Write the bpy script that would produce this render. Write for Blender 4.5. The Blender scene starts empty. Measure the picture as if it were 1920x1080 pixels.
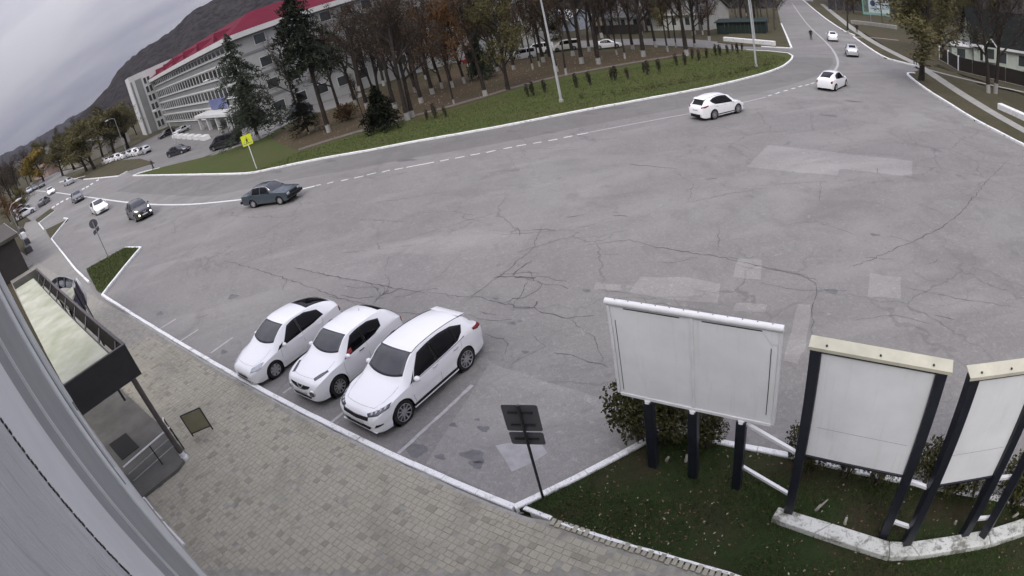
import bpy, bmesh, math, random
import numpy as np
from mathutils import Vector, Matrix, Euler
from mathutils.bvhtree import BVHTree

scene = bpy.context.scene
C = scene.collection
R = math.radians
random.seed(7)
np.random.seed(7)

# ---------------------------------------------------------------- camera
# wall-mounted wide-angle (barrel-distorting) surveillance lens
K1, K3 = 0.86036342, 0.02334211          # theta = K1*r + K3*r^3, r in half picture widths
PITCH, ROLL = 0.51866984, -0.2377082
SX, SY, CH = -0.04385676, -0.03506998, 9.90110148   # the square slopes gently away from the camera's wall
cam = bpy.data.cameras.new('camera')
cam.type = 'PANO'
cam.sensor_width = 36.0
cam.sensor_fit = 'HORIZONTAL'
cam.clip_start = 0.05
cam.clip_end = 6000
cc = cam if hasattr(cam, 'panorama_type') else cam.cycles
cc.panorama_type = 'FISHEYE_LENS_POLYNOMIAL'
cc.fisheye_fov = math.pi
cc.fisheye_polynomial_k0 = 0.0
cc.fisheye_polynomial_k1 = -K1 / 18.0
cc.fisheye_polynomial_k2 = 0.0
cc.fisheye_polynomial_k3 = -K3 / 18.0 ** 3
cc.fisheye_polynomial_k4 = 0.0
cp, sp = math.cos(PITCH), math.sin(PITCH)
cr, sr = math.cos(ROLL), math.sin(ROLL)
CAMROT = Matrix(((1, 0, 0), (0, sp, -cp), (0, cp, sp))) @ Matrix(((cr, -sr, 0), (sr, cr, 0), (0, 0, 1)))
camo = bpy.data.objects.new('camera', cam)
camo.matrix_world = Matrix.Translation((0, 0, CH)) @ CAMROT.to_4x4()
C.objects.link(camo)
scene.camera = camo
scene.render.engine = 'CYCLES'
scene.render.resolution_x, scene.render.resolution_y = 1024, 576
scene.cycles.use_denoising = True
scene.cycles.use_adaptive_sampling = True
scene.cycles.adaptive_threshold = 0.03
scene.cycles.max_bounces = 4
scene.cycles.diffuse_bounces = 2
scene.cycles.glossy_bounces = 3
scene.cycles.transparent_max_bounces = 6
vs = scene.view_settings
vs.view_transform = 'Standard'
vs.look = 'None'
vs.exposure = 0.12
vs.gamma = 1.0
vs.use_curve_mapping = False

# ---------------------------------------------------------------- overcast sky
SUN_EL, SUN_AZ = R(48), R(205)
w = bpy.data.worlds.new('World')
scene.world = w
w.use_nodes = True
nt = w.node_tree
nt.nodes.clear()
N = nt.nodes.new
LK = nt.links.new
out = N('ShaderNodeOutputWorld'); bg = N('ShaderNodeBackground')
sky = N('ShaderNodeTexSky'); sky.sky_type = 'NISHITA'; sky.sun_disc = False
sky.sun_elevation = SUN_EL; sky.sun_rotation = SUN_AZ; sky.dust_density = 4.0
tc = N('ShaderNodeTexCoord'); sep = N('ShaderNodeSeparateXYZ')
LK(tc.outputs['Generated'], sep.inputs[0])
def wmath(op, a, b=None, c=None):
    n = N('ShaderNodeMath'); n.operation = op
    for i, v in enumerate((a, b, c)):
        if v is None: continue
        if isinstance(v, (int, float)): n.inputs[i].default_value = v
        else: LK(v, n.inputs[i])
    return n.outputs[0]
zc = wmath('MAXIMUM', sep.outputs['Z'], 0.0)
zd = wmath('ADD', zc, 0.22)
comb = N('ShaderNodeCombineXYZ')
LK(wmath('DIVIDE', sep.outputs['X'], zd), comb.inputs[0]); LK(wmath('DIVIDE', sep.outputs['Y'], zd), comb.inputs[1])
map_ = N('ShaderNodeMapping'); map_.inputs['Rotation'].default_value = (0, 0, R(35)); map_.inputs['Scale'].default_value = (0.55, 1.5, 1)
LK(comb.outputs[0], map_.inputs[0])
nz = N('ShaderNodeTexNoise'); nz.inputs['Scale'].default_value = 0.9; nz.inputs['Detail'].default_value = 6; nz.inputs['Roughness'].default_value = 0.5
LK(map_.outputs[0], nz.inputs[0])
ramp = N('ShaderNodeValToRGB')
ramp.color_ramp.elements[0].position = 0.40; ramp.color_ramp.elements[0].color = (3.55, 3.55, 4.6, 1)
ramp.color_ramp.elements[1].position = 0.62; ramp.color_ramp.elements[1].color = (6.2, 6.16, 6.75, 1)
LK(nz.outputs[0], ramp.inputs[0])
# overcast sky, overhead boosted beyond natural to light the ground, horizon kept dim
grad = wmath('MULTIPLY_ADD', zc, 2.3, 0.48)
vm = N('ShaderNodeVectorMath'); vm.operation = 'SCALE'
LK(ramp.outputs[0], vm.inputs[0]); LK(grad, vm.inputs['Scale'])
mixs = N('ShaderNodeMix'); mixs.data_type = 'RGBA'; mixs.inputs[0].default_value = 0.97
LK(sky.outputs[0], mixs.inputs[6]); LK(vm.outputs[0], mixs.inputs[7])
LK(mixs.outputs[2], bg.inputs[0]); bg.inputs[1].default_value = 0.105
LK(bg.outputs[0], out.inputs[0])

sd = bpy.data.lights.new('sun', 'SUN')
sd.energy = 1.3; sd.angle = R(25); sd.color = (1.0, 0.95, 0.88)
so = bpy.data.objects.new('sun', sd); C.objects.link(so)
# sun direction: behind the camera, to the right
sdir = Vector((math.sin(SUN_AZ) * math.cos(SUN_EL), math.cos(SUN_AZ) * math.cos(SUN_EL), math.sin(SUN_EL)))
so.rotation_euler = sdir.to_track_quat('Z', 'Y').to_euler()

# ---------------------------------------------------------------- geometry of the place
def gz(x, y):
    return SX * x + SY * y
def ray(u, v):
    x, y = (u - 960) / 960, -(v - 540) / 960
    r = math.hypot(x, y) + 1e-9
    th = K1 * r + K3 * r ** 3
    s = math.sin(th) / r
    return CAMROT @ Vector((x * s, y * s, -math.cos(th)))
def g(u, v, dz=0.0):
    """survey: point of the ground plane seen in direction (u, v)"""
    d = ray(u, v)
    k = -(CH - dz) / (d.z - SX * d.x - SY * d.y)
    return Vector((d.x * k, d.y * k, CH + d.z * k))
def hgt(b, u, v):
    """height above b at which a vertical over b passes elevation of (u, v)"""
    d = ray(u, v)
    return CH + d.z / math.hypot(d.x, d.y) * math.hypot(b[0], b[1]) - b[2]
def gpt(x, y, dz=0.0):
    return Vector((x, y, gz(x, y) + dz))
GN = Vector((-SX, -SY, 1)).normalized()
def tilt(yaw):
    """orientation of a thing standing on the sloping ground, heading yaw"""
    f = Vector((math.cos(yaw), math.sin(yaw), 0)); f.z = SX * f.x + SY * f.y; f.normalize()
    l = GN.cross(f)
    return Matrix((f, l, GN)).transposed()

# ---------------------------------------------------------------- materials
MATS = {}
def nodes(name):
    m = bpy.data.materials.new(name); m.use_nodes = True
    t = m.node_tree; b = t.nodes['Principled BSDF']
    MATS[name] = m
    return m, t, b
class NT:
    def __init__(s, t): s.t = t
    def n(s, typ, **kw):
        n = s.t.nodes.new(typ)
        for k, v in kw.items(): setattr(n, k, v)
        return n
    def set(s, inp, v):
        if hasattr(v, 'is_linked') or isinstance(v, bpy.types.NodeSocket): s.t.links.new(v, inp)
        elif isinstance(v, (tuple, list)) and len(v) == 3 and inp.type == 'RGBA': inp.default_value = (*v, 1)
        else: inp.default_value = v
    def noise(s, co, scale, detail=4, rough=.55, dist=0.0):
        n = s.n('ShaderNodeTexNoise'); s.set(n.inputs['Vector'], co); n.inputs['Scale'].default_value = scale
        n.inputs['Detail'].default_value = detail; n.inputs['Roughness'].default_value = rough; n.inputs['Distortion'].default_value = dist
        return n.outputs['Fac']
    def math(s, op, a, b=0.0, c=0.0, clamp=False):
        n = s.n('ShaderNodeMath', operation=op, use_clamp=clamp)
        for i, v in enumerate((a, b, c)): s.set(n.inputs[i], v)
        return n.outputs[0]
    def rng(s, v, a, b, c=0.0, d=1.0):
        n = s.n('ShaderNodeMapRange'); s.set(n.inputs[0], v)
        for i, q in enumerate((a, b, c, d)): n.inputs[i + 1].default_value = q
        return n.outputs[0]
    def mix(s, f, a, b, mode='MIX'):
        n = s.n('ShaderNodeMix', data_type='RGBA', blend_type=mode)
        s.set(n.inputs[0], f); s.set(n.inputs[6], a); s.set(n.inputs[7], b)
        return n.outputs[2]
    def bump(s, h, strength, dist):
        n = s.n('ShaderNodeBump'); s.set(n.inputs['Height'], h); n.inputs['Strength'].default_value = strength; n.inputs['Distance'].default_value = dist
        return n.outputs[0]
    def pos(s): return s.n('ShaderNodeNewGeometry').outputs['Position']
    def obj(s): return s.n('ShaderNodeTexCoord').outputs['Object']
    def rand(s): return s.n('ShaderNodeObjectInfo').outputs['Random']
    def vmul(s, v, sc):
        n = s.n('ShaderNodeVectorMath', operation='MULTIPLY'); s.set(n.inputs[0], v); n.inputs[1].default_value = sc
        return n.outputs[0]
def pm(name, col, rough=.75, var=.18, scale=6.0, bump=0.0, metal=0.0, spec=.5, coat=0.0, world=False, col2=None, rnd=0.0, bscale=None, emit=None):
    """plain material with mottled colour"""
    if name in MATS: return MATS[name]
    m, t, b = nodes(name); q = NT(t)
    co = q.pos() if world else q.obj()
    f = q.noise(co, scale, 5, .6)
    f = q.rng(f, .3, .7)
    a = tuple(c * (1 - var) for c in col); z = col2 or tuple(min(1, c * (1 + var)) for c in col)
    c = q.mix(f, a, z)
    if rnd:
        v = q.rng(q.rand(), 0, 1, 1 - rnd, 1 + rnd)
        n = q.n('ShaderNodeVectorMath', operation='SCALE'); q.set(n.inputs[0], c); q.set(n.inputs['Scale'], v); c = n.outputs[0]
    q.set(b.inputs['Base Color'], c)
    b.inputs['Roughness'].default_value = rough; b.inputs['Metallic'].default_value = metal
    b.inputs['Specular IOR Level'].default_value = spec; b.inputs['Coat Weight'].default_value = coat; b.inputs['Coat Roughness'].default_value = .04
    if emit:
        b.inputs['Emission Color'].default_value = (*emit[0], 1); b.inputs['Emission Strength'].default_value = emit[1]
    if bump: q.set(b.inputs['Normal'], q.bump(q.noise(co, bscale or scale * 6, 5, .65), bump, .02))
    return m

# ---------------------------------------------------------------- mesh helpers
class MB:
    def __init__(s): s.v = []; s.f = []; s.m = []; s.mi = 0
    def add(s, vs, fs):
        o = len(s.v); s.v += [tuple(p) for p in vs]
        for f in fs: s.f.append(tuple(i + o for i in f)); s.m.append(s.mi)
        return s
    def box(s, c, d, rot=None, taper=1.0):
        x, y, z = d[0] / 2, d[1] / 2, d[2] / 2
        p = [Vector(((-x if i & 1 == 0 else x) * (taper if i & 4 else 1), (-y if i & 2 == 0 else y) * (taper if i & 4 else 1), -z if i & 4 == 0 else z)) for i in range(8)]
        if rot is not None: p = [rot @ q for q in p]
        p = [q + Vector(c) for q in p]
        return s.add(p, [(0, 2, 3, 1), (4, 5, 7, 6), (0, 1, 5, 4), (2, 6, 7, 3), (0, 4, 6, 2), (1, 3, 7, 5)])
    def bar(s, a, b, w, h=None, upv=(0, 0, 1)):
        a, b = Vector(a), Vector(b); d = b - a; L = d.length; d.normalize()
        u = Vector(upv)
        if abs(d.dot(u)) > .97: u = Vector((1, 0, 0)) if abs(d.x) < .9 else Vector((0, 1, 0))
        y = u.cross(d).normalized(); z = d.cross(y)
        return s.box((a + b) / 2, (L, w, h or w), Matrix((d, y, z)).transposed())
    def tube(s, path, rad, n=8, cap=True):
        path = [Vector(p) for p in path]
        if not hasattr(rad, '__len__'): rad = [rad] * len(path)
        rings = []; px = None
        for i, p in enumerate(path):
            d = (path[min(i + 1, len(path) - 1)] - path[max(i - 1, 0)])
            d = d.normalized() if d.length > 1e-9 else Vector((0, 0, 1))
            if px is None:
                px = d.orthogonal().normalized()
            else:
                px = (px - d * px.dot(d)); px = px.normalized() if px.length > 1e-6 else d.orthogonal().normalized()
            py = d.cross(px)
            rings.append([p + (px * math.cos(2 * math.pi * k / n) + py * math.sin(2 * math.pi * k / n)) * rad[i] for k in range(n)])
        vs = [q for r in rings for q in r]; fs = []
        for i in range(len(rings) - 1):
            for k in range(n):
                fs.append((i * n + k, i * n + (k + 1) % n, (i + 1) * n + (k + 1) % n, (i + 1) * n + k))
        if cap: fs += [tuple(range(n))[::-1], tuple((len(rings) - 1) * n + k for k in range(n))]
        return s.add(vs, fs)
    def lathe(s, prof, n=24, axis='z', c=(0, 0, 0), cap=False):
        c = Vector(c); vs = []; fs = []
        for r, h in prof:
            for k in range(n):
                a = 2 * math.pi * k / n
                p = (r * math.cos(a), r * math.sin(a), h) if axis == 'z' else ((r * math.cos(a), h, r * math.sin(a)) if axis == 'y' else (h, r * math.cos(a), r * math.sin(a)))
                vs.append(c + Vector(p))
        for i in range(len(prof) - 1):
            for k in range(n): fs.append((i * n + k, i * n + (k + 1) % n, (i + 1) * n + (k + 1) % n, (i + 1) * n + k))
        if cap: fs += [tuple(range(n))[::-1], tuple((len(prof) - 1) * n + k for k in range(n))]
        return s.add(vs, fs)
    def prism(s, poly, z0, z1, zf=None):
        """vertical prism over a plan polygon; zf(x, y) is added to both heights"""
        zf = zf or (lambda x, y: 0.0); n = len(poly)
        vs = [(p[0], p[1], z0 + zf(p[0], p[1])) for p in poly] + [(p[0], p[1], z1 + zf(p[0], p[1])) for p in poly]
        fs = [tuple(range(n))[::-1], tuple(range(n, 2 * n))] + [(i, (i + 1) % n, n + (i + 1) % n, n + i) for i in range(n)]
        return s.add(vs, fs)
    def grid(s, P):
        """P[i][j] points"""
        a, b = len(P), len(P[0])
        return s.add([p for r in P for p in r], [(i * b + j, i * b + j + 1, (i + 1) * b + j + 1, (i + 1) * b + j) for i in range(a - 1) for j in range(b - 1)])
    def mesh(s, name, mats, smooth=False, angle=None):
        me = bpy.data.meshes.new(name); me.from_pydata(s.v, [], s.f)
        for m in (mats if isinstance(mats, (list, tuple)) else [mats]): me.materials.append(m)
        if isinstance(mats, (list, tuple)) and len(mats) > 1: me.polygons.foreach_set('material_index', s.m)
        if smooth:
            me.polygons.foreach_set('use_smooth', [True] * len(me.polygons))
            if angle: me.set_sharp_from_angle(angle=R(angle))
        me.update()
        return me
    def build(s, name, mats, parent=None, smooth=False, angle=None, fix=True):
        me = s.mesh(name, mats, smooth, angle)
        if fix:
            bm = bmesh.new(); bm.from_mesh(me); bmesh.ops.recalc_face_normals(bm, faces=bm.faces); bm.to_mesh(me); bm.free()
            if smooth and angle: me.set_sharp_from_angle(angle=R(angle))
        return link(name, me, parent)
def link(name, data, parent=None):
    o = bpy.data.objects.new(name, data); C.objects.link(o)
    if parent is not None: o.parent = parent
    return o
def tag(o, label=None, cat=None, group=None, kind=None):
    if label: o['label'] = label
    if cat: o['category'] = cat
    if group: o['group'] = group
    if kind: o['kind'] = kind
    return o
def thing(name, label, cat, loc=(0, 0, 0), rot=None, group=None):
    o = bpy.data.objects.new(name, None); o.empty_display_size = .2; C.objects.link(o)
    m = Matrix.Translation(loc)
    if rot is not None: m = m @ (rot.to_4x4() if isinstance(rot, Matrix) else Matrix.Rotation(rot, 4, 'Z'))
    o.matrix_world = m
    return tag(o, label, cat, group)
def copy_tree(o, parent=None):
    c = o.copy(); C.objects.link(c); c.parent = parent
    for ch in list(o.children): copy_tree(ch, c)
    return c
def place(o, loc, rot=None, scale=1.0):
    m = Matrix.Translation(loc)
    if rot is not None: m = m @ (rot.to_4x4() if isinstance(rot, Matrix) else Matrix.Rotation(rot, 4, 'Z'))
    if scale != 1.0: m = m @ (Matrix.Diagonal((*scale, 1)) if hasattr(scale, '__len__') else Matrix.Scale(scale, 4))
    o.matrix_world = m
    return o
def structure(o): o['kind'] = 'structure'; return o
def resample(pts, step):
    """walk a polyline at even steps"""
    o = [Vector(pts[0])]
    for a, b in zip(pts, pts[1:]):
        a, b = Vector(a), Vector(b); n = max(1, round((b - a).length / step))
        o += [a.lerp(b, i / n) for i in range(1, n + 1)]
    return o
def smooth_line(pts, it=2):
    for _ in range(it):
        q = [Vector(pts[0])]
        for a, b in zip(pts, pts[1:]):
            a, b = Vector(a), Vector(b); q += [a.lerp(b, .25), a.lerp(b, .75)]
        pts = q + [Vector(pts[-1])]
    return pts
# ---------------------------------------------------------------- ground surfaces
def asphalt_mat(name='worn_asphalt', gain=1.0, cr=1.0):
    m, t, b = nodes(name); q = NT(t); p = q.pos()
    big = q.noise(p, .05, 2, .5); mid = q.noise(p, .45, 4, .6); fine = q.noise(p, 30, 2, .7); grit = q.noise(p, 7, 4, .75)
    c = q.mix(q.rng(big, .35, .65), (.215, .206, .205), (.262, .256, .25))
    c = q.mix(q.rng(mid, .42, .72, 0, .55), c, (.18, .172, .172))
    c = q.mix(q.rng(grit, .48, .66, 0, .45), c, (.33, .322, .318))
    c = q.mix(q.rng(fine, .4, .66, 0, .55), c, (.13, .126, .126))
    # wheel-polished and weathered areas
    wx = q.noise(q.vmul(p, (.16, .5, 1)), .55, 4, .6, .8); c = q.mix(q.rng(wx, .5, .68, 0, .45), c, (.30, .293, .288))
    wd = q.noise(p, .22, 6, .7, 1.2); c = q.mix(q.rng(wd, .53, .66, 0, .5), c, (.155, .148, .148))
    sp_ = q.noise(p, 3.1, 4, .75); c = q.mix(q.rng(sp_, .60, .70, 0, .5), c, (.34, .335, .33)); c = q.mix(q.rng(sp_, .28, .38, .45, 0), c, (.12, .116, .116))
    # oil drips and damp spots
    st = q.noise(p, .9, 2, .4, .6)
    c = q.mix(q.rng(st, .70, .76, 0, .35), c, (.10, .095, .10))
    # network of cracks, only where the surface has failed
    wv = q.n('ShaderNodeVectorMath', operation='ADD'); q.set(wv.inputs[0], p)
    nn = q.n('ShaderNodeTexNoise'); q.set(nn.inputs['Vector'], p); nn.inputs['Scale'].default_value = 1.1; nn.inputs['Detail'].default_value = 4
    sc = q.n('ShaderNodeVectorMath', operation='SCALE'); q.set(sc.inputs[0], nn.outputs['Color']); sc.inputs['Scale'].default_value = 1.0
    q.set(wv.inputs[1], sc.outputs[0])
    def crack(scale, width, lo, hi, ms):
        v = q.n('ShaderNodeTexVoronoi', feature='DISTANCE_TO_EDGE'); q.set(v.inputs['Vector'], wv.outputs[0]); v.inputs['Scale'].default_value = scale
        line = q.rng(v.outputs['Distance'], width * .35, width, 1, 0)
        mask = q.rng(q.noise(p, ms, 2, .5), lo, hi)
        return q.math('MULTIPLY', line, mask)
    k1 = crack(.22, .012, .44, .58, .07); k2 = crack(.75, .022, .54, .64, .13); k3 = crack(1.9, .04, .6, .68, .2)
    k = q.math('MAXIMUM', q.math('MAXIMUM', q.math('MULTIPLY', k1, .34), q.math('MULTIPLY', k2, .2)), q.math('MULTIPLY', k3, .14))
    c = q.mix(q.math('MULTIPLY', k, cr), c, (.055, .052, .052))
    gn = q.n('ShaderNodeVectorMath', operation='MULTIPLY'); q.set(gn.inputs[0], c); gn.inputs[1].default_value = (gain, gain * .99, gain * .94); c = gn.outputs[0]
    q.set(b.inputs['Base Color'], c)
    b.inputs['Roughness'].default_value = .82; b.inputs['Specular IOR Level'].default_value = .35
    hh = q.math('SUBTRACT', q.math('ADD', q.math('MULTIPLY', grit, .5), q.math('MULTIPLY', fine, .5)), q.math('MULTIPLY', k, 1.5))
    q.set(b.inputs['Normal'], q.bump(hh, .5, .012))
    return m
def turf_mat(name, green, brown, lo=.4, hi=.62, sc=.35):
    m, t, b = nodes(name); q = NT(t); p = q.pos()
    a = q.noise(p, sc, 5, .6); f = q.noise(p, 9, 5, .7); f2 = q.noise(p, 45, 2, .6)
    c = q.mix(q.rng(a, lo, hi), green, brown)
    c = q.mix(q.rng(f, .4, .7, 0, .6), c, tuple(v * .45 for v in green))
    c = q.mix(q.rng(f2, .55, .75, 0, .45), c, tuple(v * 1.5 for v in brown))
    q.set(b.inputs['Base Color'], c); b.inputs['Roughness'].default_value = .95; b.inputs['Specular IOR Level'].default_value = .15
    q.set(b.inputs['Normal'], q.bump(q.math('ADD', f, f2), .8, .06))
    return m
M_ASPH = asphalt_mat()
M_PATCH = asphalt_mat('pale_asphalt_patch', 1.25, .6)
M_LANE = asphalt_mat('darker_lane_asphalt', .80, .7)
M_LAWN = turf_mat('park_lawn_soil', (.080, .102, .030), (.105, .095, .040), .45, .75, .12)
M_LITTER = turf_mat('leaf_litter_soil', (.082, .072, .040), (.105, .076, .048), .35, .6, .25)
M_NEAR = turf_mat('near_lawn_soil', (.032, .050, .016), (.056, .046, .027), .48, .66, .6)  # dark green mottled with brown for the near lawn
M_VERGE = turf_mat('verge_soil', (.080, .076, .042), (.11, .092, .058), .4, .65, .3)
M_EARTH = turf_mat('open_ground', (.070, .066, .038), (.095, .078, .050), .4, .65, .05)
def kerb_mat():
    m, t, b = nodes('whitewashed_kerb'); q = NT(t); p = q.pos()
    f = q.noise(p, 2.2, 6, .7); d = q.noise(p, 26, 4, .7)
    c = q.mix(q.rng(f, .54, .66), (.82, .82, .80), (.46, .45, .42))
    c = q.mix(q.rng(d, .57, .68, 0, .8), c, (.30, .29, .26))
    q.set(b.inputs['Base Color'], c); b.inputs['Roughness'].default_value = .8
    q.set(b.inputs['Normal'], q.bump(d, .4, .01))
    return m
M_KERB = kerb_mat()
M_CONC = pm('path_concrete', (.30, .29, .26), .9, .16, 1.6, .4, world=True)
M_LINE = pm('worn_road_paint', (.66, .65, .63), .8, .22, 5.0, .2, world=True)
M_FAINT = pm('faded_road_paint', (.40, .39, .38), .85, .2, 6.0, .2, world=True)
M_CRACK = pm('crack_dark', (.098, .093, .092), .95, .2, 4.0, world=True)  # plain dark tone for the open cracks

def sheet(name, pts, mat, dz, parent=None, kind='structure'):
    """flat sheet following the slope of the ground"""
    o = MB().add([gpt(p[0], p[1], dz) for p in pts], [tuple(range(len(pts)))]).build(name, mat, parent)
    if parent is None and kind: o['kind'] = kind
    return o
def slab(name, pts, mat, h, parent=None):
    o = MB().prism([(p[0], p[1]) for p in pts], -.05, h, gz).build(name, mat, parent)
    if parent is None: structure(o)
    return o
def px(*l, dz=0.0): return [g(u, v, dz) for u, v in l]
BIG = 1500
sheet('ground', [(-BIG, -60), (BIG, -60), (BIG, BIG), (-BIG, BIG)], M_EARTH, -.06)
# the square and the streets that meet in it
road = sheet('road', px((60, 415), (38, 398), (48, 368), (60, 352), (95, 325), (200, 305), (330, 318), (500, 250), (1000, 180), (1340, 110), (1405, 95), (1445, 45), (1462, 5), (1476, -6), (1522, -6), (1525, 3), (1590, 60), (1650, 95), (1760, 150)) +
             [Vector((36, 24)), Vector((30, 10)), Vector((24, -20)), Vector((3, -20))] + px((1300, 900), (965, 965), (185, 560), (90, 455), (60, 430)), M_ASPH, 0.0)
sheet('side_lane', px((860, 118), (1000, 98), (1200, 84), (1400, 96), (1480, 100), (1478, 82), (1380, 82), (1280, 72), (1100, 76), (960, 84), (850, 104)), M_LANE, .012)
sheet('car_park', px((318, 318), (490, 258), (560, 222), (640, 200), (690, 175), (560, 170), (430, 216), (300, 250), (262, 268), (190, 305), (250, 328)), M_LANE, .016)

def kerb(pts, name='kerb', w=.16, h=.15, mat=None, step=1.0, parent=None, gap=.012, dz=0.0):
    """row of kerbstones along a line, top face set h above the road"""
    mb = MB(); P = resample([Vector((p[0], p[1], 0)) for p in pts], step)
    for a, b in zip(P, P[1:]):
        d = (b - a); L = d.length
        if L < .05: continue
        d.normalize(); n = Vector((-d.y, d.x, 0)) * w / 2
        a2, b2 = a + d * gap / 2, b - d * gap / 2; j = random.uniform(-.006, .006); hh = h + random.uniform(-.008, .008) + dz
        c = .02
        vs = []
        for q in (a2, b2):
            for off, z in ((n + n * 0, -.1), (n * 1, hh - c), (n * .8, hh), (-n * .8, hh), (-n, hh - c), (-n, -.1)):
                p = q + off + Vector((0, 0, 0)); vs.append((p.x + d.y * j, p.y - d.x * j, gz(p.x, p.y) + z))
        fs = [(i, i + 1, i + 7, i + 6) for i in range(5)] + [(0, 6, 11, 5)] + [tuple(range(6)), tuple(range(11, 5, -1))]
        mb.add(vs, fs)
    o = mb.build(name, mat or M_KERB, parent)
    return structure(o) if parent is None else o

# park lawn across the road
FARK = [(250, 330), (330, 329), (400, 328), (465, 327), (500, 320), (600, 299), (690, 284), (755, 271), (860, 253), (955, 236), (1085, 210), (1185, 192), (1310, 169), (1385, 152), (1440, 137), (1470, 125), (1485, 112), (1486, 106)]
far = px(*FARK)
far_s = smooth_line(far, 2)
back = px((1478, 101), (1440, 97), (1400, 95), (1300, 91), (1180, 93), (1060, 100), (960, 108), (860, 120), (800, 136), (740, 166), (650, 196), (560, 226), (490, 262), (400, 292), (300, 316))
slab('park_lawn', far_s + back, M_LAWN, .11)
kerb(far_s, w=.22)
kerb(px((250, 330), (262, 325), (300, 316)), w=.16)
kerb(px((1486, 106), (1478, 101), (1440, 97), (1400, 95)), w=.2)
LIT = px((505, 262), (560, 285), (640, 262), (760, 228), (880, 196), (1000, 158), (1120, 134), (1230, 116), (1300, 104), (1340, 94), (1300, 92), (1180, 94), (1060, 101), (960, 109), (860, 121), (800, 137), (740, 167), (650, 197), (560, 227))
MB().add([gpt(p.x, p.y, .125) for p in LIT], [tuple(range(len(LIT)))]).build('fallen_leaf_bed', M_LITTER)['kind'] = 'structure'
def strip(name, line, width, mat, dz, parent=None, jag=0.0):
    mb = MB(); P = [Vector((p[0], p[1], 0)) for p in line]; L = []
    for i, p in enumerate(P):
        d = (P[min(i + 1, len(P) - 1)] - P[max(i - 1, 0)]).normalized(); n = Vector((-d.y, d.x, 0))
        wd = (width[i] if hasattr(width, '__len__') else width) * .5
        a, b = p + n * wd * (1 + random.uniform(-jag, jag)), p - n * wd * (1 + random.uniform(-jag, jag)); L.append((gpt(a.x, a.y, dz), gpt(b.x, b.y, dz)))
    o = mb.grid(L).build(name, mat, parent)
    if parent is None: o['kind'] = 'structure'
    return o
strip('footpath', smooth_line(px((560, 283), (640, 258), (760, 224), (880, 192), (1000, 155), (1120, 131), (1230, 112), (1300, 101))), 1.1, pm('trodden_path', (.135, .115, .10), .95, .2, 1.0, world=True), .135)

# left side of the far road: verge beds and kerbs toward the crossing
kerb(px((157, 337), (190, 334), (222, 331), (239, 322)), w=.2)
slab('verge', px((157, 337), (190, 334), (222, 331), (240, 321), (290, 306), (262, 298), (190, 305), (150, 318), (120, 330)), M_VERGE, .1)
kerb(px((112, 342), (140, 336), (160, 331)), w=.2)
# wedge-shaped planted islands along the near street
def island(poly, edges, mat=M_VERGE, name='grass_island', h=.11):
    slab(name, px(*poly), mat, h)
    for e in edges: kerb(px(*e), w=.17)
island([(163, 507), (236, 466), (265, 466), (195, 553), (182, 545)], [[(265, 466), (230, 508), (193, 555)], [(236, 466), (265, 466)]], M_LAWN)
island([(86, 432), (128, 412), (96, 449), (92, 442)], [[(128, 411), (112, 430), (97, 449)], [(120, 410), (128, 411)]], M_VERGE)
island([(67, 413), (95, 392), (104, 396), (73, 418)], [[(104, 396), (88, 408), (73, 419)], [(73, 419), (83, 432)]], M_VERGE)
kerb(px((97, 449), (120, 478), (142, 506), (168, 531)), w=.17)
# foreground parking kerb
KA, KB = g(193, 555), g(966, 957)
kd = (KB - KA); kd.z = 0; kd.normalize(); nd = Vector((-kd.y, kd.x, 0))
if nd.x < 0: nd = -nd
def fr(al, off, z=0.0):
    """local frame of the near building: al along the parking kerb, off out from the wall, z above ground"""
    p = kd * al + nd * off
    return Vector((p.x, p.y, gz(p.x, p.y) + z))
kerb([KA, KB], w=.17)
kerb(px((966, 957), (1100, 892), (1216, 830)), w=.17)
kerb(px((1216, 830), (1262, 806)), w=.17, mat=M_CONC)
kerb(px((1320, 828), (1420, 848), (1495, 863), (1600, 888), (1760, 921), (1920, 949), (2050, 965)), w=.17)
kerb(px((985, 957), (1036, 977)), w=.12, h=.12)
slab('verge', px((1392, 87), (1483, 90), (1474, 68), (1464, 45), (1457, 15), (1440, 15), (1400, 40), (1370, 62), (1345, 80)), M_VERGE, .10)
kerb(px((1484, 90), (1475, 68), (1465, 45)), w=.3)
kerb(px((1484, 91), (1455, 90), (1428, 88)), w=.25)
# right-hand verge
kerb(smooth_line(px((1716, 139), (1703, 138), (1701, 142), (1740, 172), (1783, 198), (1827, 227), (1905, 267), (1960, 295), (2050, 350))), w=.25, h=.17)
kerb(smooth_line(px((1600, 70), (1635, 95), (1660, 110), (1690, 118), (1718, 125)), 1), w=.3, h=.17)
kerb(smooth_line(px((1505, 0), (1540, 30), (1580, 58), (1602, 67)), 1), w=.35, h=.17)
slab('verge', px((1703, 140), (1740, 172), (1827, 227), (1905, 267), (1990, 312), (2060, 300), (1990, 240), (1920, 212), (1840, 163), (1760, 122), (1725, 132)), M_VERGE, .10)
slab('verge', px((1602, 72), (1635, 95), (1660, 110), (1690, 118), (1718, 125), (1700, 112), (1660, 92), (1625, 72)), M_VERGE, .10)
slab('verge', px((1512, 2), (1540, 30), (1580, 58), (1602, 67), (1620, 62), (1580, 38), (1540, 5)), M_VERGE, .1)
slab('verge', px((1620, 62), (1660, 88), (1700, 108), (1735, 122), (1800, 140), (1920, 178), (2010, 210), (2010, 120), (1920, 90), (1800, 60), (1700, 30), (1600, 20), (1565, 25)), M_EARTH, .10)
strip('pavement', smooth_line(px((1541, 8), (1570, 32), (1605, 60), (1645, 85), (1690, 108), (1722, 124), (1748, 141), (1790, 170), (1850, 208), (1920, 248), (2000, 292))), [1.5] * 11 + [1.25] * 40, M_CONC, .125)
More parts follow.
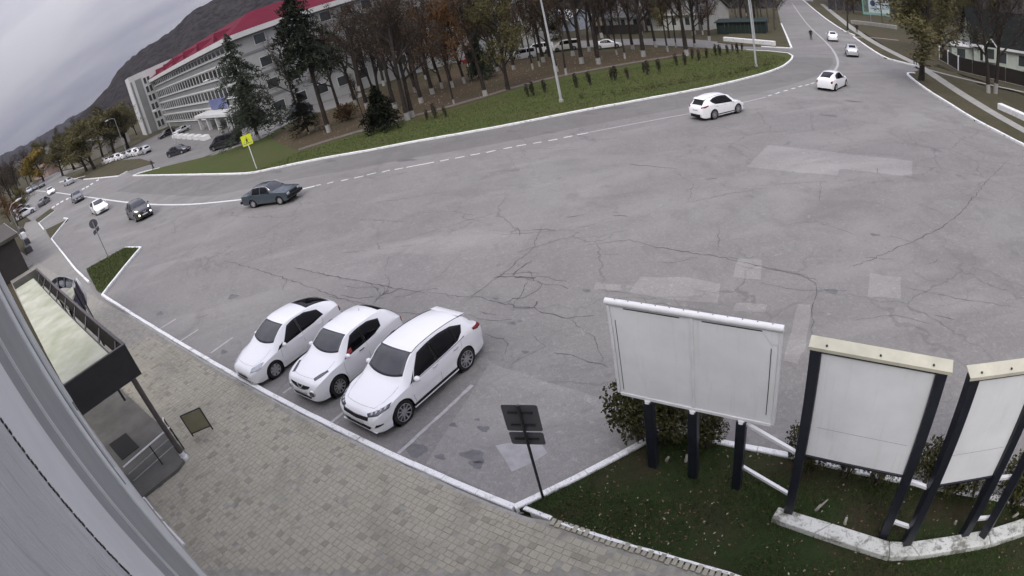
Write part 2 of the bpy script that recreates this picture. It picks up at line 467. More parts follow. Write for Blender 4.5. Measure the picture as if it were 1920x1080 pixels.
strip('footpath', smooth_line(px((1735, 131), (1772, 141), (1800, 148), (1850, 160), (1920, 175))), .7, M_CONC, .13)
strip('footpath', smooth_line(px((1606, 71), (1640, 72), (1685, 77))), .8, M_CONC, .13)
lane_edge = resample(far_s, 3.0)
def offset_line(P, d):
    o = []
    for i, p in enumerate(P):
        t_ = (P[min(i + 1, len(P) - 1)] - P[max(i - 1, 0)]); t_.z = 0; t_.normalize(); o.append(p + Vector((t_.y, -t_.x, 0)) * d)
    return o
strip('outer_lane', offset_line(lane_edge[3:], 2.6), 5.0, M_LANE, .0015, road)
sheet('pavement', px((168, 536), (142, 506), (120, 478), (97, 450), (83, 432), (72, 419), (66, 413), (48, 418), (40, 436), (48, 470), (62, 508), (86, 540), (120, 575), (150, 585), (185, 560)), pm('worn_pavement_asphalt', (.235, .225, .205), .88, .10, .8, .25, world=True), .03)
# ---------------------------------------------------------------- road markings, patches, cracks
def dashes(p0, p1, n, frac, width, mat=None):
    a, b = g(*p0), g(*p1)
    for i in range(n):
        s, e = a.lerp(b, i / n), a.lerp(b, (i + frac) / n)
        strip('lane_dash', [s, s.lerp(e, .5), e], width, mat or M_LINE, .006, road, .15)
for p0, p1 in (((592, 348), (602, 346)), ((614, 344), (625, 341)), ((640, 339), (653, 336)), ((664, 334), (681, 330)), ((688, 328), (705, 324)), ((716, 323), (731, 319)),
               ((740, 318), (756, 315)), ((762, 314), (814, 304)), ((825, 302), (841, 299)), ((853, 297), (871, 293)), ((882, 291), (900, 288)), ((912, 286), (929, 282)), ((944, 279), (960, 276)),
               ((968, 274), (986, 271)), ((1000, 269), (1016, 266)), ((1028, 264), (1045, 261)), ((1057, 258), (1073, 255)), ((1082, 253), (1103, 249)),
               ((1440, 180), (1447, 178)), ((1454, 176), (1462, 173)), ((1469, 171), (1477, 169)), ((1484, 167), (1491, 165)), ((1497, 163), (1504, 161)), ((1510, 160), (1517, 158)), ((1520, 157), (1527, 155))):
    a, b = g(*p0), g(*p1)
    strip('lane_dash', [a, a.lerp(b, .5), b], .17, M_LINE, .006, road, .1)
strip('edge_line', smooth_line(px((1106, 248), (1190, 232), (1282, 215), (1350, 203), (1436, 182))), .17, M_FAINT, .006, road, .1)
strip('edge_line', smooth_line(px((60, 357), (100, 360), (140, 366), (190, 373), (240, 380), (290, 384), (350, 384), (400, 380), (457, 374), (500, 368), (560, 356), (590, 349))), .26, M_LINE, .006, road, .1)
strip('edge_line', smooth_line(px((1485, 6), (1505, 35), (1522, 55), (1547, 77), (1563, 95), (1571, 112), (1571, 124), (1562, 136))), .3, M_FAINT, .006, road, .1)
for p in ((100, 388), (108, 383), (116, 378), (126, 373), (134, 369), (147, 360), (156, 354), (164, 350), (172, 345), (183, 338)):
    a = g(*p); strip('crossing_bar', [a + Vector((-1.2, 1.6, 0)) * .5, a - Vector((-1.2, 1.6, 0)) * .5], .55, M_LINE, .006, road, .1)
# parking bay lines
for l in (((886, 722), (747, 850)), ((655, 764), (618, 795)), ((560, 717), (531, 737)), ((436, 633), (395, 662)), ((372, 618), (338, 640)), ((330, 598), (298, 618)), ((465, 660), (452, 667))):
    strip('bay_line', resample(px(*l), .25), .11, M_FAINT, .006, road, .3)
# resurfaced areas
def patch(pts, mat=M_PATCH, name='asphalt_patch', dz=.003):
    P = px(*pts); Q = []
    for a, b in zip(P, P[1:] + P[:1]):
        n = max(2, int((b - a).length / .5))
        for i in range(n):
            p = a.lerp(b, i / n); Q.append(gpt(p.x + random.uniform(-.035, .035), p.y + random.uniform(-.035, .035), dz))
    return MB().add(Q, [tuple(range(len(Q)))]).build(name, mat, road)
patch([(1440, 272), (1600, 290), (1711, 302), (1709, 331), (1690, 330), (1574, 316), (1570, 329), (1500, 324), (1400, 313)])
patch([(1202, 519), (1290, 520), (1352, 533), (1345, 568), (1260, 562), (1180, 548)])
patch([(1632, 512), (1689, 520), (1690, 560), (1627, 556)])
patch([(1384, 484), (1428, 488), (1425, 524), (1374, 520)], M_PATCH)
patch([(1380, 568), (1438, 571), (1434, 586), (1374, 582)])
patch([(1497, 570), (1521, 571), (1508, 655), (1496, 680), (1468, 678)])
patch([(1118, 530), (1165, 534), (1162, 545), (1112, 541)])
patch([(545, 500), (640, 470), (880, 430), (1000, 440), (925, 530), (870, 560), (700, 535)], asphalt_mat('smooth_relaid_asphalt', 1.07, .4), dz=.002)
patch([(920, 680), (1120, 745), (1210, 825), (965, 945), (800, 868)], asphalt_mat('bleached_asphalt', 1.18, .3), dz=.002)
patch([(930, 835), (1010, 822), (1030, 850), (960, 885)], pm('cement_splash', (.33, .325, .32), .85, .16, 3, .2, world=True), 'cement_patch', .004)
M_OIL = pm('oil_stain', (.14, .135, .135), .8, .2, 5, world=True)
def blot(u, v, r, name='oil_stain', mat=M_OIL, asp=.6):
    c = g(u, v); k = 18; ph = random.random() * 6; P = []
    for i in range(k):
        a = 2 * math.pi * i / k; rr = r * (1 + .22 * math.sin(3 * a + ph) + random.uniform(-.12, .12))
        d = kd * math.cos(a) * rr + nd * math.sin(a) * rr * asp; P.append(gpt(c.x + d.x, c.y + d.y, .0045))
    MB().add(P, [tuple(range(k))]).build(name, mat, road)
for u, v, r in ((778, 843, .38), (888, 855, .33), (907, 804, .17), (895, 787, .08), (893, 871, .2), (826, 857, .16), (437, 556, .35), (300, 588, .3), (850, 797, .12), (420, 660, .2), (985, 660, .12), (700, 640, .2), (960, 606, .16), (975, 602, .1), (930, 560, .12), (1100, 545, .15), (1560, 546, .25), (1640, 440, .2), (600, 690, .12)):
    blot(u, v, r)
M_DAMP = pm('damp_patch', (.12, .115, .112), .7, .15, 2, world=True)
for u, v, r in ((705, 262, .5), (740, 196, .6), (1155, 203, .9), (1105, 213, .7), (1330, 170, .5), (1030, 248, .5), (960, 246, .6), (860, 258, .6), (520, 322, .8), (620, 302, .7), (760, 300, .9), (1285, 182, .5), (1555, 217, .7), (1600, 190, .8)):
    blot(u, v, r, 'damp_stain', M_DAMP, .35)
# open cracks traced from the surface
def crack(pts, wd=.05, name='crack', rough=.06):
    P = resample(px(*pts), .22); W = []
    for i, p in enumerate(P):
        p.x += random.uniform(-rough, rough); p.y += random.uniform(-rough, rough)
        W.append(wd * random.uniform(.3, 1.5) * (.35 + .65 * math.sin(math.pi * min(1, (i + .4) / (len(P)))) ** .5))
    strip(name, P, W, M_CRACK, .0052, road, .3)
CR = [([(420, 488), (480, 505), (560, 530), (640, 560), (690, 572)], .06), ([(552, 502), (610, 515), (690, 530), (740, 540), (775, 545)], .085), ([(690, 530), (715, 550), (700, 570)], .05), ([(730, 542), (712, 556), (755, 540)], .07),
      ([(775, 545), (860, 556), (885, 556), (935, 520), (1000, 465), (1015, 425)], .045), ([(885, 556), (950, 570), (1000, 580)], .05), ([(925, 520), (960, 518), (985, 520), (1005, 521)], .16), ([(960, 518), (980, 500), (1000, 490)], .06),
      ([(945, 568), (965, 560), (990, 556)], .05), ([(950, 568), (975, 578), (998, 578), (1010, 565)], .06), ([(1000, 578), (1040, 592), (1068, 597), (1110, 592)], .05), ([(690, 575), (740, 585), (800, 590)], .05), ([(620, 555), (655, 565), (690, 578)], .05),
      ([(905, 625), (940, 636), (955, 645), (945, 665)], .035), ([(900, 584), (930, 590)], .04), ([(1035, 660), (1070, 668), (1140, 688)], .045), ([(640, 474), (690, 470)], .045), ([(705, 455), (712, 468), (780, 458)], .035), ([(575, 403), (660, 388), (760, 372), (860, 356)], .03),
      ([(668, 411), (760, 416)], .035), ([(1180, 308), (1235, 313), (1268, 317)], .1), ([(1100, 460), (1180, 450), (1240, 465), (1340, 480), (1440, 503), (1530, 525)], .05), ([(1440, 503), (1500, 515), (1530, 530), (1525, 570), (1520, 640)], .035),
      ([(1890, 300), (1850, 340), (1800, 400), (1760, 430), (1660, 475), (1600, 500)], .06), ([(1325, 337), (1343, 334)], .09), ([(1060, 408), (1095, 402)], .08), ([(1150, 404), (1176, 405)], .1), ([(1000, 430), (1040, 431)], .08), ([(940, 440), (1040, 433)], .035),
      ([(1540, 340), (1535, 370), (1545, 385)], .03), ([(1640, 310), (1650, 330), (1680, 345)], .03), ([(1400, 350), (1470, 345), (1550, 340)], .03), ([(1290, 380), (1360, 365), (1440, 352)], .03), ([(1345, 420), (1350, 450), (1345, 470)], .03),
      ([(880, 590), (905, 600), (960, 600)], .03), ([(540, 620), (600, 640)], .03), ([(1210, 560), (1215, 590)], .03), ([(1430, 530), (1500, 545), (1590, 545)], .03), ([(1130, 545), (1180, 550)], .04), ([(1250, 530), (1340, 550)], .02), ([(870, 470), (820, 520), (780, 545)], .02), ([(730, 480), (720, 510)], .02),
      ([(1160, 575), (1240, 570), (1300, 585)], .03), ([(1070, 600), (1120, 640), (1130, 680)], .025), ([(995, 625), (1020, 650), (960, 680)], .02), ([(1700, 540), (1800, 560), (1900, 575)], .03), ([(1750, 590), (1790, 600)], .05), ([(1600, 600), (1680, 590), (1750, 610)], .025),
      ([(1260, 320), (1300, 345), (1290, 380)], .025), ([(850, 330), (930, 322), (1010, 312)], .03), ([(1480, 420), (1530, 415), (1600, 440)], .025), ([(1720, 380), (1790, 410), (1850, 410)], .025), ([(540, 520), (530, 545)], .04), ([(780, 400), (850, 395), (890, 405)], .03)]
for pts, wd in CR: crack(pts, wd * .78)
def crack_web(u, v, r, n, wd=.028):
    c = g(u, v)
    for i in range(n):
        a = random.uniform(0, 6.28); p = Vector((c.x + random.gauss(0, r * .5), c.y + random.gauss(0, r * .5), 0)); P = [p.copy()]
        for k in range(random.randint(4, 10)):
            a += random.gauss(0, .28); p = p + Vector((math.cos(a), math.sin(a), 0)) * .2; P.append(p.copy())
        strip('crack', P, [wd * random.uniform(.4, 1.3) for _ in P], M_CRACK, .0052, road, .3)
for a in ((990, 530, .9, 7, .03), (720, 548, .8, 5, .03), (1340, 500, 2.0, 3, .02), (940, 420, 2.0, 3, .03), (1700, 480, 2.4, 3, .025)):
    crack_web(*a)
# ---------------------------------------------------------------- paved forecourt
M_PAV = []
for i, c in enumerate(((.36, .338, .268), (.35, .328, .258), (.37, .348, .276), (.27, .252, .20))):
    m, t, b = nodes('paving_stone_%s' % 'abcd'[i]); q = NT(t); p = q.pos()
    a = q.noise(p, .45, 5, .65, .8); d = q.noise(p, 2.6, 5, .7); f = q.noise(p, 38, 3, .7)
    k = q.mix(q.rng(f, .3, .7), tuple(v * .88 for v in c), tuple(v * 1.1 for v in c)); k = q.mix(q.rng(a, .5, .68, 0, .55), k, (.205, .195, .155)); k = q.mix(q.rng(d, .56, .70, 0, .55), k, (.175, .165, .13)); k = q.mix(q.rng(d, .25, .38, .4, 0), k, (.40, .39, .34))
    q.set(b.inputs['Base Color'], k); b.inputs['Roughness'].default_value = .9; b.inputs['Specular IOR Level'].default_value = .25; q.set(b.inputs['Normal'], q.bump(q.math('ADD', f, d), .5, .012)); M_PAV.append(m)
def flat_poly(name, pts, mat, dz): return sheet(name, pts, mat, dz)
WALL = lambda al: -.0227 * al - .24                      # face of the near building's wall
PAV_H = .085
pv = structure(MB().prism([(fr(a, o).x, fr(a, o).y) for a, o in ((-75, 1.45), (-75, 4.0), (-31, 5.35), (-30, 5.48), (-5.9, 5.48))] +
                          [(p.x, p.y) for p in px((1036, 982), (1165, 1026), (1360, 1085))] + [(fr(12, -.5).x, fr(12, -.5).y), (fr(9, -3).x, fr(9, -3).y), (fr(0, -.3).x, fr(0, -.3).y)], -.05, PAV_H, gz)
               .build('pavement', pm('paving_joint_dirt', (.27, .256, .22), .95, .25, 5, .4, world=True)))
# stones: courses run out from the wall, sizes mixed
LAWN_E = [g(1036, 980), g(1165, 1024), g(1360, 1083)]
def inside_pav(al, off):
    if off > 5.40 or off < WALL(al) + .06: return False
    p = kd * al + nd * off
    a, b = LAWN_E[0], LAWN_E[2]
    e = (b - a); n = Vector((-e.y, e.x, 0)); n = n if n.dot(-a) > 0 else -n
    return n.normalized().dot(Vector((p.x, p.y, 0)) - Vector((a.x, a.y, 0))) > .16
stones = []
rs = random.Random(3)
off = -.4
row = 0
while off < 5.4:
    wdt = (.16, .14, .16, .19)[row % 4]
    al = -26 + rs.random() * .2
    while al < 6:
        ln = rs.choice((.13, .16, .16, .2, .24))
        if inside_pav(al + ln / 2, off + wdt / 2): stones.append((al + ln / 2, off + wdt / 2, ln, wdt))
        al += ln
    off += wdt; row += 1
def dist2(s):
    p = fr(s[0], s[1]); return p.x ** 2 + p.y ** 2 + CH ** 2
def in_view(p):
    d = CAMROT.transposed() @ (Vector(p) - Vector((0, 0, CH))); th = math.acos(max(-1, min(1, -d.z / d.length))); r = th / K1
    n = math.hypot(d.x, d.y); return abs(r * d.x / n) < 1.0 and abs(r * d.y / n) < .5625
stones = [s for s in stones if in_view(fr(s[0], s[1]))]
stones.sort(key=dist2)
SLOT = {}
def stone_mesh(i):
    rr = random.Random(i); mb = MB(); x, y, h = .488, .485, .5
    P = [(-x + rr.uniform(0, .05), -y + rr.uniform(0, .05)), (x - rr.uniform(0, .05), -y + rr.uniform(0, .05)), (x - rr.uniform(0, .05), y - rr.uniform(0, .05)), (-x + rr.uniform(0, .05), y - rr.uniform(0, .05))]
    vs = [(a, b, -h) for a, b in P] + [(a, b, h * .72) for a, b in P] + [(a * .95, b * .95, h) for a, b in P]
    fs = [(8, 9, 10, 11)] + [(i, (i + 1) % 4, 4 + (i + 1) % 4, 4 + i) for i in range(4)] + [(4 + i, 4 + (i + 1) % 4, 8 + (i + 1) % 4, 8 + i) for i in range(4)]
    return vs, fs
SM = [stone_mesh(i) for i in range(6)]
SME = {(i, k): MB().add(*SM[i]).mesh('paving_stone', M_PAV[k]) for i in range(6) for k in range(4)}
frot = Matrix((kd, -nd if kd.cross(nd).z < 0 else nd, Vector((0, 0, 1)))).transposed()
rest = [MB() for _ in range(4)]
for n, (al, of, ln, wd) in enumerate(stones):
    sunk = rs.random() < .035; z = PAV_H + (-.004 if not sunk else -.016) + rs.uniform(-.003, .003)
    p = fr(al, of, z); k = 3 if (sunk or rs.random() < .07) else rs.choice((0, 0, 1, 1, 2)); i = rs.randrange(6)
    m = Matrix.Translation(p) @ tilt(math.atan2(kd.y, kd.x)).to_4x4() @ Matrix.Rotation(rs.uniform(-.03, .03), 4, 'X') @ Matrix.Diagonal((ln, wd, .024, 1))
    if n < 300:
        o = link('paving_stone', SME[(i, k)], pv); o.matrix_world = m
    else:
        rest[k].add([m @ Vector(v) for v in SM[i][0]], SM[i][1])
rm = MB()
for k in range(4):
    rm.mi = k; rm.add(rest[k].v, rest[k].f)
o = rm.build('paving_stones', M_PAV, pv, fix=False); o['kind'] = 'stuff'
# soldier course along the lawn
rs2 = random.Random(5); P = resample([LAWN_E[0], LAWN_E[2] + (LAWN_E[2] - LAWN_E[1]) * .2], .13)
for a, b in zip(P, P[1:]):
    e = (b - a).normalized(); n = Vector((-e.y, e.x, 0)); n = n if n.dot(-a) > 0 else -n
    c = (a + b) / 2 + n * (.04 + rs2.uniform(-.02, .02))
    o = link('edging_stone', SME[(rs2.randrange(6), rs2.choice((0, 2, 2, 1)))], pv)
    o.matrix_world = Matrix.Translation(gpt(c.x, c.y, PAV_H + .012 + rs2.uniform(-.012, .012))) @ Matrix.Rotation(math.atan2(e.y, e.x) + rs2.uniform(-.08, .08), 4, 'Z') @ Matrix.Diagonal((.105, .2, .07, 1))
# thin strip of cement along the parking kerb
strip('kerb_footing', [fr(a, 5.44) for a in np.linspace(-30, -5.6, 60)], .10, pm('rough_cement', (.33, .32, .29), .9, .2, 6, .5, world=True), PAV_H + .012, None, .5)

# ---------------------------------------------------------------- near lawn with the billboards
LW = px((972, 958), (1100, 894), (1216, 832), (1270, 815), (1320, 830), (1420, 850), (1495, 865), (1600, 890), (1760, 923), (1920, 951), (2050, 967)) + [Vector((13, -1)), Vector((8, -2))] + px((1360, 1083), (1165, 1024), (1036, 980))
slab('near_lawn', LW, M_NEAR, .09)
strip('edge_board', resample(px((1053, 988), (1080, 997), (1100, 1003), (1165, 1023), (1270, 1053), (1365, 1081), (1420, 1098)), .3), .06, M_KERB, .135, None, .35)
def point_in(poly, x, y):
    c = False; n = len(poly); j = n - 1
    for i in range(n):
        a, b = poly[i], poly[j]
        if (a[1] > y) != (b[1] > y) and x < (b[0] - a[0]) * (y - a[1]) / (b[1] - a[1]) + a[0]: c = not c
        j = i
    return c
def blades(name, poly, n, h, mats, dz=.1, wd=.012, seed=1, parent=None, clump=.0):
    rg = np.random.RandomState(seed); xs = [p[0] for p in poly]; ys = [p[1] for p in poly]
    V = []; F = []; MI = []; pl = [(p[0], p[1]) for p in poly]; cnt = 0; tries = 0
    while cnt < n and tries < n * 6:
        tries += 1
        x, y = rg.uniform(min(xs), max(xs)), rg.uniform(min(ys), max(ys))
        if not point_in(pl, x, y): continue
        if clump and (math.sin(x * 2.1 + 1.3 * math.sin(y * 1.7)) + math.sin(y * 2.6 + x * .7)) * .5 < rg.uniform(-1.2, 1.0) * clump: continue
        a = rg.uniform(0, 6.28); hh = h * rg.uniform(.4, 1.3); lx, ly = rg.normal(0, .45, 2) * hh; w2 = wd * rg.uniform(.7, 1.4)
        z = gz(x, y) + dz - .01; dx, dy = math.cos(a) * w2, math.sin(a) * w2; k = len(V)
        V += [(x - dx, y - dy, z), (x + dx, y + dy, z), (x + lx, y + ly, z + hh)]; F.append((k, k + 1, k + 2)); MI.append(rg.randint(len(mats))); cnt += 1
    mb = MB(); mb.v = V; mb.f = F; mb.m = MI
    return mb.build(name, mats, parent, fix=False)
M_GR = [pm('grass_blade_dark', (.034, .060, .016), .8, .25, 3, world=True, spec=.2), pm('grass_blade_mid', (.056, .086, .024), .8, .25, 3, world=True, spec=.2), pm('grass_blade_dry', (.085, .075, .036), .85, .25, 3, world=True, spec=.2)]
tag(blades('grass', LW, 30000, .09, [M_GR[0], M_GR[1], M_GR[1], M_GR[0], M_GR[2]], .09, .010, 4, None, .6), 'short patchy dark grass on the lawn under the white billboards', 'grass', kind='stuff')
M_FL = [pm('fallen_leaf_brown', (.16, .10, .055), .8, .3, 3, world=True), pm('fallen_leaf_pale', (.34, .30, .22), .8, .3, 3, world=True), pm('fallen_leaf_rust', (.15, .065, .035), .8, .3, 3, world=True)]
def leaves(name, poly, n, size, mats, dz, seed=2, dens=None):
    rg = np.random.RandomState(seed); xs = [p[0] for p in poly]; ys = [p[1] for p in poly]; mb = MB(); pl = [(p[0], p[1]) for p in poly]; k = 0
    while k < n:
        x, y = rg.uniform(min(xs), max(xs)), rg.uniform(min(ys), max(ys))
        if not point_in(pl, x, y): continue
        if dens and rg.rand() > dens(x, y): k += .2; continue
        e = Euler((rg.normal(0, .35), rg.normal(0, .35), rg.uniform(0, 6.28))).to_matrix(); s = size * rg.uniform(.5, 1.3)
        c = Vector((x, y, gz(x, y) + dz)); mb.mi = rg.randint(len(mats)); k += 1
        mb.add([c + e @ Vector(p) * s for p in ((-.5, 0, 0), (0, -.3, .06), (.55, 0, .02), (0, .3, .06))], [(0, 1, 2, 3)])
    return mb.build(name, mats, fix=False)
leaf_c = g(1200, 1010)
tag(leaves('fallen_leaves', LW, 1500, .06, [M_FL[0], M_FL[0], M_FL[2], M_FL[1]], .105, 5, lambda x, y: .25 + .75 * math.exp(-((x - leaf_c.x) ** 2 + (y - leaf_c.y) ** 2) / 1.2)), 'brown fallen leaves scattered over the lawn by the paving', 'leaves', kind='stuff')
ISL = px((163, 507), (236, 466), (262, 466), (195, 551), (182, 545))
tag(blades('grass', ISL, 7000, .10, [M_GR[1], M_GR[0], M_GR[2]], .11, .02, 6), 'rough grass on the wedge island beside the round sign', 'grass', kind='stuff')
# ---------------------------------------------------------------- the near building the camera hangs on
def stucco():
    m, t, b = nodes('combed_grey_render'); q = NT(t); p = q.pos()
    s = q.vmul(p, (16, 16, .9)); f = q.noise(s, 3.0, 6, .75); k = q.noise(p, 2, 4, .6)
    c = q.mix(q.rng(k, .3, .7), (.70, .715, .71), (.82, .835, .83)); c = q.mix(q.rng(f, .54, .68, 0, .6), c, (.30, .305, .30))
    q.set(b.inputs['Base Color'], c); b.inputs['Roughness'].default_value = .8
    q.set(b.inputs['Normal'], q.bump(f, 1.0, .035)); return m
M_STU = stucco()
M_WL = pm('light_grey_cladding', (.66, .68, .67), .6, .08, 1.2, .15, world=True)
M_WD = pm('dark_grey_cladding', (.27, .285, .285), .55, .1, 1.2, .15, world=True)
M_DARK = pm('black_metal', (.018, .018, .020), .45, .2, 4)
M_POSTB = pm('navy_post_paint', (.012, .014, .022), .4, .3, 5, .1)
M_WHITE = pm('white_metal_paint', (.74, .74, .73), .45, .10, 2.5, .05)
M_STEEL = pm('galvanised_steel', (.35, .36, .37), .4, .15, 5, .1, metal=.5)
M_GLASSD = pm('dark_glass', (.012, .014, .018), .06, .1, 2, spec=.9)
nb = thing('office_building', 'grey clad wall with vertical joints running down the edge of the picture', 'building', fr(0, -1))
def wbox(mb, a0, a1, o0, o1, z0, z1):
    """box in the near building's frame; o measured from the wall face"""
    P = [fr(a, WALL(a) + o) for a, o in ((a0, o0), (a1, o0), (a1, o1), (a0, o1))]
    zz = gz(*(kd * a0)[:2])
    mb.add([(p.x, p.y, p.z + z0) for p in P] + [(p.x, p.y, p.z + z1) for p in P], [(0, 3, 2, 1), (4, 5, 6, 7), (0, 1, 5, 4), (1, 2, 6, 5), (2, 3, 7, 6), (3, 0, 4, 7)])
    return mb
def nbpart(name, mat, *boxes):
    mb = MB()
    for b in boxes: wbox(mb, *b)
    o = mb.build(name, mat); o.parent = nb; o.matrix_parent_inverse = nb.matrix_world.inverted(); return o
def sub(o, parent):
    o.parent = parent; o.matrix_parent_inverse = parent.matrix_world.inverted(); return o
nbpart('wall', M_WL, (-17, 3, -5, -.03, -.5, 12.5))
nbpart('render_panel', M_STU, (-1.62, 2.2, -.03, 0, -.3, 12.4))
nbpart('cladding_panel', M_WL, (-2.66, -1.66, -.03, .0, -.3, 12.4))
nbpart('cladding_panel', M_WD, (-3.32, -2.70, -.03, -.004, -.3, 12.4))
nbpart('cladding_panel', M_WD, (-7.4, -3.36, -.03, -.012, -.3, 12.4))
nbpart('cladding_panel', M_WL, (-16.9, -7.45, -.03, .008, -.3, 12.4))
nbpart('joint_strip', M_WL, (-3.37, -3.31, -.02, .012, -.3, 12.3))
nbpart('downpipe', M_WL, (-9.4, -9.15, 0, .06, 4.9, 12.3))
nbpart('downpipe', M_WD, (-9.12, -9.0, 0, .03, 4.6, 12.3))
nbpart('downpipe', M_WL, (-12.6, -12.3, 0, .07, 5.0, 12.3))
nbpart('downpipe', M_WD, (-14.0, -13.2, 0, .04, 4.4, 12.3))
nbpart('plinth', M_CONC, (-15, 3, -.1, .05, -.3, .35))
mb = MB()
for k in range(420):
    z = 3.0 + k * .0215; d = (k * 37 % 11 - 5) * .0012; wbox(mb, -1.642 + d, -1.628 + d, .0, .005, z, z + .013)
o = sub(mb.build('joint_beading', M_DARK), nb); o['kind'] = 'stuff'
# pale pipe along the foot of the wall, broken in places
pp = thing('service_pipe', 'pale painted pipe in broken lengths along the foot of the grey wall', 'pipe', g(230, 880))
for a, b in (((163, 783), (172, 797)), ((176, 802), (234, 886)), ((238, 890), (287, 957)), ((290, 960), (303, 975)), ((306, 980), (345, 1022))):
    A, B = g(*a, .12), g(*b, .12); sub(MB().tube([A, A.lerp(B, .5), B], .05, 10).build('pipe_length', M_WHITE), pp)

# entrance canopy
HT, HB = 4.14, 3.15
cA, cB = g(230, 648, HT), g(69, 503, HT)
alA, ofA = cA.dot(kd), cA.dot(nd); alB, ofB = cB.dot(kd), cB.dot(nd)
cn = thing('entrance_canopy', 'flat porch canopy with pale green roof sheet, dark fascia and a brown corner post', 'canopy', fr(alA, WALL(alA)))
M_ROOFP = pm('pale_green_roof_sheet', (.36, .38, .25), .7, .10, 1.1, .1, world=True, col2=(.53, .53, .42))
M_FASC = pm('charcoal_fascia', (.022, .022, .024), .45, .2, 3, .05)
M_RUST = pm('brown_post_paint', (.075, .062, .058), .55, .2, 4, .1)
def cbox(name, mat, a0, a1, o0, o1, z0, z1, parent=None):
    P = [fr(a, o) for a, o in ((a0, o0), (a1, o0), (a1, o1), (a0, o1))]
    mb = MB().add([(p.x, p.y, p.z + z0) for p in P] + [(p.x, p.y, p.z + z1) for p in P], [(0, 3, 2, 1), (4, 5, 6, 7), (0, 1, 5, 4), (1, 2, 6, 5), (2, 3, 7, 6), (3, 0, 4, 7)])
    return sub(mb.build(name, mat), parent or cn)
wA, wB = WALL(alA) + .02, .75
ofm = (ofA + ofB) / 2
inn = ofm - .42
P = [fr(alA - .06, wA), fr(alA - .06, inn), fr(alB + .35, inn), fr(alB + .35, wB - .1)]
sub(MB().add([(p.x, p.y, p.z + 3.72) for p in P] + [(p.x, p.y, p.z + 3.84) for p in P], [(3, 2, 1, 0), (4, 5, 6, 7), (0, 1, 5, 4), (1, 2, 6, 5), (2, 3, 7, 6), (3, 0, 4, 7)]).build('roof_sheet', M_ROOFP), cn)
cbox('fascia', M_FASC, alA - .04, alA + .03, wA, ofm + .03, HB, HT)
cbox('fascia', M_FASC, alB - .03, alA - .05, ofm - .04, ofm + .03, HB, HT - .005)
cbox('fascia', pm('weathered_fascia_back', (.13, .125, .105), .7, .2, 2), alB - .03, alB + .04, wB - .1, ofm - .05, HB, HT)
cbox('fascia_trim', M_RUST, alA - .05, alA + .045, wA, ofm + .045, HT + .003, HT + .03)
cbox('fascia_trim', M_RUST, alB, alA - .06, ofm - .05, ofm + .045, HT + .003, HT + .03)
for k in range(9):
    a = alA - .3 - k * (alA - alB - .4) / 9
    mb = MB().bar(fr(a, inn + .02, 3.8), fr(a - .55, ofm - .06, 4.05), .05); sub(mb.build('brace', M_RUST), cn)
cbox('gutter', M_DARK, alB + .3, alA - .08, inn + .005, inn + .045, 3.66, 3.86)
pb = g(350, 864); pal, pof = pb.dot(kd), pb.dot(nd)
sub(MB().tube([fr(pal, pof, .0), fr(pal, pof, HB + .02)], .085, 14).build('post', M_RUST), cn)
sub(MB().lathe([(.0, .0), (.13, .0), (.13, .10), (.095, .14), (.095, .3)], 14, c=fr(pal, pof, .08)).build('post_foot', M_WHITE), cn)
p2 = g(241, 757); sub(MB().tube([fr(p2.dot(kd), min(p2.dot(nd), ofm - .3), .0), fr(p2.dot(kd), min(p2.dot(nd), ofm - .3), HB + .3)], .05, 10).build('post', M_DARK), cn)
# the recessed entrance under it: landing, mat, railings
ld = structure(MB().prism([(p.x, p.y) for p in (fr(pal + .35, WALL(pal)), fr(pal + .35, 1.55), fr(pal + .2, 1.9), fr(pal - .5, 2.2), fr(pal - 2.5, 2.25), fr(alB, 2.0), fr(alB, .4))], 0, .20, gz).build('entrance_landing', pm('landing_concrete_shaded', (.105, .10, .088), .9, .25, 1.2, .3, world=True)))  # concrete colour darkened to carry the shade under the canopy
mt = px((204, 834), (236, 812), (261, 838), (229, 863), dz=.21)
tag(MB().prism([(p.x, p.y) for p in mt], .203, .222, gz).build('door_mat', pm('black_rubber', (.014, .013, .012), .9, .2, 20, .5)), 'black square doormat on the landing under the porch canopy', 'doormat')
up_ = Vector((0, 0, 1))
def railing(name, label, pts, h, mat, nrail=3, parent_cat='railing', posts=(0, -1), z0=.1):
    t = thing(name, label, parent_cat, pts[0]); P = [Vector(p) for p in pts]
    for i in range(nrail):
        z = h * (1 - i * .3); sub(MB().tube([p + Vector((0, 0, z)) for p in P], .026 if i == 0 else .014, 8).build('top_rail' if i == 0 else 'rail', mat if i == 0 else M_STEEL), t)
    for k in posts:
        p = P[k]; sub(MB().tube([p + Vector((0, 0, -z0)), p + Vector((0, 0, h))], .022, 8).build('post', M_DARK), t)
    return t
r0 = g(231, 876, 1.0) - up_ * .95; r1 = g(318, 801, 1.0) - up_ * .95
railing('handrail', 'white topped handrail from the wall to the brown canopy post', [r0, r0.lerp(r1, .55), r1], .95, M_WHITE, 3, posts=(1, 2))
gA = g(365, 822); gB = g(392, 812); r2 = fr(pal - .3, 1.95, .1)
railing('handrail', 'short white handrail between the canopy post and olive gate panel', [r2, fr(pal - 1.1, 2.3, .1)], .95, M_WHITE, 3, posts=(1,))
gt = thing('gate_panel', 'olive infill panel in a black frame standing beside the canopy post', 'panel', gA)
e = (gB - gA); e.z = 0; L = 0.72; e.normalize(); hg = hgt(gA, 337, 781)
hg = max(.8, min(1.15, hg)); c0, c1 = gA, gA + e * L
sub(MB().bar(c0 + up_ * (hg * .6), c1 + up_ * (hg * .6), .02, hg * .72).build('infill', pm('olive_panel', (.22, .21, .13), .7, .1, 3)), gt)
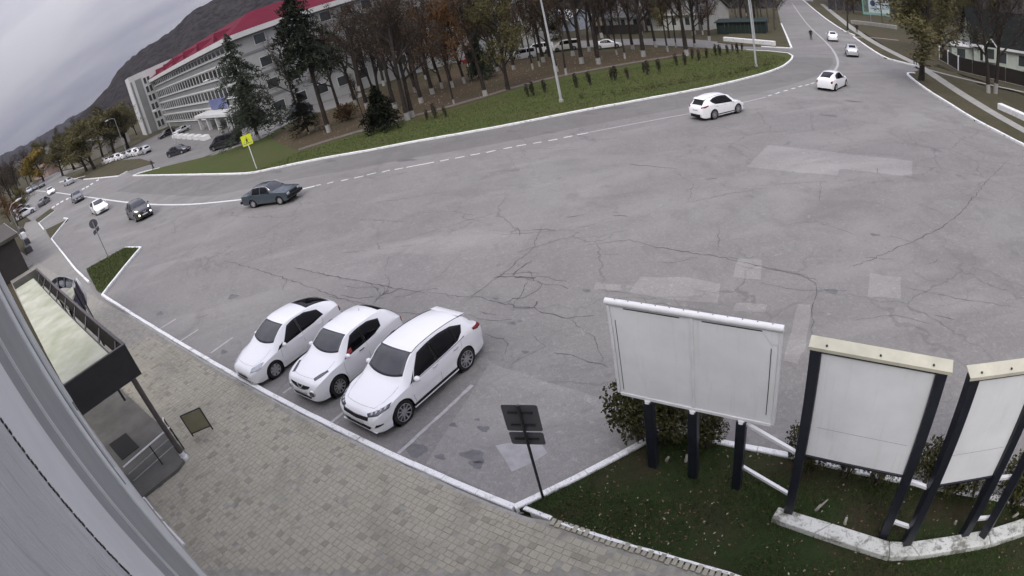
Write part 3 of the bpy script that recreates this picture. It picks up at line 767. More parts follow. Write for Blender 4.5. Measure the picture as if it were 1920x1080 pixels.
for a, b in ((c0, c0 + up_ * hg), (c1, c1 + up_ * hg), (c0 + up_ * hg, c1 + up_ * hg), (c0 + up_ * hg * .22, c1 + up_ * hg * .22)):
    sub(MB().bar(a, b, .035).build('frame_bar', M_DARK), gt)
# arched glazed awning and curved sign beyond the canopy
aw = thing('glazed_awning', 'arched awning of dark glass over the next doorway along the wall', 'awning', g(100, 560))
q0, q1 = g(98, 531, 3.0), g(140, 528, 3.0); q2, q3 = g(104, 553, 3.0), g(137, 543, 3.0)
gl = []
for i in range(3):
    P = []
    for k in range(5):
        s = (i + k / 4) / 3; a = q0.lerp(q1, s); b = q2.lerp(q3, s); zz = .32 * math.sin(math.pi * (.08 + .84 * s)); P.append([a + up_ * zz, a.lerp(b, .5) + up_ * (zz * .92), b + up_ * zz * .8])
    o = MB().grid(P).build('glass_pane', M_GLASSD, smooth=True); o.modifiers.new('s', 'SOLIDIFY').thickness = .02; sub(o, aw)
for s in (0, .33, .67, 1):
    a = q0.lerp(q1, s); b = q2.lerp(q3, s); zz = .32 * math.sin(math.pi * (.08 + .84 * s)) + .02
    sub(MB().tube([a + up_ * zz, a.lerp(b, .5) + up_ * zz * .95, b + up_ * zz * .82], .03, 8).build('rib', M_STEEL if s in (0, 1) else M_DARK), aw)
sub(MB().tube([q0.lerp(q1, s) + up_ * (.34 * math.sin(math.pi * (.08 + .84 * s))) for s in np.linspace(0, 1, 11)], .035, 8).build('edge_rim', M_STEEL), aw)
for q in (q0, q1): sub(MB().tube([Vector((q.x, q.y, gz(q.x, q.y))), q + up_ * .1], .03, 8).build('post', M_DARK), aw)
sg = thing('curved_sign', 'dark violet curved sign panel with a white edge beyond the canopy', 'sign', g(150, 590))
X0 = g(166, 606); vn = Vector((-X0.x, -X0.y, 0)).normalized()
def on_plane(u, v, X, n):
    d = ray(u, v); k = (X - Vector((0, 0, CH))).dot(n) / d.dot(n); return Vector((0, 0, CH)) + d * k
OUT = [on_plane(u, v, X0, vn) for u, v in ((143, 522), (152, 537), (160, 551), (163, 566), (163, 578), (159, 584), (146, 573), (133, 560), (138, 551), (141, 540), (142, 530))]
o = MB().add(OUT, [tuple(range(len(OUT)))]).build('face', pm('violet_sign_face', (.075, .07, .10), .5, .1, 2)); o.modifiers.new('s', 'SOLIDIFY').thickness = .08; sub(o, sg)
sub(MB().tube(OUT[:4], [.05, .10, .09, .03], 8).build('edge', M_WHITE, smooth=True), sg)
for k in (4, 6):
    b = OUT[k]; sub(MB().tube([gpt(b.x, b.y), b + up_ * .2], .05, 8).build('post', M_STEEL), sg)
cbx = thing('porch_roof', 'small pale green porch roof beside the dark curved sign', 'canopy', g(120, 575))
P = px((113, 564), (138, 540), (141, 552), (131, 583), dz=3.3)
sub(MB().add([p for p in P] + [p + up_ * .1 for p in P], [(3, 2, 1, 0), (4, 5, 6, 7), (0, 1, 5, 4), (1, 2, 6, 5), (2, 3, 7, 6), (3, 0, 4, 7)]).build('roof_sheet', M_ROOFP), cbx)
for p in (P[0], P[1], P[3]): sub(MB().tube([gpt(p.x, p.y), p], .05, 8).build('post', M_DARK), cbx)

# dark kiosk-like entrance further along
kz = thing('shop_building', 'dark low shop front at the far end of the near pavement', 'building', g(20, 500))
def shop(name, a0, a1, o0, o1, z0, z1, mat): return cbox(name, mat, a0, a1, o0, o1, z0, z1, kz)
s0 = g(62, 505); sa, sof = s0.dot(kd), s0.dot(nd)
shop('wall', sa - 17, sa - .6, -3, sof - .35, -.3, 3.4, pm('dark_brown_wall', (.035, .030, .027), .8, .2, 1.2, .2, world=True))
shop('roof', sa - 17.2, sa - .3, -3.2, sof + .1, 3.4, 3.7, pm('brown_felt_roof', (.075, .066, .056), .9, .2, 1.0, .3, world=True))
shop('doorway', sa - 6, sa - 2, sof - .34, sof - .27, .0, 2.4, M_GLASSD)
shop('window', sa - 11.5, sa - 7, sof - .34, sof - .28, .8, 2.4, M_GLASSD)
shop('step', sa - 6.3, sa - 1.5, sof - .27, sof + .3, -.05, .16, M_CONC)
shop('roof_edge', sa - 17.2, sa - .3, sof + .1, sof + .16, 3.36, 3.74, M_STEEL)
M_PAINTB = pm('planter_paint', (.09, .085, .085), .8, .2, 3)
for i, (u, v, m) in enumerate(((56, 473, M_PAINTB), (52, 458, M_PAINTB), (45, 446, M_WHITE), (43, 436, M_PAINTB))):
    b = g(u, v); o = MB().prism([(b.x + kd.x * x + nd.x * y, b.y + kd.y * x + nd.y * y) for x, y in ((-.7, -.4), (.7, -.4), (.7, .4), (-.7, .4))], 0, .62, gz)
    o.prism([(b.x + kd.x * x + nd.x * y, b.y + kd.y * x + nd.y * y) for x, y in ((-.6, -.3), (.6, -.3), (.6, .3), (-.6, .3))], .62, .74, gz)
    tag(o.build('planter', m), ('dark box planter nearest the porch canopy on the pavement', 'second dark box planter along the pavement edge', 'white box planter in the row along the pavement', 'farthest dark box planter on the pavement by the bushes')[i], 'planter', 'planters along the pavement')

# ---------------------------------------------------------------- billboards on the near lawn
def board_mat():
    m, t, b = nodes('grey_white_board'); q = NT(t); p = q.pos()
    st = q.noise(q.vmul(p, (5, 5, .35)), 1.6, 5, .7); bl = q.noise(p, .8, 4, .6); sp_ = q.noise(p, 9, 4, .8)
    c = q.mix(q.rng(bl, .35, .65), (.74, .75, .74), (.84, .845, .84)); c = q.mix(q.rng(st, .55, .75, 0, .35), c, (.50, .50, .47)); c = q.mix(q.rng(sp_, .68, .76, 0, .5), c, (.42, .40, .36))
    q.set(b.inputs['Base Color'], c); b.inputs['Roughness'].default_value = .5; return m
M_BOARD = board_mat()
M_CREAM = pm('cream_cap_sheet', (.50, .48, .37), .6, .12, 2.5, .1)
def board_frame(name, label, base, L, Rr, z0, z1, posts, style):
    t = thing(name, label, 'billboard', base, group='billboards on the lawn')
    e = (Rr - L); e.z = 0; W = e.length; e.normalize(); n = Vector((e.y, -e.x, 0))       # n faces the camera side
    if n.dot(-L) < 0: n = -n
    M = Matrix((e, n, Vector((0, 0, 1)))).transposed()
    O = Vector((L.x, L.y, 0)); zl = lambda x: gz(*(O + e * x)[:2])
    zg = (zl(0) + zl(W)) / 2
    def B(nm, mat, x0, x1, y0, y1, za, zb, parent=None):
        o = MB().box(O + M @ Vector(((x0 + x1) / 2, (y0 + y1) / 2, 0)) + Vector((0, 0, zg + (za + zb) / 2)), (abs(x1 - x0), abs(y1 - y0), abs(zb - za)), M).build(nm, mat)
        bv = o.modifiers.new('b', 'BEVEL'); bv.width = min(.008, abs(y1 - y0) * .2); bv.segments = 1
        return sub(o, parent or t)
    return t, B, W, O, e, n, zg
bl, br = g(1162.6, 732.5, 2.19), g(1449, 796, 2.19)
t, B, W, O, e, n, zg = board_frame('billboard', 'wide white two-panel billboard in a white tube frame on three navy posts', g(1300, 897), bl, br, 2.19, 4.45, 3, 0)
z0, z1 = 2.19, 4.42
pn = B('panel', M_BOARD, .03, W / 2 - .012, -.02, .02, z0 + .03, z1 - .05)
B('panel', M_BOARD, W / 2 + .012, W - .03, -.02, .02, z0 + .03, z1 - .05)
B('frame_side', M_WHITE, -.03, .028, -.05, .05, z0, z1); B('frame_side', M_WHITE, W - .028, W + .03, -.05, .05, z0, z1)
B('frame_bottom', M_WHITE, .03, W - .03, -.045, .05, z0 - .05, z0 + .025)
B('centre_batten', M_WHITE, W / 2 - .03, W / 2 + .03, .021, .045, z0 + .03, z1 - .05)
zz = Vector((0, 0, zg + z1)); sub(MB().tube([O - e * .05 + zz + n * .02, O + e * (W / 2) + zz + n * .02, O + e * (W + .05) + zz + n * .02], .066, 14).build('top_tube', M_WHITE, smooth=True, angle=40), t)
for s, x in ((1, .03), (-1, W - .03)):
    A = O + e * x + n * .024 + Vector((0, 0, zg + z1 - .07)); P3 = [A, A + e * s * .32, A + e * s * .12 + Vector((0, 0, -.28)), A + Vector((0, 0, -.28))]
    o = MB().add(P3, [(0, 1, 2, 3)]).build('corner_plate', M_BOARD); o.modifiers.new('s', 'SOLIDIFY').thickness = .012; sub(o, t)
B('slot', M_DARK, W - .16, W - .145, .021, .026, z0 + .22, z1 - .45); B('slot', M_DARK, .10, .112, .021, .026, z0 + .1, z1 - .4); B('slot', M_DARK, .3, W * .43, .021, .026, z1 - .125, z1 - .105); B('slot', M_DARK, W * .56, W * .9, .021, .026, z1 - .125, z1 - .105)
for k in range(12):
    q = O + e * (.15 + (W - .3) * k / 11) + zz + n * .02 + Vector((0, 0, .066)); sub(MB().lathe([(.0, .02), (.012, .016), (.014, 0)], 8, c=q).build('screw', M_STEEL), t)
for k, (u, v) in enumerate(((1226, 876), (1300, 897), (1382, 913))):
    f = g(u, v); x = (f - O).dot(e); a = O + e * x; h0 = gz(a.x, a.y) - .2
    o = MB().box((a.x, a.y, (h0 + zg + z0 - .06) / 2), (.2, .18, zg + z0 - .06 - h0), Matrix((e, n, Vector((0, 0, 1)))).transposed()).build('post', M_POSTB); o.modifiers.new('b', 'BEVEL').width = .012; sub(o, t)
    o = MB().lathe([(.0, .03), (.07, .02), (.09, -.03)], 12, c=(a.x + n.x * .02, a.y + n.y * .02, zg + z0 - .06)).build('post_cap', M_WHITE); sub(o, t)
BP = {}
def tall_board(label, lp, rp, ztop, zpan, capn=True):
    L, Rr = lp, rp
    t, B, W, O, e, n, zg = board_frame('billboard', label, L, L, Rr, 0, ztop, 2, 1)
    B('panel', M_BOARD, .10, W - .10, -.015, .02, zpan, ztop - .1)
    B('frame_top', M_POSTB, .096, W - .096, -.05, .05, ztop - .098, ztop); B('frame_bottom', M_POSTB, .096, W - .096, -.04, .04, zpan - .06, zpan - .003)
    for x, q in ((0, L), (W, Rr)):
        a = O + e * x; h0 = gz(a.x, a.y); o = MB().box((a.x, a.y, (h0 + zg + ztop) / 2), (.19, .18, zg + ztop - h0), Matrix((e, n, Vector((0, 0, 1)))).transposed()).build('post', M_POSTB)
        o.modifiers.new('b', 'BEVEL').width = .01; sub(o, t)
    Mx = Matrix((e, n, Vector((0, 0, 1)))).transposed()
    if capn:
        P4 = [(-.12, .10, .0), (W + .16, .10, .0), (W + .16, -.13, .06), (-.12, -.13, .06), (-.12, .10, -.06), (W + .16, .10, -.06)]
        V = [O + Mx @ Vector((x, y, 0)) + Vector((0, 0, zg + ztop + .035 + z)) for x, y, z in P4]
        o = MB().add(V, [(0, 1, 2, 3), (4, 5, 1, 0)]).build('cap_sheet', M_CREAM); o.modifiers.new('s', 'SOLIDIFY').thickness = .012; sub(o, t)
        for k in range(3):
            q = O + Mx @ Vector((W * (.08 + .42 * k), .04, 0)) + Vector((0, 0, zg + ztop + .06)); sub(MB().lathe([(0, .03), (.018, .02), (.02, 0)], 8, c=q).build('bolt', M_DARK), t)
    # drip stain seam across the board
    B('seam', pm('board_seam', (.30, .30, .305), .7, .1, 3), W * .1, W * .9, .0205, .0225, zpan + (ztop - zpan) * .30, zpan + (ztop - zpan) * .303)
    return t
b2l, b2r = g(1476, 971), g(1652, 1013); b3l, b3r = g(1693, 1030), g(1801, 1013); b4l = g(1836, 1016)
tall_board('tall white billboard between two navy posts with a cream cap, next to the wide one', b2l, b2r, 4.52, 2.06)
tall_board('narrow looking white billboard turned aside, between the tall one and the frame edge', b3l, b3r, 4.62, 2.1)
d3 = (b3r - b3l); b4r = b4l + Vector((d3.length * .98, .42, 0))
tall_board('last white billboard of the row, cut off by the frame edge', b4l, Vector((b4r.x, b4r.y, gz(b4r.x, b4r.y))), 4.6, 2.1)
M_RAILW = M_WHITE
def brace(label, a, b, ha, hb):
    tag(MB().bar(g(*a, ha), g(*b, hb), .07, .07).build('brace_rail', M_RAILW), label, 'rail', 'white rails tying the billboard posts together')
brace('long upper white rail from the wide billboard to the tall one', (1397, 793), (1497, 851), 2.05, 2.0)
brace('long lower white rail from the wide billboard to the tall one', (1389, 873), (1482, 928), .55, .55)
brace('short upper white rail between the tall and the narrow billboard', (1702, 901), (1750, 918), 1.95, 1.95)
brace('short lower white rail between the tall and the narrow billboard', (1671, 976), (1709, 989), .75, .75)
brace('short upper white rail between the narrow and the last billboard', (1868, 897), (1899, 893), 2.0, 2.0)
brace('short lower white rail between the narrow and the last billboard', (1828, 973), (1856, 970), .75, .75)
# whitewashed concrete strip footing
def footing_mat():
    m, t, b = nodes('flaking_whitewash'); q = NT(t); p = q.pos()
    f = q.noise(p, 3.2, 8, .75, .4); d = q.noise(p, 14, 6, .7); s = q.noise(q.vmul(p, (1, 1, .3)), 1.1, 3, .5)
    c = q.mix(q.rng(f, .50, .60), (.60, .61, .56), (.20, .195, .165)); c = q.mix(q.rng(d, .55, .68, 0, .8), c, (.15, .14, .11)); c = q.mix(q.rng(s, .55, .75, 0, .5), c, (.40, .41, .36))
    q.set(b.inputs['Base Color'], c); b.inputs['Roughness'].default_value = .9; q.set(b.inputs['Normal'], q.bump(q.math('ADD', f, d), .7, .03)); return m
M_FOOT = footing_mat()
fo = [(1444, 984), (1523, 1012), (1662, 1057), (1718, 1054), (1851, 1032), (1920, 1009), (2010, 975)]; fi = [(1459, 950), (1560, 981), (1668, 1015), (1704, 1016), (1851, 993), (1920, 971), (2000, 940)]
ft = thing('concrete_footing', 'flaking whitewashed concrete footing strip under the billboard posts', 'footing', g(1660, 1040))
fo3 = [g(u, v, .0) for u, v in fo]; fi3 = [g(u, v, .24) for u, v in fi]
for k in range(len(fo) - 1):
    a, b, c, d = fo3[k], fo3[k + 1], fi3[k + 1], fi3[k]
    poly = [(q.x, q.y) for q in (a.lerp(b, .004), b.lerp(a, .004), c.lerp(d, .004), d.lerp(c, .004))]
    o = MB().prism(poly, -.05, .25, gz).build('cast_section', M_FOOT); bv = o.modifiers.new('b', 'BEVEL'); bv.width = .025; bv.segments = 2; sub(o, ft)

# ---------------------------------------------------------------- small signs
def plate(name, cx, e, n, w_, h_, mat, cz, r=.05, th=.006, parent=None, off=0.0):
    """rounded sheet metal plate centred at cx (plan) and height cz"""
    pts = []
    for sx, sy, a0 in ((1, 1, 0), (-1, 1, 90), (-1, -1, 180), (1, -1, 270)):
        for k in range(5):
            a = R(a0 + k * 22.5); pts.append((sx * (w_ / 2 - r) + r * math.cos(a), sy * (h_ / 2 - r) + r * math.sin(a)))
    f = [Vector((cx[0], cx[1], cz)) + e * x + n * (off + th / 2) + Vector((0, 0, y)) for x, y in pts]; b_ = [p - n * th for p in f]; k = len(pts)
    o = MB().add(f + b_, [tuple(range(k)), tuple(range(2 * k - 1, k - 1, -1))] + [(i, (i + 1) % k, k + (i + 1) % k, k + i) for i in range(k)]).build(name, mat)
    return sub(o, parent) if parent else o
M_SIGNB = pm('sign_back_grey', (.085, .085, .09), .5, .1, 3, .05)
s0 = g(1019.5, 938)
ps = thing('parking_sign', 'grey back of a square road sign with a smaller plate, beside the white kerb corner', 'road sign', s0)
sub(MB().tube([s0 - up_ * .2, s0 + up_ * 2.9], .03, 10).build('pole', M_DARK), ps)
pe = (g(1010, 762, 2.9) - g(943, 760, 2.9)); pe.z = 0; pe.normalize(); pn_ = Vector((pe.y, -pe.x, 0)); pn_ = pn_ if pn_.dot(-s0) > 0 else -pn_
plate('sign_plate', s0 - pe * .0 - pn_ * .045, pe, pn_, .72, .70, M_SIGNB, s0.z + 2.52, parent=ps); plate('sign_plate', s0 - pn_ * .045, pe, pn_, .70, .35, M_SIGNB, s0.z + 1.96, parent=ps)
for z in (2.68, 2.35, 1.96): sub(MB().box(s0 + up_ * z - pn_ * .02, (.5, .03, .03), Matrix((pe, pn_, up_)).transposed()).build('bracket', M_DARK), ps)
s1 = g(205, 486)
rsn = thing('round_sign', 'grey back of a round road sign with tilted plate on the wedge island', 'road sign', s1)
sub(MB().tube([s1 - up_ * .2, s1 + up_ * 3.1], .04, 10).build('pole', M_STEEL), rsn)
vv = Vector((-s1.x, -s1.y, 0)).normalized(); re_ = Vector((-vv.y, vv.x, 0)); dn = vv
o = MB().lathe([(.0, .01), (.33, .01), (.35, 0), (.33, -.01), (.0, -.01)], 28, axis='y').build('disc', M_SIGNB); o.matrix_world = Matrix.Translation(s1 + up_ * 2.95 - dn * .05) @ Matrix((re_, dn, up_)).transposed().to_4x4(); sub(o, rsn)
plate('sign_plate', s1 - dn * .05, (re_ * .93 + up_ * .36).normalized(), dn, .62, .30, M_SIGNB, s1.z + 2.38, parent=rsn)
s2 = g(482, 318)
M_FLUO = pm('fluorescent_yellow', (.72, .80, .02), .5, .05, 3); M_BLUE = pm('sign_blue', (.03, .08, .32), .5, .05, 3)
cs = thing('crossing_sign', 'fluorescent yellow pedestrian crossing sign on a thin pale pole', 'road sign', s2)
sub(MB().tube([s2 - up_ * .2, s2 + up_ * 3.45], .045, 10).build('pole', M_WHITE), cs)
vv = Vector((-s2.x, -s2.y, 0)).normalized(); ce = Vector((-vv.y, vv.x, 0)); cz_ = s2.z + 2.98
plate('backing_plate', s2 + vv * .05, ce, vv, 1.0, 1.0, M_FLUO, cz_, .06, parent=cs)
tri = [(0, .34), (-.36, -.30), (.36, -.30)]
def flat(name, pts, mat, off):
    o = MB().add([Vector((s2.x, s2.y, cz_)) + ce * x + vv * off + up_ * y for x, y in pts], [tuple(range(len(pts)))]).build(name, mat); return sub(o, cs)
flat('symbol_field', [(x * 1.14, y * 1.14 - .01) for x, y in tri], M_BLUE, .056); flat('symbol_triangle', tri, M_FLUO, .059)
flat('walking_figure', [(-.03, .18), (.03, .18), (.05, .08), (.12, -.02), (.06, -.03), (.05, -.10), (.13, -.27), (.06, -.27), (0, -.13), (-.08, -.27), (-.15, -.27), (-.05, -.08), (-.11, -.03), (-.06, .08)], M_DARK, .062)
# ---------------------------------------------------------------- cars
def paint(name, col, rough=.22, metal=0.0):
    m, t, b = nodes(name); q = NT(t)
    f = q.noise(q.obj(), 2.2, 5, .6); d = q.rng(f, .5, .8, 0, .10)
    zz = q.n('ShaderNodeSeparateXYZ'); q.set(zz.inputs[0], q.obj())
    dirt = q.math('MULTIPLY', q.rng(zz.outputs['Z'], .15, .62, 1, 0), q.rng(q.noise(q.obj(), 5, 5, .7), .35, .75, .15, .7))
    c = q.mix(d, col, tuple(v * .82 for v in col)); c = q.mix(q.math('MULTIPLY', dirt, .55), c, (.20, .185, .165))
    q.set(b.inputs['Base Color'], c); b.inputs['Roughness'].default_value = rough; b.inputs['Metallic'].default_value = metal
    b.inputs['Coat Weight'].default_value = .6; b.inputs['Coat Roughness'].default_value = .06
    return m
P_WHITE = paint('car_paint_white', (.88, .88, .88)); P_SILVER = paint('car_paint_silver', (.52, .53, .54), .3, .3); P_BLACK = paint('car_paint_black', (.014, .014, .017)); P_TEAL = paint('car_paint_teal', (.034, .050, .062), .25)
P_GREY = paint('car_paint_grey', (.12, .125, .135), .28, .2); P_NAVY = paint('car_paint_navy', (.03, .035, .055)); P_RED = paint('car_paint_red', (.25, .03, .03)); P_CREAM = paint('car_paint_cream', (.62, .60, .54))
M_WIN = pm('car_side_glass', (.004, .004, .005), .08, .1, 2, spec=.22)
M_SCR = pm('car_windscreen', (.030, .034, .040), .05, .2, 2, spec=.75)
M_TYRE = pm('tyre_rubber', (.012, .012, .012), .9, .2, 9)
M_RIM = pm('alloy_rim', (.50, .50, .51), .3, .1, 4, metal=.8)
M_RIMD = pm('wheel_dark', (.010, .010, .011), .5, .1, 4)
M_TRIM = pm('black_trim', (.009, .009, .010), .6, .2, 6, spec=.3)
M_LAMP = pm('headlamp_lens', (.42, .44, .46), .08, .25, 14, spec=.8)
M_LAMPD = pm('headlamp_dark', (.06, .065, .07), .1, .3, 12, spec=.8)
M_TAIL = pm('tail_lamp_red', (.22, .010, .012), .15, .2, 8)
M_PLATE = pm('number_plate', (.62, .62, .60), .5, .1, 6)
M_CHROME = pm('chrome_trim', (.6, .6, .61), .15, .05, 4, metal=.9)
M_LIT = pm('lit_headlamp', (.9, .88, .75), .3, .05, 4, emit=((1.0, .93, .7), 2.2))
M_SEAM = pm('panel_gap', (.10, .10, .10), .8, .1, 4)
M_REDIN = pm('red_interior', (.30, .04, .045), .7, .2, 4)

def pchip(pts):
    x = np.array([p[0] for p in pts], float); y = np.array([p[1] for p in pts], float)
    h = np.diff(x); d = np.diff(y) / h; m = np.zeros_like(x); m[0], m[-1] = d[0], d[-1]
    for i in range(1, len(x) - 1):
        if d[i - 1] * d[i] > 0: w1, w2 = 2 * h[i] + h[i - 1], h[i] + 2 * h[i - 1]; m[i] = (w1 + w2) / (w1 / d[i - 1] + w2 / d[i])
    def f(t):
        i = int(np.clip(np.searchsorted(x, t) - 1, 0, len(h) - 1)); s = min(1, max(0, (t - x[i]) / h[i]))
        return float((1 + 2 * s) * (1 - s) ** 2 * y[i] + s * (1 - s) ** 2 * h[i] * m[i] + s * s * (3 - 2 * s) * y[i + 1] + s * s * (s - 1) * h[i] * m[i + 1])
    return f
class Car:
    """lofted body; x runs from the nose (0) to the tail (L), turned so that +X is forward"""
    def __init__(s, **k):
        s.__dict__.update(k); s.f = {n: pchip(getattr(s, n)) for n in ('top', 'belt', 'plan', 'rail', 'crown')}
        s.xf = s.fo; s.xr = s.fo + s.wb; s.Ra = s.rt + s.arch
    def low(s, x):
        z = s.sill
        if x < .35: z += .06 * (1 - x / .35) ** 2
        if x > s.L - .35: z += .10 * (1 - (s.L - x) / .35) ** 2
        for c in (s.xf, s.xr):
            d = abs(x - c)
            if d < s.Ra: z = max(z, s.rt + math.sqrt(s.Ra ** 2 - d * d) - .015)
        return z
    def flare(s, x): return sum(s.fl * math.exp(-((x - c) / (s.rt * 1.25)) ** 2) for c in (s.xf, s.xr))
    def side(s, x, z):
        """half width below the belt"""
        zb = s.f['belt'](x); v = max(0, min(1, (z - s.sill) / max(.05, zb - s.sill))); w_ = s.f['plan'](x)
        y = w_ * (1 - s.tuck * (1 - v) ** 2.2 - .012 * v ** 4) + s.flare(x) * math.exp(-((z - s.rt) / .38) ** 2)
        if getattr(s, 'groove', 0): y -= s.groove * math.exp(-((v - .38) / .13) ** 2)
        return y
    def upper(s, x, q):
        """q 0..1 from belt to rail"""
        zb, yb = s.f['belt'](x), s.side(x, s.f['belt'](x)); zt = s.f['top'](x) - s.f['crown'](x); yr = min(s.f['rail'](x), yb - .01); zt = max(zt, zb + .004)
        return Vector((x, yb + (yr - yb) * (q + .10 * q * (q - 1)) , zb + (zt - zb) * (q - .12 * q * (q - 1))))
    def roof(s, x, p):
        """p 0 at rail .. 1 at centre line"""
        a = s.upper(x, 1.0); zt = s.f['top'](x); return Vector((x, a.y * (1 - p), a.z + (zt - a.z) * (1 - (1 - p) ** 2.2)))
    def ring(s, x):
        z0, zb = s.low(x), s.f['belt'](x); z0 = min(z0, zb - .02); o = []
        for i in range(9): z = z0 + (zb - z0) * i / 8; o.append(Vector((x, s.side(x, z), z)))
        for i in range(1, 6): o.append(s.upper(x, i / 5))
        for i in range(1, 8): o.append(s.roof(x, i / 7))
        return o
    def X(s, p): return Vector((s.L / 2 - p[0] + s.xc, p[1], p[2]))
    def make(s, name='body'):
        xs = sorted(set([0, .012, .03, .06, .1, .15, .2, .26, .33, .4] + list(np.linspace(.5, s.L - .5, 40)) + [s.L - d for d in (0, .012, .03, .06, .1, .15, .2, .26, .33, .4)] +
                       [c + d * s.Ra for c in (s.xf, s.xr) for d in (-1.0, -.985, -.94, -.86, -.75, -.6, -.4, -.2, 0, .2, .4, .6, .75, .86, .94, .985, 1.0)] + [x + e for x in s.breaks for e in (-.015, .015)]))
        xs = [x for x in xs if 0 <= x <= s.L]; mb = MB(); rows = []
        for x in xs:
            r = s.ring(x); rows.append([s.X(p) for p in r] + [s.X(Vector((p.x, -p.y, p.z))) for p in r[-2::-1]])
        mb.grid(rows); n = len(rows[0])
        for row in (0, len(rows) - 1):
            c = len(mb.v); P = rows[row]; mb.v.append(tuple(sum((Vector(p) for p in P), Vector()) / n)); o = row * n
            for i in range(n - 1): mb.f.append((o + i, o + i + 1, c)); mb.m.append(0)
            mb.f.append((o + n - 1, o, c)); mb.m.append(0)
        return mb
    def patch(s, name, lo, hi, fn, mat, n=14, m=6, off=.006, both=True, parent=None, th=.004):
        """panel laid on the body between two (x, q) polylines; fn maps (x, q) to the surface"""
        for sg_ in ((1, -1) if both else (1,)):
            G = []
            L_, H_ = [pl(lo, i / n) for i in range(n + 1)], [pl(hi, i / n) for i in range(n + 1)]
            for a, b in zip(L_, H_):
                row = []
                for j in range(m + 1):
                    x, q = a[0] + (b[0] - a[0]) * j / m, a[1] + (b[1] - a[1]) * j / m
                    p = fn(x, q); ex = fn(x + .01, q) - fn(x - .01, q); eq = fn(x, q + .02) - fn(x, q - .02); nn = ex.cross(eq)
                    nn = nn.normalized() if nn.length > 1e-9 else Vector((0, 1, 0))
                    if nn.y < 0 and abs(nn.y) > .05 or (abs(nn.y) <= .05 and nn.z < 0): nn = -nn
                    p = p + nn * off; row.append(s.X(Vector((p.x, p.y * sg_, p.z))))
                G.append(row)
            o = MB().grid(G).build(name, mat, parent, smooth=True)
            if th: md = o.modifiers.new('s', 'SOLIDIFY'); md.thickness = th; md.offset = -1
    def screen(s, name, x0, x1, mat, w0=.93, w1=.93, parent=None, off=.006, xb0=0.0, xb1=0.0):
        """windscreen or rear glass across the whole width; xb bows the ends"""
        G = []; n, m = 10, 18
        for i in range(n + 1):
            row = []
            for j in range(m + 1):
                v = -1 + 2 * j / m; t = i / n; x = (x0 + xb0 * v * v) * (1 - t) + (x1 + xb1 * v * v) * t; wv = w0 + (w1 - w0) * t; p1 = 1 - abs(v) * wv
                a = s.roof(x, p1); b = s.roof(x + .01, p1) - s.roof(x - .01, p1); c = s.roof(x, min(1, p1 + .03)) - s.roof(x, max(0, p1 - .03)); nn = b.cross(c).normalized()
                if nn.z < 0: nn = -nn
                a = a + nn * off; row.append(s.X(Vector((a.x, a.y * (1 if v >= 0 else -1), a.z))))
            G.append(row)
        o = MB().grid(G).build(name, mat, parent, smooth=True); md = o.modifiers.new('s', 'SOLIDIFY'); md.thickness = .004; md.offset = -1
        return o
def pl(P, t):
    k = t * (len(P) - 1); i = min(int(k), len(P) - 2); f = k - i
    return (P[i][0] + (P[i + 1][0] - P[i][0]) * f, P[i][1] + (P[i + 1][1] - P[i][1]) * f)
def proj_patch(bvh, name, lo, hi, d, mat, parent, n=10, m=5, off=.007, th=.004):
    """panel cast onto the body along direction d from guide points"""
    d = Vector(d).normalized(); G = []
    def pl3(P, t):
        k = t * (len(P) - 1); i = min(int(k), len(P) - 2); return Vector(P[i]).lerp(Vector(P[i + 1]), k - i)
    for i in range(n + 1):
        a, b = pl3(lo, i / n), pl3(hi, i / n); row = []
        for j in range(m + 1):
            p = a.lerp(b, j / m); h, nn, _, _ = bvh.ray_cast(p - d * 1.2, d)
            if h is None: h, nn, _, _ = bvh.find_nearest(p)
            if nn.dot(d) > 0: nn = -nn
            row.append(h + nn * off)
        G.append(row)
    o = MB().grid(G).build(name, mat, parent, smooth=True); md = o.modifiers.new('s', 'SOLIDIFY'); md.thickness = th; md.offset = -1
    return o
def wheel(parent, c, rt, wt, rr, side_, spokes=10, steel=False):
    w_ = bpy.data.objects.new('wheel', None); C.objects.link(w_); w_.parent = parent; w_.location = c
    h = wt / 2
    MB().lathe([(rr * .96, -h), (rt * .93, -h), (rt * .985, -h * .75), (rt, -h * .3), (rt, h * .3), (rt * .985, h * .75), (rt * .93, h), (rr * .98, h)], 32, 'y').build('tyre', M_TYRE, w_, smooth=True, angle=40)
    f = h * side_; mb = MB()
    mb.lathe([(rr, f * .98), (rr * .93, f * .9), (rr * .9, f * .2), (.0, f * .2)], 32, 'y')
    mb.build('rim_barrel', M_RIMD, w_, smooth=True, angle=40)
    mb = MB(); mb.lathe([(rr * 1.0, f * 1.0), (rr * .94, f * 1.02), (rr * .92, f * .85)], 32, 'y'); mb.lathe([(.0, f * .9), (rr * .2, f * .88), (rr * .22, f * .6)], 20, 'y')
    for k in range(spokes):
        a = 2 * math.pi * k / spokes; dv = Vector((math.cos(a), 0, math.sin(a))); tv = Vector((-math.sin(a), 0, math.cos(a)))
        wi, wo = rr * (.10 if not steel else .2), rr * (.075 if not steel else .22); y0, y1 = f * .86, f * .95
        P = [dv * rr * .15 + tv * wi, dv * rr * .15 - tv * wi, dv * rr * .95 - tv * wo, dv * rr * .95 + tv * wo]
        V = [p + Vector((0, y0 if i < 2 else y1, 0)) for i, p in enumerate(P)] + [p + Vector((0, f * .5, 0)) for p in P]
        mb.add(V, [(0, 1, 2, 3), (4, 7, 6, 5), (0, 4, 5, 1), (1, 5, 6, 2), (2, 6, 7, 3), (3, 7, 4, 0)])
    mb.build('rim', M_RIM, w_)
    return w_
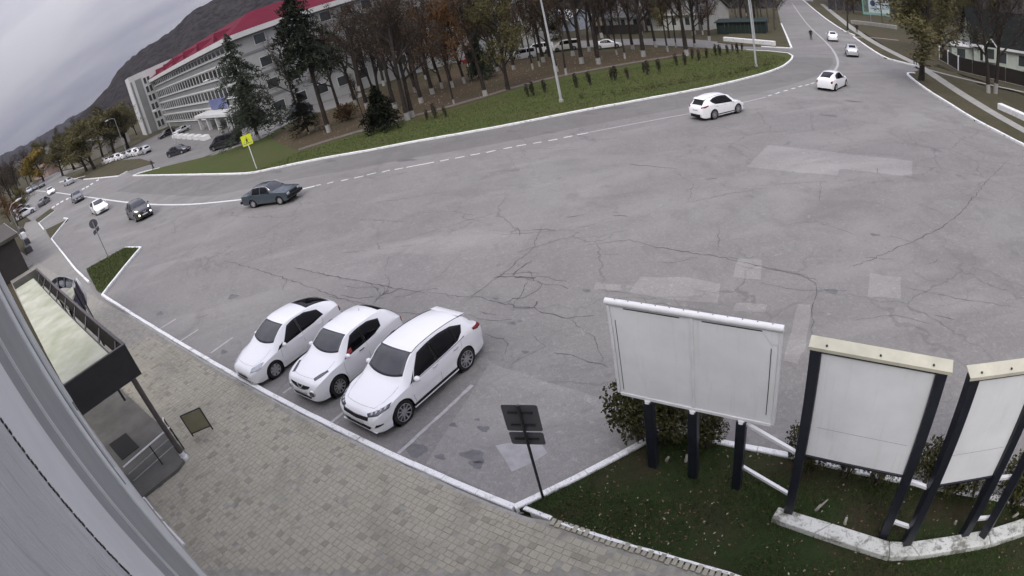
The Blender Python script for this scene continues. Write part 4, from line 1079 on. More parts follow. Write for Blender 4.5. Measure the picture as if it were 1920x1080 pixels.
def mirror_part(parent, p, s_, mat, sc=1.0):
    vs = []; fs = []; mb = MB()
    P = []
    for i in range(7):
        a = math.pi * i / 6; rr = math.sin(a) ** .6; xx = -math.cos(a) * .075 * sc
        P.append([Vector((p[0] + xx * .9 + .01, s_ * (p[1] + .10 * sc + rr * .085 * sc * math.cos(b)), p[2] + rr * .07 * sc * math.sin(b))) for b in np.linspace(0, 2 * math.pi, 11)[:10]])
    rows = [r + [r[0]] for r in P]; mb.grid(rows)
    return mb.build('mirror', mat, parent, smooth=True)
def seam(car, name, pts, parent, w=.008):
    """panel gap drawn as a raised-dark strip on the body side"""
    for s_ in (1, -1):
        mb = MB(); G = []
        for x, z in pts:
            zb = car.f['belt'](x); y = car.side(x, min(z, zb))
            G.append((x, y + .0025, z))
        L_ = []
        for i, (x, y, z) in enumerate(G):
            a, b = G[max(0, i - 1)], G[min(len(G) - 1, i + 1)]; dx, dz = b[0] - a[0], b[2] - a[2]; l = math.hypot(dx, dz) or 1; nx, nz = -dz / l * w / 2, dx / l * w / 2
            L_.append([car.X(Vector((x + nx, s_ * y, z + nz))), car.X(Vector((x - nx, s_ * y, z - nz)))])
        mb.grid(L_).build(name, M_SEAM, parent)
def top_seam(car, name, pts, parent, w=.008):
    for s_ in (1, -1):
        L_ = []
        for i, (x, p) in enumerate(pts):
            a, b = pts[max(0, i - 1)], pts[min(len(pts) - 1, i + 1)]; A_, B_ = car.roof(*a), car.roof(*b); d = (B_ - A_).normalized(); n = d.cross(Vector((0, 0, 1))).normalized() * w / 2; c = car.roof(x, p) + Vector((0, 0, .0025))
            L_.append([car.X(Vector((q.x, s_ * q.y, q.z))) for q in (c + n, c - n)])
        MB().grid(L_).build(name, M_SEAM, parent)
def finish(car, root, body_paint, spec):
    """common parts: body, underbody, wheels, glass, mirrors, handles, plates"""
    mb = car.make(); body = mb.build('body', body_paint, root, smooth=True, angle=34)
    bvh = BVHTree.FromPolygons([Vector(v) for v in mb.v], mb.f)
    W2 = max(p[1] for p in car.plan)
    MB().box(car.X(Vector((car.L / 2, 0, car.sill + .13))), (car.L - .42, W2 * 1.5, .26)).build('underbody', M_TRIM, root)
    x0, x1 = car.xf + car.Ra + .02, car.xr - car.Ra - .02; MB().box(car.X(Vector(((x0 + x1) / 2, 0, car.sill + .04))), (x1 - x0, W2 * 1.86, .12)).build('floor_pan', M_TRIM, root)
    for x in (car.xf, car.xr):
        for s_ in (1, -1):
            MB().lathe([(.0, s_ * W2 * .8), (car.Ra * .99, s_ * W2 * .8), (car.Ra * .99, s_ * (W2 * .995 - .05))], 24, 'y', car.X(Vector((x, 0, car.rt)))).build('wheel_well', M_TRIM, root)
            wheel(root, car.X(Vector((x, s_ * (W2 - car.wt / 2 - car.inset), car.rt))), car.rt, car.wt, car.rr, s_, car.spokes, car.steel)
    xc = car.hood_end; xn = .30
    top_seam(car, 'bonnet_seam', [(xc, .04), (xc * .75, .05), (xc * .5, .08), (xn, .2)], root); top_seam(car, 'bonnet_seam', [(xn, .2), (xn - .04, .5), (xn - .06, .8), (xn - .06, 1)], root)
    return body, bvh
def hatch_car():
    """low rounded five-door hatchback with a fast sloping tail"""
    root = thing('hatchback_car', 'x', 'car'); L = 4.31
    c = Car(L=L, fo=.88, wb=2.70, rt=.305, rr=.205, wt=.19, inset=.015, arch=.055, sill=.155, tuck=.06, fl=.012, xc=0, spokes=7, steel=True, hood_end=1.08, breaks=[],
            top=[(0, .52), (.05, .60), (.2, .70), (.5, .80), (.85, .905), (1.05, .98), (1.5, 1.27), (1.85, 1.43), (2.25, 1.49), (2.7, 1.475), (3.2, 1.41), (3.7, 1.28), (4.08, 1.12), (4.2, 1.03), (4.29, .85), (4.31, .62)],
            belt=[(0, .46), (.1, .55), (.4, .66), (.9, .79), (1.4, .835), (2.2, .86), (3.2, .91), (3.9, .95), (4.15, .92), (4.31, .58)],
            plan=[(0, .50), (.04, .60), (.12, .695), (.3, .785), (.6, .84), (1.0, .862), (2.2, .8625), (3.3, .855), (3.8, .82), (4.1, .755), (4.25, .68), (4.31, .55)],
            rail=[(0, .44), (.12, .58), (.4, .66), (.9, .70), (1.1, .70), (1.5, .63), (2.0, .575), (2.7, .575), (3.3, .56), (3.9, .54), (4.15, .56), (4.31, .45)],
            crown=[(0, .02), (.4, .05), (.9, .06), (1.2, .06), (2.0, .055), (3.3, .05), (4.1, .05), (4.31, .02)])
    c.xc = L / 2 - (L - (c.fo + c.wb / 2)) if False else (c.fo + c.wb / 2) - L / 2
    body, bvh = finish(c, root, P_WHITE, None); U = c.upper
    c.screen('windscreen', 1.13, 1.86, M_SCR, .95, .93, root, xb0=.16, xb1=.06)
    c.screen('rear_window', 3.02, 4.06, M_WIN, .86, .80, root)
    c.patch('front_side_window', [(1.42, .06), (1.8, .05), (2.33, .06)], [(1.62, .30), (1.98, .84), (2.33, .90)], U, M_WIN, parent=root)
    c.patch('door_pillar', [(2.335, .06), (2.385, .06)], [(2.335, .90), (2.385, .90)], U, M_TRIM, 2, 5, parent=root)
    c.patch('rear_side_window', [(2.39, .06), (2.9, .06), (3.42, .14)], [(2.39, .90), (2.8, .90), (3.30, .68)], U, M_WIN, parent=root)
    c.patch('quarter_window', [(1.22, .05), (1.40, .06)], [(1.36, .30), (1.56, .32)], U, M_WIN, 4, 3, parent=root)
    X = lambda x, y, z: c.X(Vector((x, y, z)))
    for s_ in (1, -1):
        proj_patch(bvh, 'headlight', [X(.10, s_ * .52, .56), X(.3, s_ * .74, .59), X(.42, s_ * .80, .64)], [X(.22, s_ * .50, .67), X(.5, s_ * .70, .76), X(.62, s_ * .77, .76)], (-.55, -s_ * .62, -.55), M_LAMP, root)
        proj_patch(bvh, 'tail_light', [X(4.27, s_ * .60, .66), X(4.14, s_ * .72, .68)], [X(4.25, s_ * .58, .86), X(4.10, s_ * .70, .88)], (.85, -s_ * .5, 0), M_TAIL, root)
        mirror_part(root, X(1.52, .84, .95), s_, P_WHITE)
        for x in (2.2, 3.05): MB().tube([X(x, s_ * (c.side(x, .82) + .012), .80), X(x + .09, s_ * (c.side(x + .09, .82) + .028), .80), X(x + .18, s_ * (c.side(x + .18, .82) + .012), .80)], .012, 6).build('door_handle', P_WHITE, root)
    proj_patch(bvh, 'grille', [X(0, -.30, .33), X(0, 0, .32), X(0, .30, .33)], [X(0, -.34, .41), X(0, 0, .42), X(0, .34, .41)], (-1, 0, 0), M_TRIM, root)
    proj_patch(bvh, 'lower_intake', [X(0, -.55, .235), X(0, 0, .23), X(0, .55, .235)], [X(0, -.55, .27), X(0, 0, .28), X(0, .55, .27)], (-1, 0, 0), M_TRIM, root)
    proj_patch(bvh, 'number_plate', [X(0, -.26, .43), X(0, .26, .43)], [X(0, -.26, .53), X(0, .26, .53)], (-1, 0, 0), M_PLATE, root, 6, 2, .012)
    seam(c, 'door_seam', [(1.36, .30), (1.32, .6), (1.36, .83)], root); seam(c, 'door_seam', [(2.36, .25), (2.36, .6), (2.36, .89)], root); seam(c, 'door_seam', [(3.05, .28), (3.12, .5), (3.28, .75), (3.3, .95)], root)
    MB().tube([X(3.0, 0, 1.40), X(3.05, 0, 1.53)], .006, 5).build('antenna', M_TRIM, root)
    MB().tube([X(1.25, -.55, .995), X(1.18, .0, 1.0), X(1.22, .55, .995)], .012, 5).build('wiper', M_TRIM, root)
    return root, c
def crossover_car():
    """short bulging crossover with round lower lamps and flared arches"""
    root = thing('crossover_car', 'x', 'car'); L = 4.13
    c = Car(L=L, fo=.84, wb=2.53, rt=.335, rr=.225, wt=.215, inset=.0, arch=.07, sill=.20, tuck=.05, fl=.045, xc=0, hood_end=1.1, spokes=10, steel=False, breaks=[],
            top=[(0, .60), (.04, .72), (.15, .84), (.5, .94), (.95, 1.03), (1.12, 1.09), (1.5, 1.36), (1.8, 1.52), (2.2, 1.57), (2.7, 1.57), (3.15, 1.53), (3.5, 1.44), (3.84, 1.18), (4.02, .95), (4.1, .80), (4.13, .62)],
            belt=[(0, .52), (.08, .68), (.35, .82), (.9, .93), (1.4, .945), (2.2, .955), (3.0, 1.0), (3.45, 1.03), (3.8, .97), (4.05, .85), (4.13, .58)],
            plan=[(0, .52), (.04, .63), (.12, .71), (.3, .79), (.6, .835), (1.0, .845), (2.0, .838), (2.8, .845), (3.3, .85), (3.75, .80), (4.0, .71), (4.13, .55)],
            rail=[(0, .44), (.12, .58), (.4, .66), (.9, .70), (1.15, .70), (1.5, .64), (2.0, .59), (2.7, .585), (3.2, .565), (3.6, .545), (3.95, .56), (4.13, .45)],
            crown=[(0, .02), (.4, .05), (.9, .05), (1.2, .06), (2.0, .055), (3.3, .05), (4.0, .05), (4.13, .02)])
    c.xc = (c.fo + c.wb / 2) - L / 2
    body, bvh = finish(c, root, P_WHITE, None); U = c.upper
    c.screen('windscreen', 1.20, 1.80, M_SCR, .95, .93, root, xb0=.14, xb1=.05); c.screen('rear_window', 3.36, 3.80, M_WIN, .84, .8, root)
    c.patch('front_side_window', [(1.34, .06), (1.8, .06), (2.28, .07)], [(1.58, .42), (1.92, .86), (2.28, .90)], U, M_WIN, parent=root)
    c.patch('door_pillar', [(2.283, .07), (2.327, .07)], [(2.283, .90), (2.327, .90)], U, M_TRIM, 2, 5, parent=root)
    c.patch('rear_side_window', [(2.33, .07), (2.7, .09), (3.05, .22)], [(2.33, .90), (2.7, .88), (3.12, .66)], U, M_WIN, parent=root)
    X = lambda x, y, z: c.X(Vector((x, y, z)))
    for s_ in (1, -1):
        proj_patch(bvh, 'running_light', [X(.26, s_ * .57, .82), X(.45, s_ * .66, .86), X(.72, s_ * .75, .92)], [X(.30, s_ * .47, .86), X(.5, s_ * .56, .93), X(.74, s_ * .69, .955)], (-.35, -s_ * .35, -.85), M_LAMPD, root)
        hc = X(.02, s_ * .55, .52); h_, nn, _, _ = bvh.ray_cast(hc + Vector((1, 0, 0)), Vector((-1, 0, 0))); h_ = h_ or hc
        o = MB().lathe([(.0, .03), (.06, .028), (.085, .015), (.105, -.02)], 22, 'x').build('round_headlight', M_LAMPD, root, smooth=True); o.matrix_parent_inverse = Matrix(); o.location = h_ + Vector((.005, 0, 0)); o.rotation_euler = (0, 0, s_ * R(18))
        o = MB().lathe([(.083, .018), (.10, .012), (.112, -.03)], 22, 'x').build('lamp_ring', M_CHROME, root, smooth=True); o.location = h_ + Vector((.008, 0, 0)); o.rotation_euler = (0, 0, s_ * R(18))
        proj_patch(bvh, 'tail_light', [X(4.08, s_ * .60, .70), X(3.92, s_ * .72, .74)], [X(4.04, s_ * .58, .86), X(3.86, s_ * .68, .92)], (.85, -s_ * .5, -.1), M_TAIL, root)
        mirror_part(root, X(1.45, .82, 1.06), s_, P_WHITE, 1.05)
        MB().tube([X(1.95, s_ * (c.side(1.95, .9) + .012), .89), X(2.05, s_ * (c.side(2.05, .9) + .03), .89), X(2.15, s_ * (c.side(2.15, .9) + .012), .89)], .013, 6).build('door_handle', M_TRIM, root)
    proj_patch(bvh, 'grille', [X(0, -.42, .66), X(0, -.2, .585), X(0, 0, .57), X(0, .2, .585), X(0, .42, .66)], [X(0, -.50, .735), X(0, -.2, .72), X(0, 0, .715), X(0, .2, .72), X(0, .50, .735)], (-1, 0, 0), M_TRIM, root, 14, 4)
    proj_patch(bvh, 'grille_emblem_bar', [X(0, -.16, .71), X(0, -.06, .60), X(0, 0, .585), X(0, .06, .60), X(0, .16, .71)], [X(0, -.12, .715), X(0, -.05, .64), X(0, 0, .625), X(0, .05, .64), X(0, .12, .715)], (-1, 0, 0), M_CHROME, root, 10, 2, .014)
    proj_patch(bvh, 'lower_intake', [X(0, -.40, .30), X(0, .40, .30)], [X(0, -.46, .39), X(0, .46, .39)], (-1, 0, 0), M_TRIM, root)
    proj_patch(bvh, 'number_plate', [X(0, -.26, .42), X(0, .26, .42)], [X(0, -.26, .53), X(0, .26, .53)], (-1, 0, 0), M_PLATE, root, 6, 2, .014)
    seam(c, 'door_seam', [(1.28, .36), (1.24, .6), (1.28, .92)], root); seam(c, 'door_seam', [(2.30, .30), (2.30, .6), (2.30, .98)], root)
    c.patch('driver_seat', [(1.50, .10), (1.72, .10)], [(1.58, .38), (1.74, .36)], U, M_REDIN, 4, 4, .0075, False, root, .002)
    MB().tube([X(2.95, 0, 1.50), X(3.03, 0, 1.62)], .006, 5).build('antenna', M_TRIM, root)
    MB().tube([X(1.32, -.55, 1.10), X(1.25, .0, 1.11), X(1.29, .55, 1.10)], .012, 5).build('wiper', M_TRIM, root)
    return root, c
def suv_car(bodyp=None, name='suv_car'):
    """mid-size sport utility car, sloping rear glass with spoiler, slim lamps"""
    root = thing(name, 'x', 'car'); L = 4.72; pw = bodyp or P_WHITE
    c = Car(L=L, fo=.94, wb=2.66, rt=.36, rr=.262, wt=.225, inset=.005, arch=.06, sill=.20, tuck=.055, fl=.02, xc=0, hood_end=1.15, spokes=10, steel=False, breaks=[], groove=.018,
            top=[(0, .60), (.04, .70), (.12, .79), (.4, .90), (.9, 1.02), (1.15, 1.09), (1.5, 1.33), (1.85, 1.57), (2.2, 1.655), (2.8, 1.68), (3.4, 1.64), (3.85, 1.57), (4.10, 1.50), (4.16, 1.46), (4.42, 1.16), (4.6, 1.02), (4.69, .90), (4.72, .62)],
            belt=[(0, .52), (.08, .66), (.35, .79), (.9, .92), (1.5, .96), (2.4, .99), (3.3, 1.04), (3.9, 1.08), (4.3, 1.05), (4.6, .98), (4.72, .58)],
            plan=[(0, .58), (.04, .70), (.12, .78), (.3, .855), (.6, .90), (1.0, .915), (2.4, .9175), (3.5, .912), (4.1, .88), (4.45, .80), (4.64, .72), (4.72, .60)],
            rail=[(0, .50), (.12, .64), (.4, .72), (.9, .76), (1.2, .76), (1.6, .69), (2.1, .63), (2.8, .625), (3.5, .605), (4.0, .58), (4.2, .57), (4.5, .60), (4.72, .50)],
            crown=[(0, .02), (.4, .05), (.9, .06), (1.2, .06), (2.0, .055), (3.4, .05), (4.1, .045), (4.72, .02)])
    c.xc = (c.fo + c.wb / 2) - L / 2
    body, bvh = finish(c, root, pw, None); U = c.upper
    c.screen('windscreen', 1.24, 1.92, M_SCR, .95, .93, root, xb0=.15, xb1=.06); c.screen('rear_window', 4.18, 4.50, M_WIN, .88, .84, root)
    c.patch('front_side_window', [(1.52, .05), (2.0, .05), (2.52, .05)], [(1.76, .50), (2.08, .86), (2.52, .90)], U, M_WIN, parent=root)
    c.patch('rear_side_window', [(2.56, .05), (3.0, .05), (3.42, .07)], [(2.56, .90), (3.0, .90), (3.46, .84)], U, M_WIN, parent=root)
    c.patch('door_pillar', [(2.522, .05), (2.558, .05)], [(2.522, .90), (2.558, .90)], U, M_TRIM, 2, 5, parent=root)
    c.patch('door_pillar', [(3.422, .07), (3.448, .07)], [(3.462, .84), (3.488, .83)], U, M_TRIM, 2, 5, parent=root)
    c.patch('quarter_window', [(3.45, .07), (3.70, .26)], [(3.49, .83), (3.86, .60)], U, M_WIN, 6, 4, parent=root)
    c.patch('front_quarter_window', [(1.40, .05), (1.50, .05)], [(1.58, .34), (1.72, .50)], U, M_WIN, 4, 3, parent=root)
    X = lambda x, y, z: c.X(Vector((x, y, z)))
    for s_ in (1, -1):
        proj_patch(bvh, 'headlight', [X(.06, s_ * .50, .69), X(.22, s_ * .74, .72), X(.55, s_ * .87, .80)], [X(.12, s_ * .44, .76), X(.35, s_ * .72, .825), X(.72, s_ * .84, .87)], (-.62, -s_ * .62, -.48), M_LAMPD, root, 14, 5)
        for k in range(4):
            u = .16 + k * .2; a = Vector(X(.06, s_ * .50, .69)).lerp(X(.55, s_ * .87, .80), u); b = Vector(X(.12, s_ * .44, .76)).lerp(X(.72, s_ * .84, .87), u); e2 = Vector(X(.06, s_ * .50, .69)).lerp(X(.55, s_ * .87, .80), u + .09); f2 = Vector(X(.12, s_ * .44, .76)).lerp(X(.72, s_ * .84, .87), u + .09)
            proj_patch(bvh, 'lamp_unit', [a.lerp(b, .15), e2.lerp(f2, .15)], [a.lerp(b, .75), e2.lerp(f2, .75)], (-.62, -s_ * .62, -.48), M_LAMP, root, 3, 3, .011)
        proj_patch(bvh, 'fog_slot', [X(.1, s_ * .62, .40), X(.25, s_ * .82, .44)], [X(.1, s_ * .70, .50), X(.25, s_ * .83, .47)], (-.8, -s_ * .6, 0), M_TRIM, root, 4, 3)
        proj_patch(bvh, 'tail_light', [X(4.66, s_ * .60, .90), X(4.4, s_ * .82, .94), X(4.15, s_ * .87, 1.03)], [X(4.62, s_ * .52, .98), X(4.36, s_ * .76, 1.06), X(4.12, s_ * .84, 1.10)], (.6, -s_ * .75, -.25), M_TAIL, root)
        mirror_part(root, X(1.62, .88, 1.06), s_, pw, 1.15)
        for x in (2.28, 3.18): MB().tube([X(x, s_ * (c.side(x, .9) + .012), .93), X(x + .1, s_ * (c.side(x + .1, .9) + .032), .93), X(x + .2, s_ * (c.side(x + .2, .9) + .012), .935)], .014, 6).build('door_handle', M_CHROME, root)
        MB().bar(X(c.xf + .42, s_ * (c.side(2, .3) - .0), .30), X(c.xr - .42, s_ * (c.side(3, .3) - .0), .32), .05, .07).build('side_skirt', M_TRIM, root)
        MB().bar(X(c.xf + .40, s_ * (c.side(2, .3) + .012), .245), X(c.xr - .40, s_ * (c.side(3, .3) + .012), .265), .04, .035).build('skirt_lip', pw, root)
        MB().tube([X(x, s_ * (U(x, 1).y - .03), U(x, 1).z + .012) for x in np.linspace(1.95, 4.0, 10)], .010, 6).build('roof_channel', M_TRIM, root)
        c.patch('belt_trim', [(1.38, .0), (2.5, .0), (3.72, .0)], [(1.40, .045), (2.5, .04), (3.72, .05)], U, M_CHROME, 16, 1, .007, False, root, .003) if s_ > 0 else None
    G = [[c.X(Vector((x, y, z))) for y in np.linspace(-.56, .56, 9)] for x, z in ((3.98, 1.535), (4.10, 1.512), (4.26, 1.475), (4.285, 1.458), (4.26, 1.44), (4.15, 1.43))]
    MB().grid(G).build('roof_spoiler', pw, root, smooth=True)
    proj_patch(bvh, 'grille', [X(0, -.50, .60), X(0, 0, .54), X(0, .50, .60)], [X(0, -.52, .70), X(0, 0, .675), X(0, .52, .70)], (-1, 0, 0), M_TRIM, root, 14, 4)
    proj_patch(bvh, 'grille_bar', [X(0, -.50, .695), X(0, 0, .67), X(0, .50, .695)], [X(0, -.5, .72), X(0, 0, .695), X(0, .50, .72)], (-1, 0, 0), M_CHROME, root, 12, 2, .012)
    proj_patch(bvh, 'lower_intake', [X(0, -.46, .30), X(0, .46, .30)], [X(0, -.58, .42), X(0, .58, .42)], (-1, 0, 0), M_TRIM, root)
    proj_patch(bvh, 'number_plate', [X(0, -.26, .42), X(0, .26, .42)], [X(0, -.26, .53), X(0, .26, .53)], (-1, 0, 0), M_PLATE, root, 6, 2, .016)
    proj_patch(bvh, 'rear_number_plate', [X(L, -.26, .72), X(L, .26, .72)], [X(L, -.26, .83), X(L, .26, .83)], (1, 0, 0), M_PLATE, root, 6, 2, .012)
    proj_patch(bvh, 'rear_bumper_trim', [X(L, -.6, .30), X(L, .6, .30)], [X(L, -.62, .48), X(L, .62, .48)], (1, 0, 0), M_TRIM, root, 8, 3, .008)
    MB().grid([[X(x, y, .235 + .02 * (i == 1)) for y in np.linspace(-.72, .72, 9)] for i, x in enumerate((.22, .0, .04))]).build('front_lip', pw, root)
    seam(c, 'door_seam', [(1.46, .36), (1.42, .6), (1.46, .94)], root); seam(c, 'door_seam', [(2.54, .33), (2.54, .6), (2.54, 1.02)], root); seam(c, 'door_seam', [(3.25, .36), (3.34, .6), (3.52, .85), (3.55, 1.07)], root)
    MB().tube([X(1.38, -.6, 1.105), X(1.30, .0, 1.11), X(1.34, .6, 1.105)], .013, 5).build('wiper', M_TRIM, root)
    return root, c
def sedan_car():
    """boxy old three-box saloon"""
    root = thing('saloon_car', 'x', 'car'); L = 4.2
    c = Car(L=L, fo=.74, wb=2.45, rt=.295, rr=.19, wt=.17, inset=.03, arch=.06, sill=.24, tuck=.05, fl=.006, xc=0, hood_end=1.15, spokes=8, steel=True, breaks=[],
            top=[(0, .62), (.03, .80), (.08, .84), (.5, .89), (1.1, .94), (1.2, .97), (1.55, 1.24), (1.78, 1.37), (2.2, 1.40), (2.9, 1.38), (3.05, 1.34), (3.35, 1.08), (3.5, .98), (3.6, .96), (4.1, .93), (4.17, .90), (4.2, .62)],
            belt=[(0, .55), (.05, .77), (.5, .83), (1.2, .88), (2.2, .885), (3.4, .90), (4.12, .88), (4.2, .58)],
            plan=[(0, .70), (.03, .76), (.1, .785), (.4, .80), (1.2, .806), (3.2, .806), (3.9, .795), (4.15, .77), (4.2, .72)],
            rail=[(0, .64), (.1, .70), (.5, .73), (1.15, .74), (1.5, .66), (1.85, .60), (2.9, .60), (3.1, .62), (3.5, .72), (4.1, .71), (4.2, .65)],
            crown=[(0, .02), (.3, .03), (1.1, .03), (1.5, .05), (2.2, .05), (3.0, .05), (3.6, .02), (4.2, .015)])
    c.xc = (c.fo + c.wb / 2) - L / 2
    body, bvh = finish(c, root, P_TEAL, None); U = c.upper
    c.screen('windscreen', 1.22, 1.76, M_SCR, .95, .92, root, xb0=.06, xb1=.03); c.screen('rear_window', 3.06, 3.46, M_WIN, .9, .93, root)
    c.patch('front_side_window', [(1.42, .06), (1.8, .06), (2.28, .06)], [(1.62, .62), (1.82, .90), (2.28, .92)], U, M_WIN, parent=root); c.patch('rear_side_window', [(2.34, .06), (2.7, .06), (3.06, .08)], [(2.34, .92), (2.7, .92), (2.98, .88)], U, M_WIN, parent=root)
    X = lambda x, y, z: c.X(Vector((x, y, z)))
    for s_ in (1, -1):
        proj_patch(bvh, 'headlight', [X(0, s_ * .44, .60), X(0, s_ * .72, .60)], [X(0, s_ * .44, .75), X(0, s_ * .72, .75)], (-1, 0, 0), M_LAMP, root, 6, 3)
        proj_patch(bvh, 'tail_light', [X(L, s_ * .40, .62), X(L, s_ * .72, .62)], [X(L, s_ * .40, .80), X(L, s_ * .72, .80)], (1, 0, 0), M_TAIL, root, 6, 3)
        mirror_part(root, X(1.55, .80, .95), s_, M_TRIM, .8)
        c.patch('sill_trim', [(1.1, 0), (2.8, 0)], [(1.1, 1), (2.8, 1)], lambda x, q: Vector((x, c.side(x, .26 + .20 * q), .26 + .20 * q)), M_TRIM, 10, 2, .006, False, root, .003) if s_ > 0 else c.patch('sill_trim', [(1.1, 0), (2.8, 0)], [(1.1, 1), (2.8, 1)], lambda x, q: Vector((x, -c.side(x, .26 + .20 * q), .26 + .20 * q)), M_TRIM, 10, 2, .006, False, root, .003)
        MB().tube([X(x, s_ * (U(x, 1).y + .01), U(x, 1).z) for x in np.linspace(1.4, 3.3, 14)], .014, 6).build('drip_rail', M_CHROME, root)
    proj_patch(bvh, 'grille', [X(0, -.42, .60), X(0, .42, .60)], [X(0, -.42, .74), X(0, .42, .74)], (-1, 0, 0), M_TRIM, root, 6, 3)
    for x, nm in ((-.05, 'front_bumper'), (L + .05, 'rear_bumper')): MB().box(X(x, 0, .47), (.12, 1.62, .16)).build(nm, M_TRIM, root)
    seam(c, 'door_seam', [(1.36, .30), (1.36, .86)], root); seam(c, 'door_seam', [(2.31, .28), (2.31, .87)], root)
    return root, c
def van_car():
    """tall one-box van"""
    root = thing('passenger_van', 'x', 'van'); L = 4.9
    c = Car(L=L, fo=.85, wb=2.9, rt=.33, rr=.215, wt=.2, inset=.01, arch=.05, sill=.24, tuck=.04, fl=.006, xc=0, hood_end=.66, spokes=8, steel=False, breaks=[],
            top=[(0, .62), (.04, .78), (.15, .90), (.5, 1.08), (.7, 1.2), (1.2, 1.65), (1.6, 1.84), (2.4, 1.90), (4.2, 1.88), (4.7, 1.82), (4.82, 1.6), (4.88, 1.0), (4.9, .62)],
            belt=[(0, .55), (.1, .75), (.6, .98), (1.5, 1.06), (3.0, 1.1), (4.7, 1.12), (4.9, .58)],
            plan=[(0, .62), (.05, .74), (.2, .83), (.6, .88), (2.4, .89), (4.5, .88), (4.8, .83), (4.9, .74)],
            rail=[(0, .5), (.2, .7), (.6, .78), (1.2, .74), (1.8, .72), (4.4, .72), (4.75, .72), (4.9, .66)],
            crown=[(0, .02), (.5, .05), (1.2, .07), (2.0, .06), (4.5, .06), (4.9, .02)])
    c.xc = (c.fo + c.wb / 2) - L / 2
    body, bvh = finish(c, root, P_BLACK, None); U = c.upper
    c.screen('windscreen', .74, 1.50, M_SCR, .95, .92, root, xb0=.12, xb1=.05); c.screen('rear_window', 4.74, 4.84, M_WIN, .9, .9, root)
    for nm, a, b in (('front_side_window', 1.3, 2.0), ('middle_side_window', 2.08, 3.2), ('rear_side_window', 3.28, 4.5)): c.patch(nm, [(a, .06), (b, .06)], [(a + (.2 if a < 1.5 else 0), .9), (b, .9)], U, M_WIN, parent=root)
    X = lambda x, y, z: c.X(Vector((x, y, z)))
    for s_ in (1, -1):
        proj_patch(bvh, 'headlight', [X(.05, s_ * .5, .70), X(.3, s_ * .82, .76)], [X(.15, s_ * .5, .84), X(.45, s_ * .8, .92)], (-.7, -s_ * .6, -.35), M_LAMP, root); mirror_part(root, X(1.25, .86, 1.1), s_, P_BLACK, 1.2)
    proj_patch(bvh, 'grille', [X(0, -.45, .40), X(0, .45, .40)], [X(0, -.45, .66), X(0, .45, .66)], (-1, 0, 0), M_TRIM, root)
    return root, c
CARS = {k: f() for k, f in (('hatch', hatch_car), ('cross', crossover_car), ('suv', suv_car), ('sedan', sedan_car), ('van', van_car))}
USED = set()
def repaint(o, old, new):
    for sl in o.material_slots:
        if sl.material == old: sl.link = 'OBJECT'; sl.material = new
    for ch in o.children: repaint(ch, old, new)
BASEP = {'hatch': P_WHITE, 'cross': P_WHITE, 'suv': P_WHITE, 'sedan': P_TEAL, 'van': P_BLACK}
def car(kind, label, p, yaw, pnt=None, scale=1.0, group=None, lit=False, raise_=0.0):
    root = CARS[kind][0]
    o = root if kind not in USED else copy_tree(root)
    if kind not in USED: USED.add(kind); first = True
    CARLIST.append((o, kind, pnt, lit))
    o['label'] = label
    if group: o['group'] = group
    place(o, gpt(p[0], p[1], .004 + raise_), tilt(yaw), scale)
    return o
CARLIST = []
def yaw_of(a, b): return math.atan2(b[1] - a[1], b[0] - a[0])
# the three white cars in the bays, noses to the kerb
NOSE = -nd
def park(kind, label, fu, fv, ru, rv, wfrac):
    """set by the near-side wheels' contact points"""
    a, b = g(fu, fv), g(ru, rv); c = CARS[kind][1]; d = (a - b); d.z = 0; y = math.atan2(d.y, d.x); d.normalize(); n = Vector((-d.y, d.x, 0))
    W2 = max(q[1] for q in c.plan) - c.wt * .5
    m = (a + b) / 2 + n * W2 * wfrac
    return car(kind, label, m, y)
park('suv', 'large white sport utility car with black grille, nearest of the three parked cars', 760, 791, 876, 690, -1)
# heading shared by the other two
hy = math.atan2(NOSE.y, NOSE.x)
def park2(kind, label, fu, fv, dy=0.0):
    a = g(fu, fv); c = CARS[kind][1]; y = hy + dy; d = Vector((math.cos(y), math.sin(y), 0)); n = Vector((-d.y, d.x, 0)); W2 = max(q[1] for q in c.plan) - c.wt * .5
    m = a - d * (c.wb / 2) + n * -W2
    return car(kind, label, m, y)
park2('cross', 'small rounded white crossover with round headlamps, middle of the three parked cars', 640, 739, R(1))
park2('hatch', 'low white hatchback with black side glass, parked farthest along the kerb of the three', 521, 706, R(0))
# ---------------------------------------------------------------- trees
def bark_mat(name, wash, col=(.030, .025, .022)):
    m, t, b = nodes(name); q = NT(t); o = q.obj()
    f = q.noise(q.vmul(o, (1, 1, .25)), 9, 4, .7); c = q.mix(q.rng(f, .35, .7), col, tuple(v * 2.0 for v in col))
    if wash:
        z = q.n('ShaderNodeSeparateXYZ'); q.set(z.inputs[0], o)
        e = q.math('ADD', z.outputs['Z'], q.math('MULTIPLY', q.noise(o, 5, 3, .6), .35)); k = q.rng(e, wash, wash + .12, 1, 0)
        k = q.math('MULTIPLY', k, q.rng(q.noise(o, 7, 4, .7), .3, .5, .55, 1)); c = q.mix(k, c, (.36, .35, .32))
    q.set(b.inputs['Base Color'], c); b.inputs['Roughness'].default_value = .95; b.inputs['Specular IOR Level'].default_value = .1
    q.set(b.inputs['Normal'], q.bump(f, .8, .04)); return m
M_BARKW = bark_mat('whitewashed_bark', .95); M_BARK = bark_mat('dark_bark', 0); M_BARKP = bark_mat('grey_bark', 0, (.075, .066, .055))
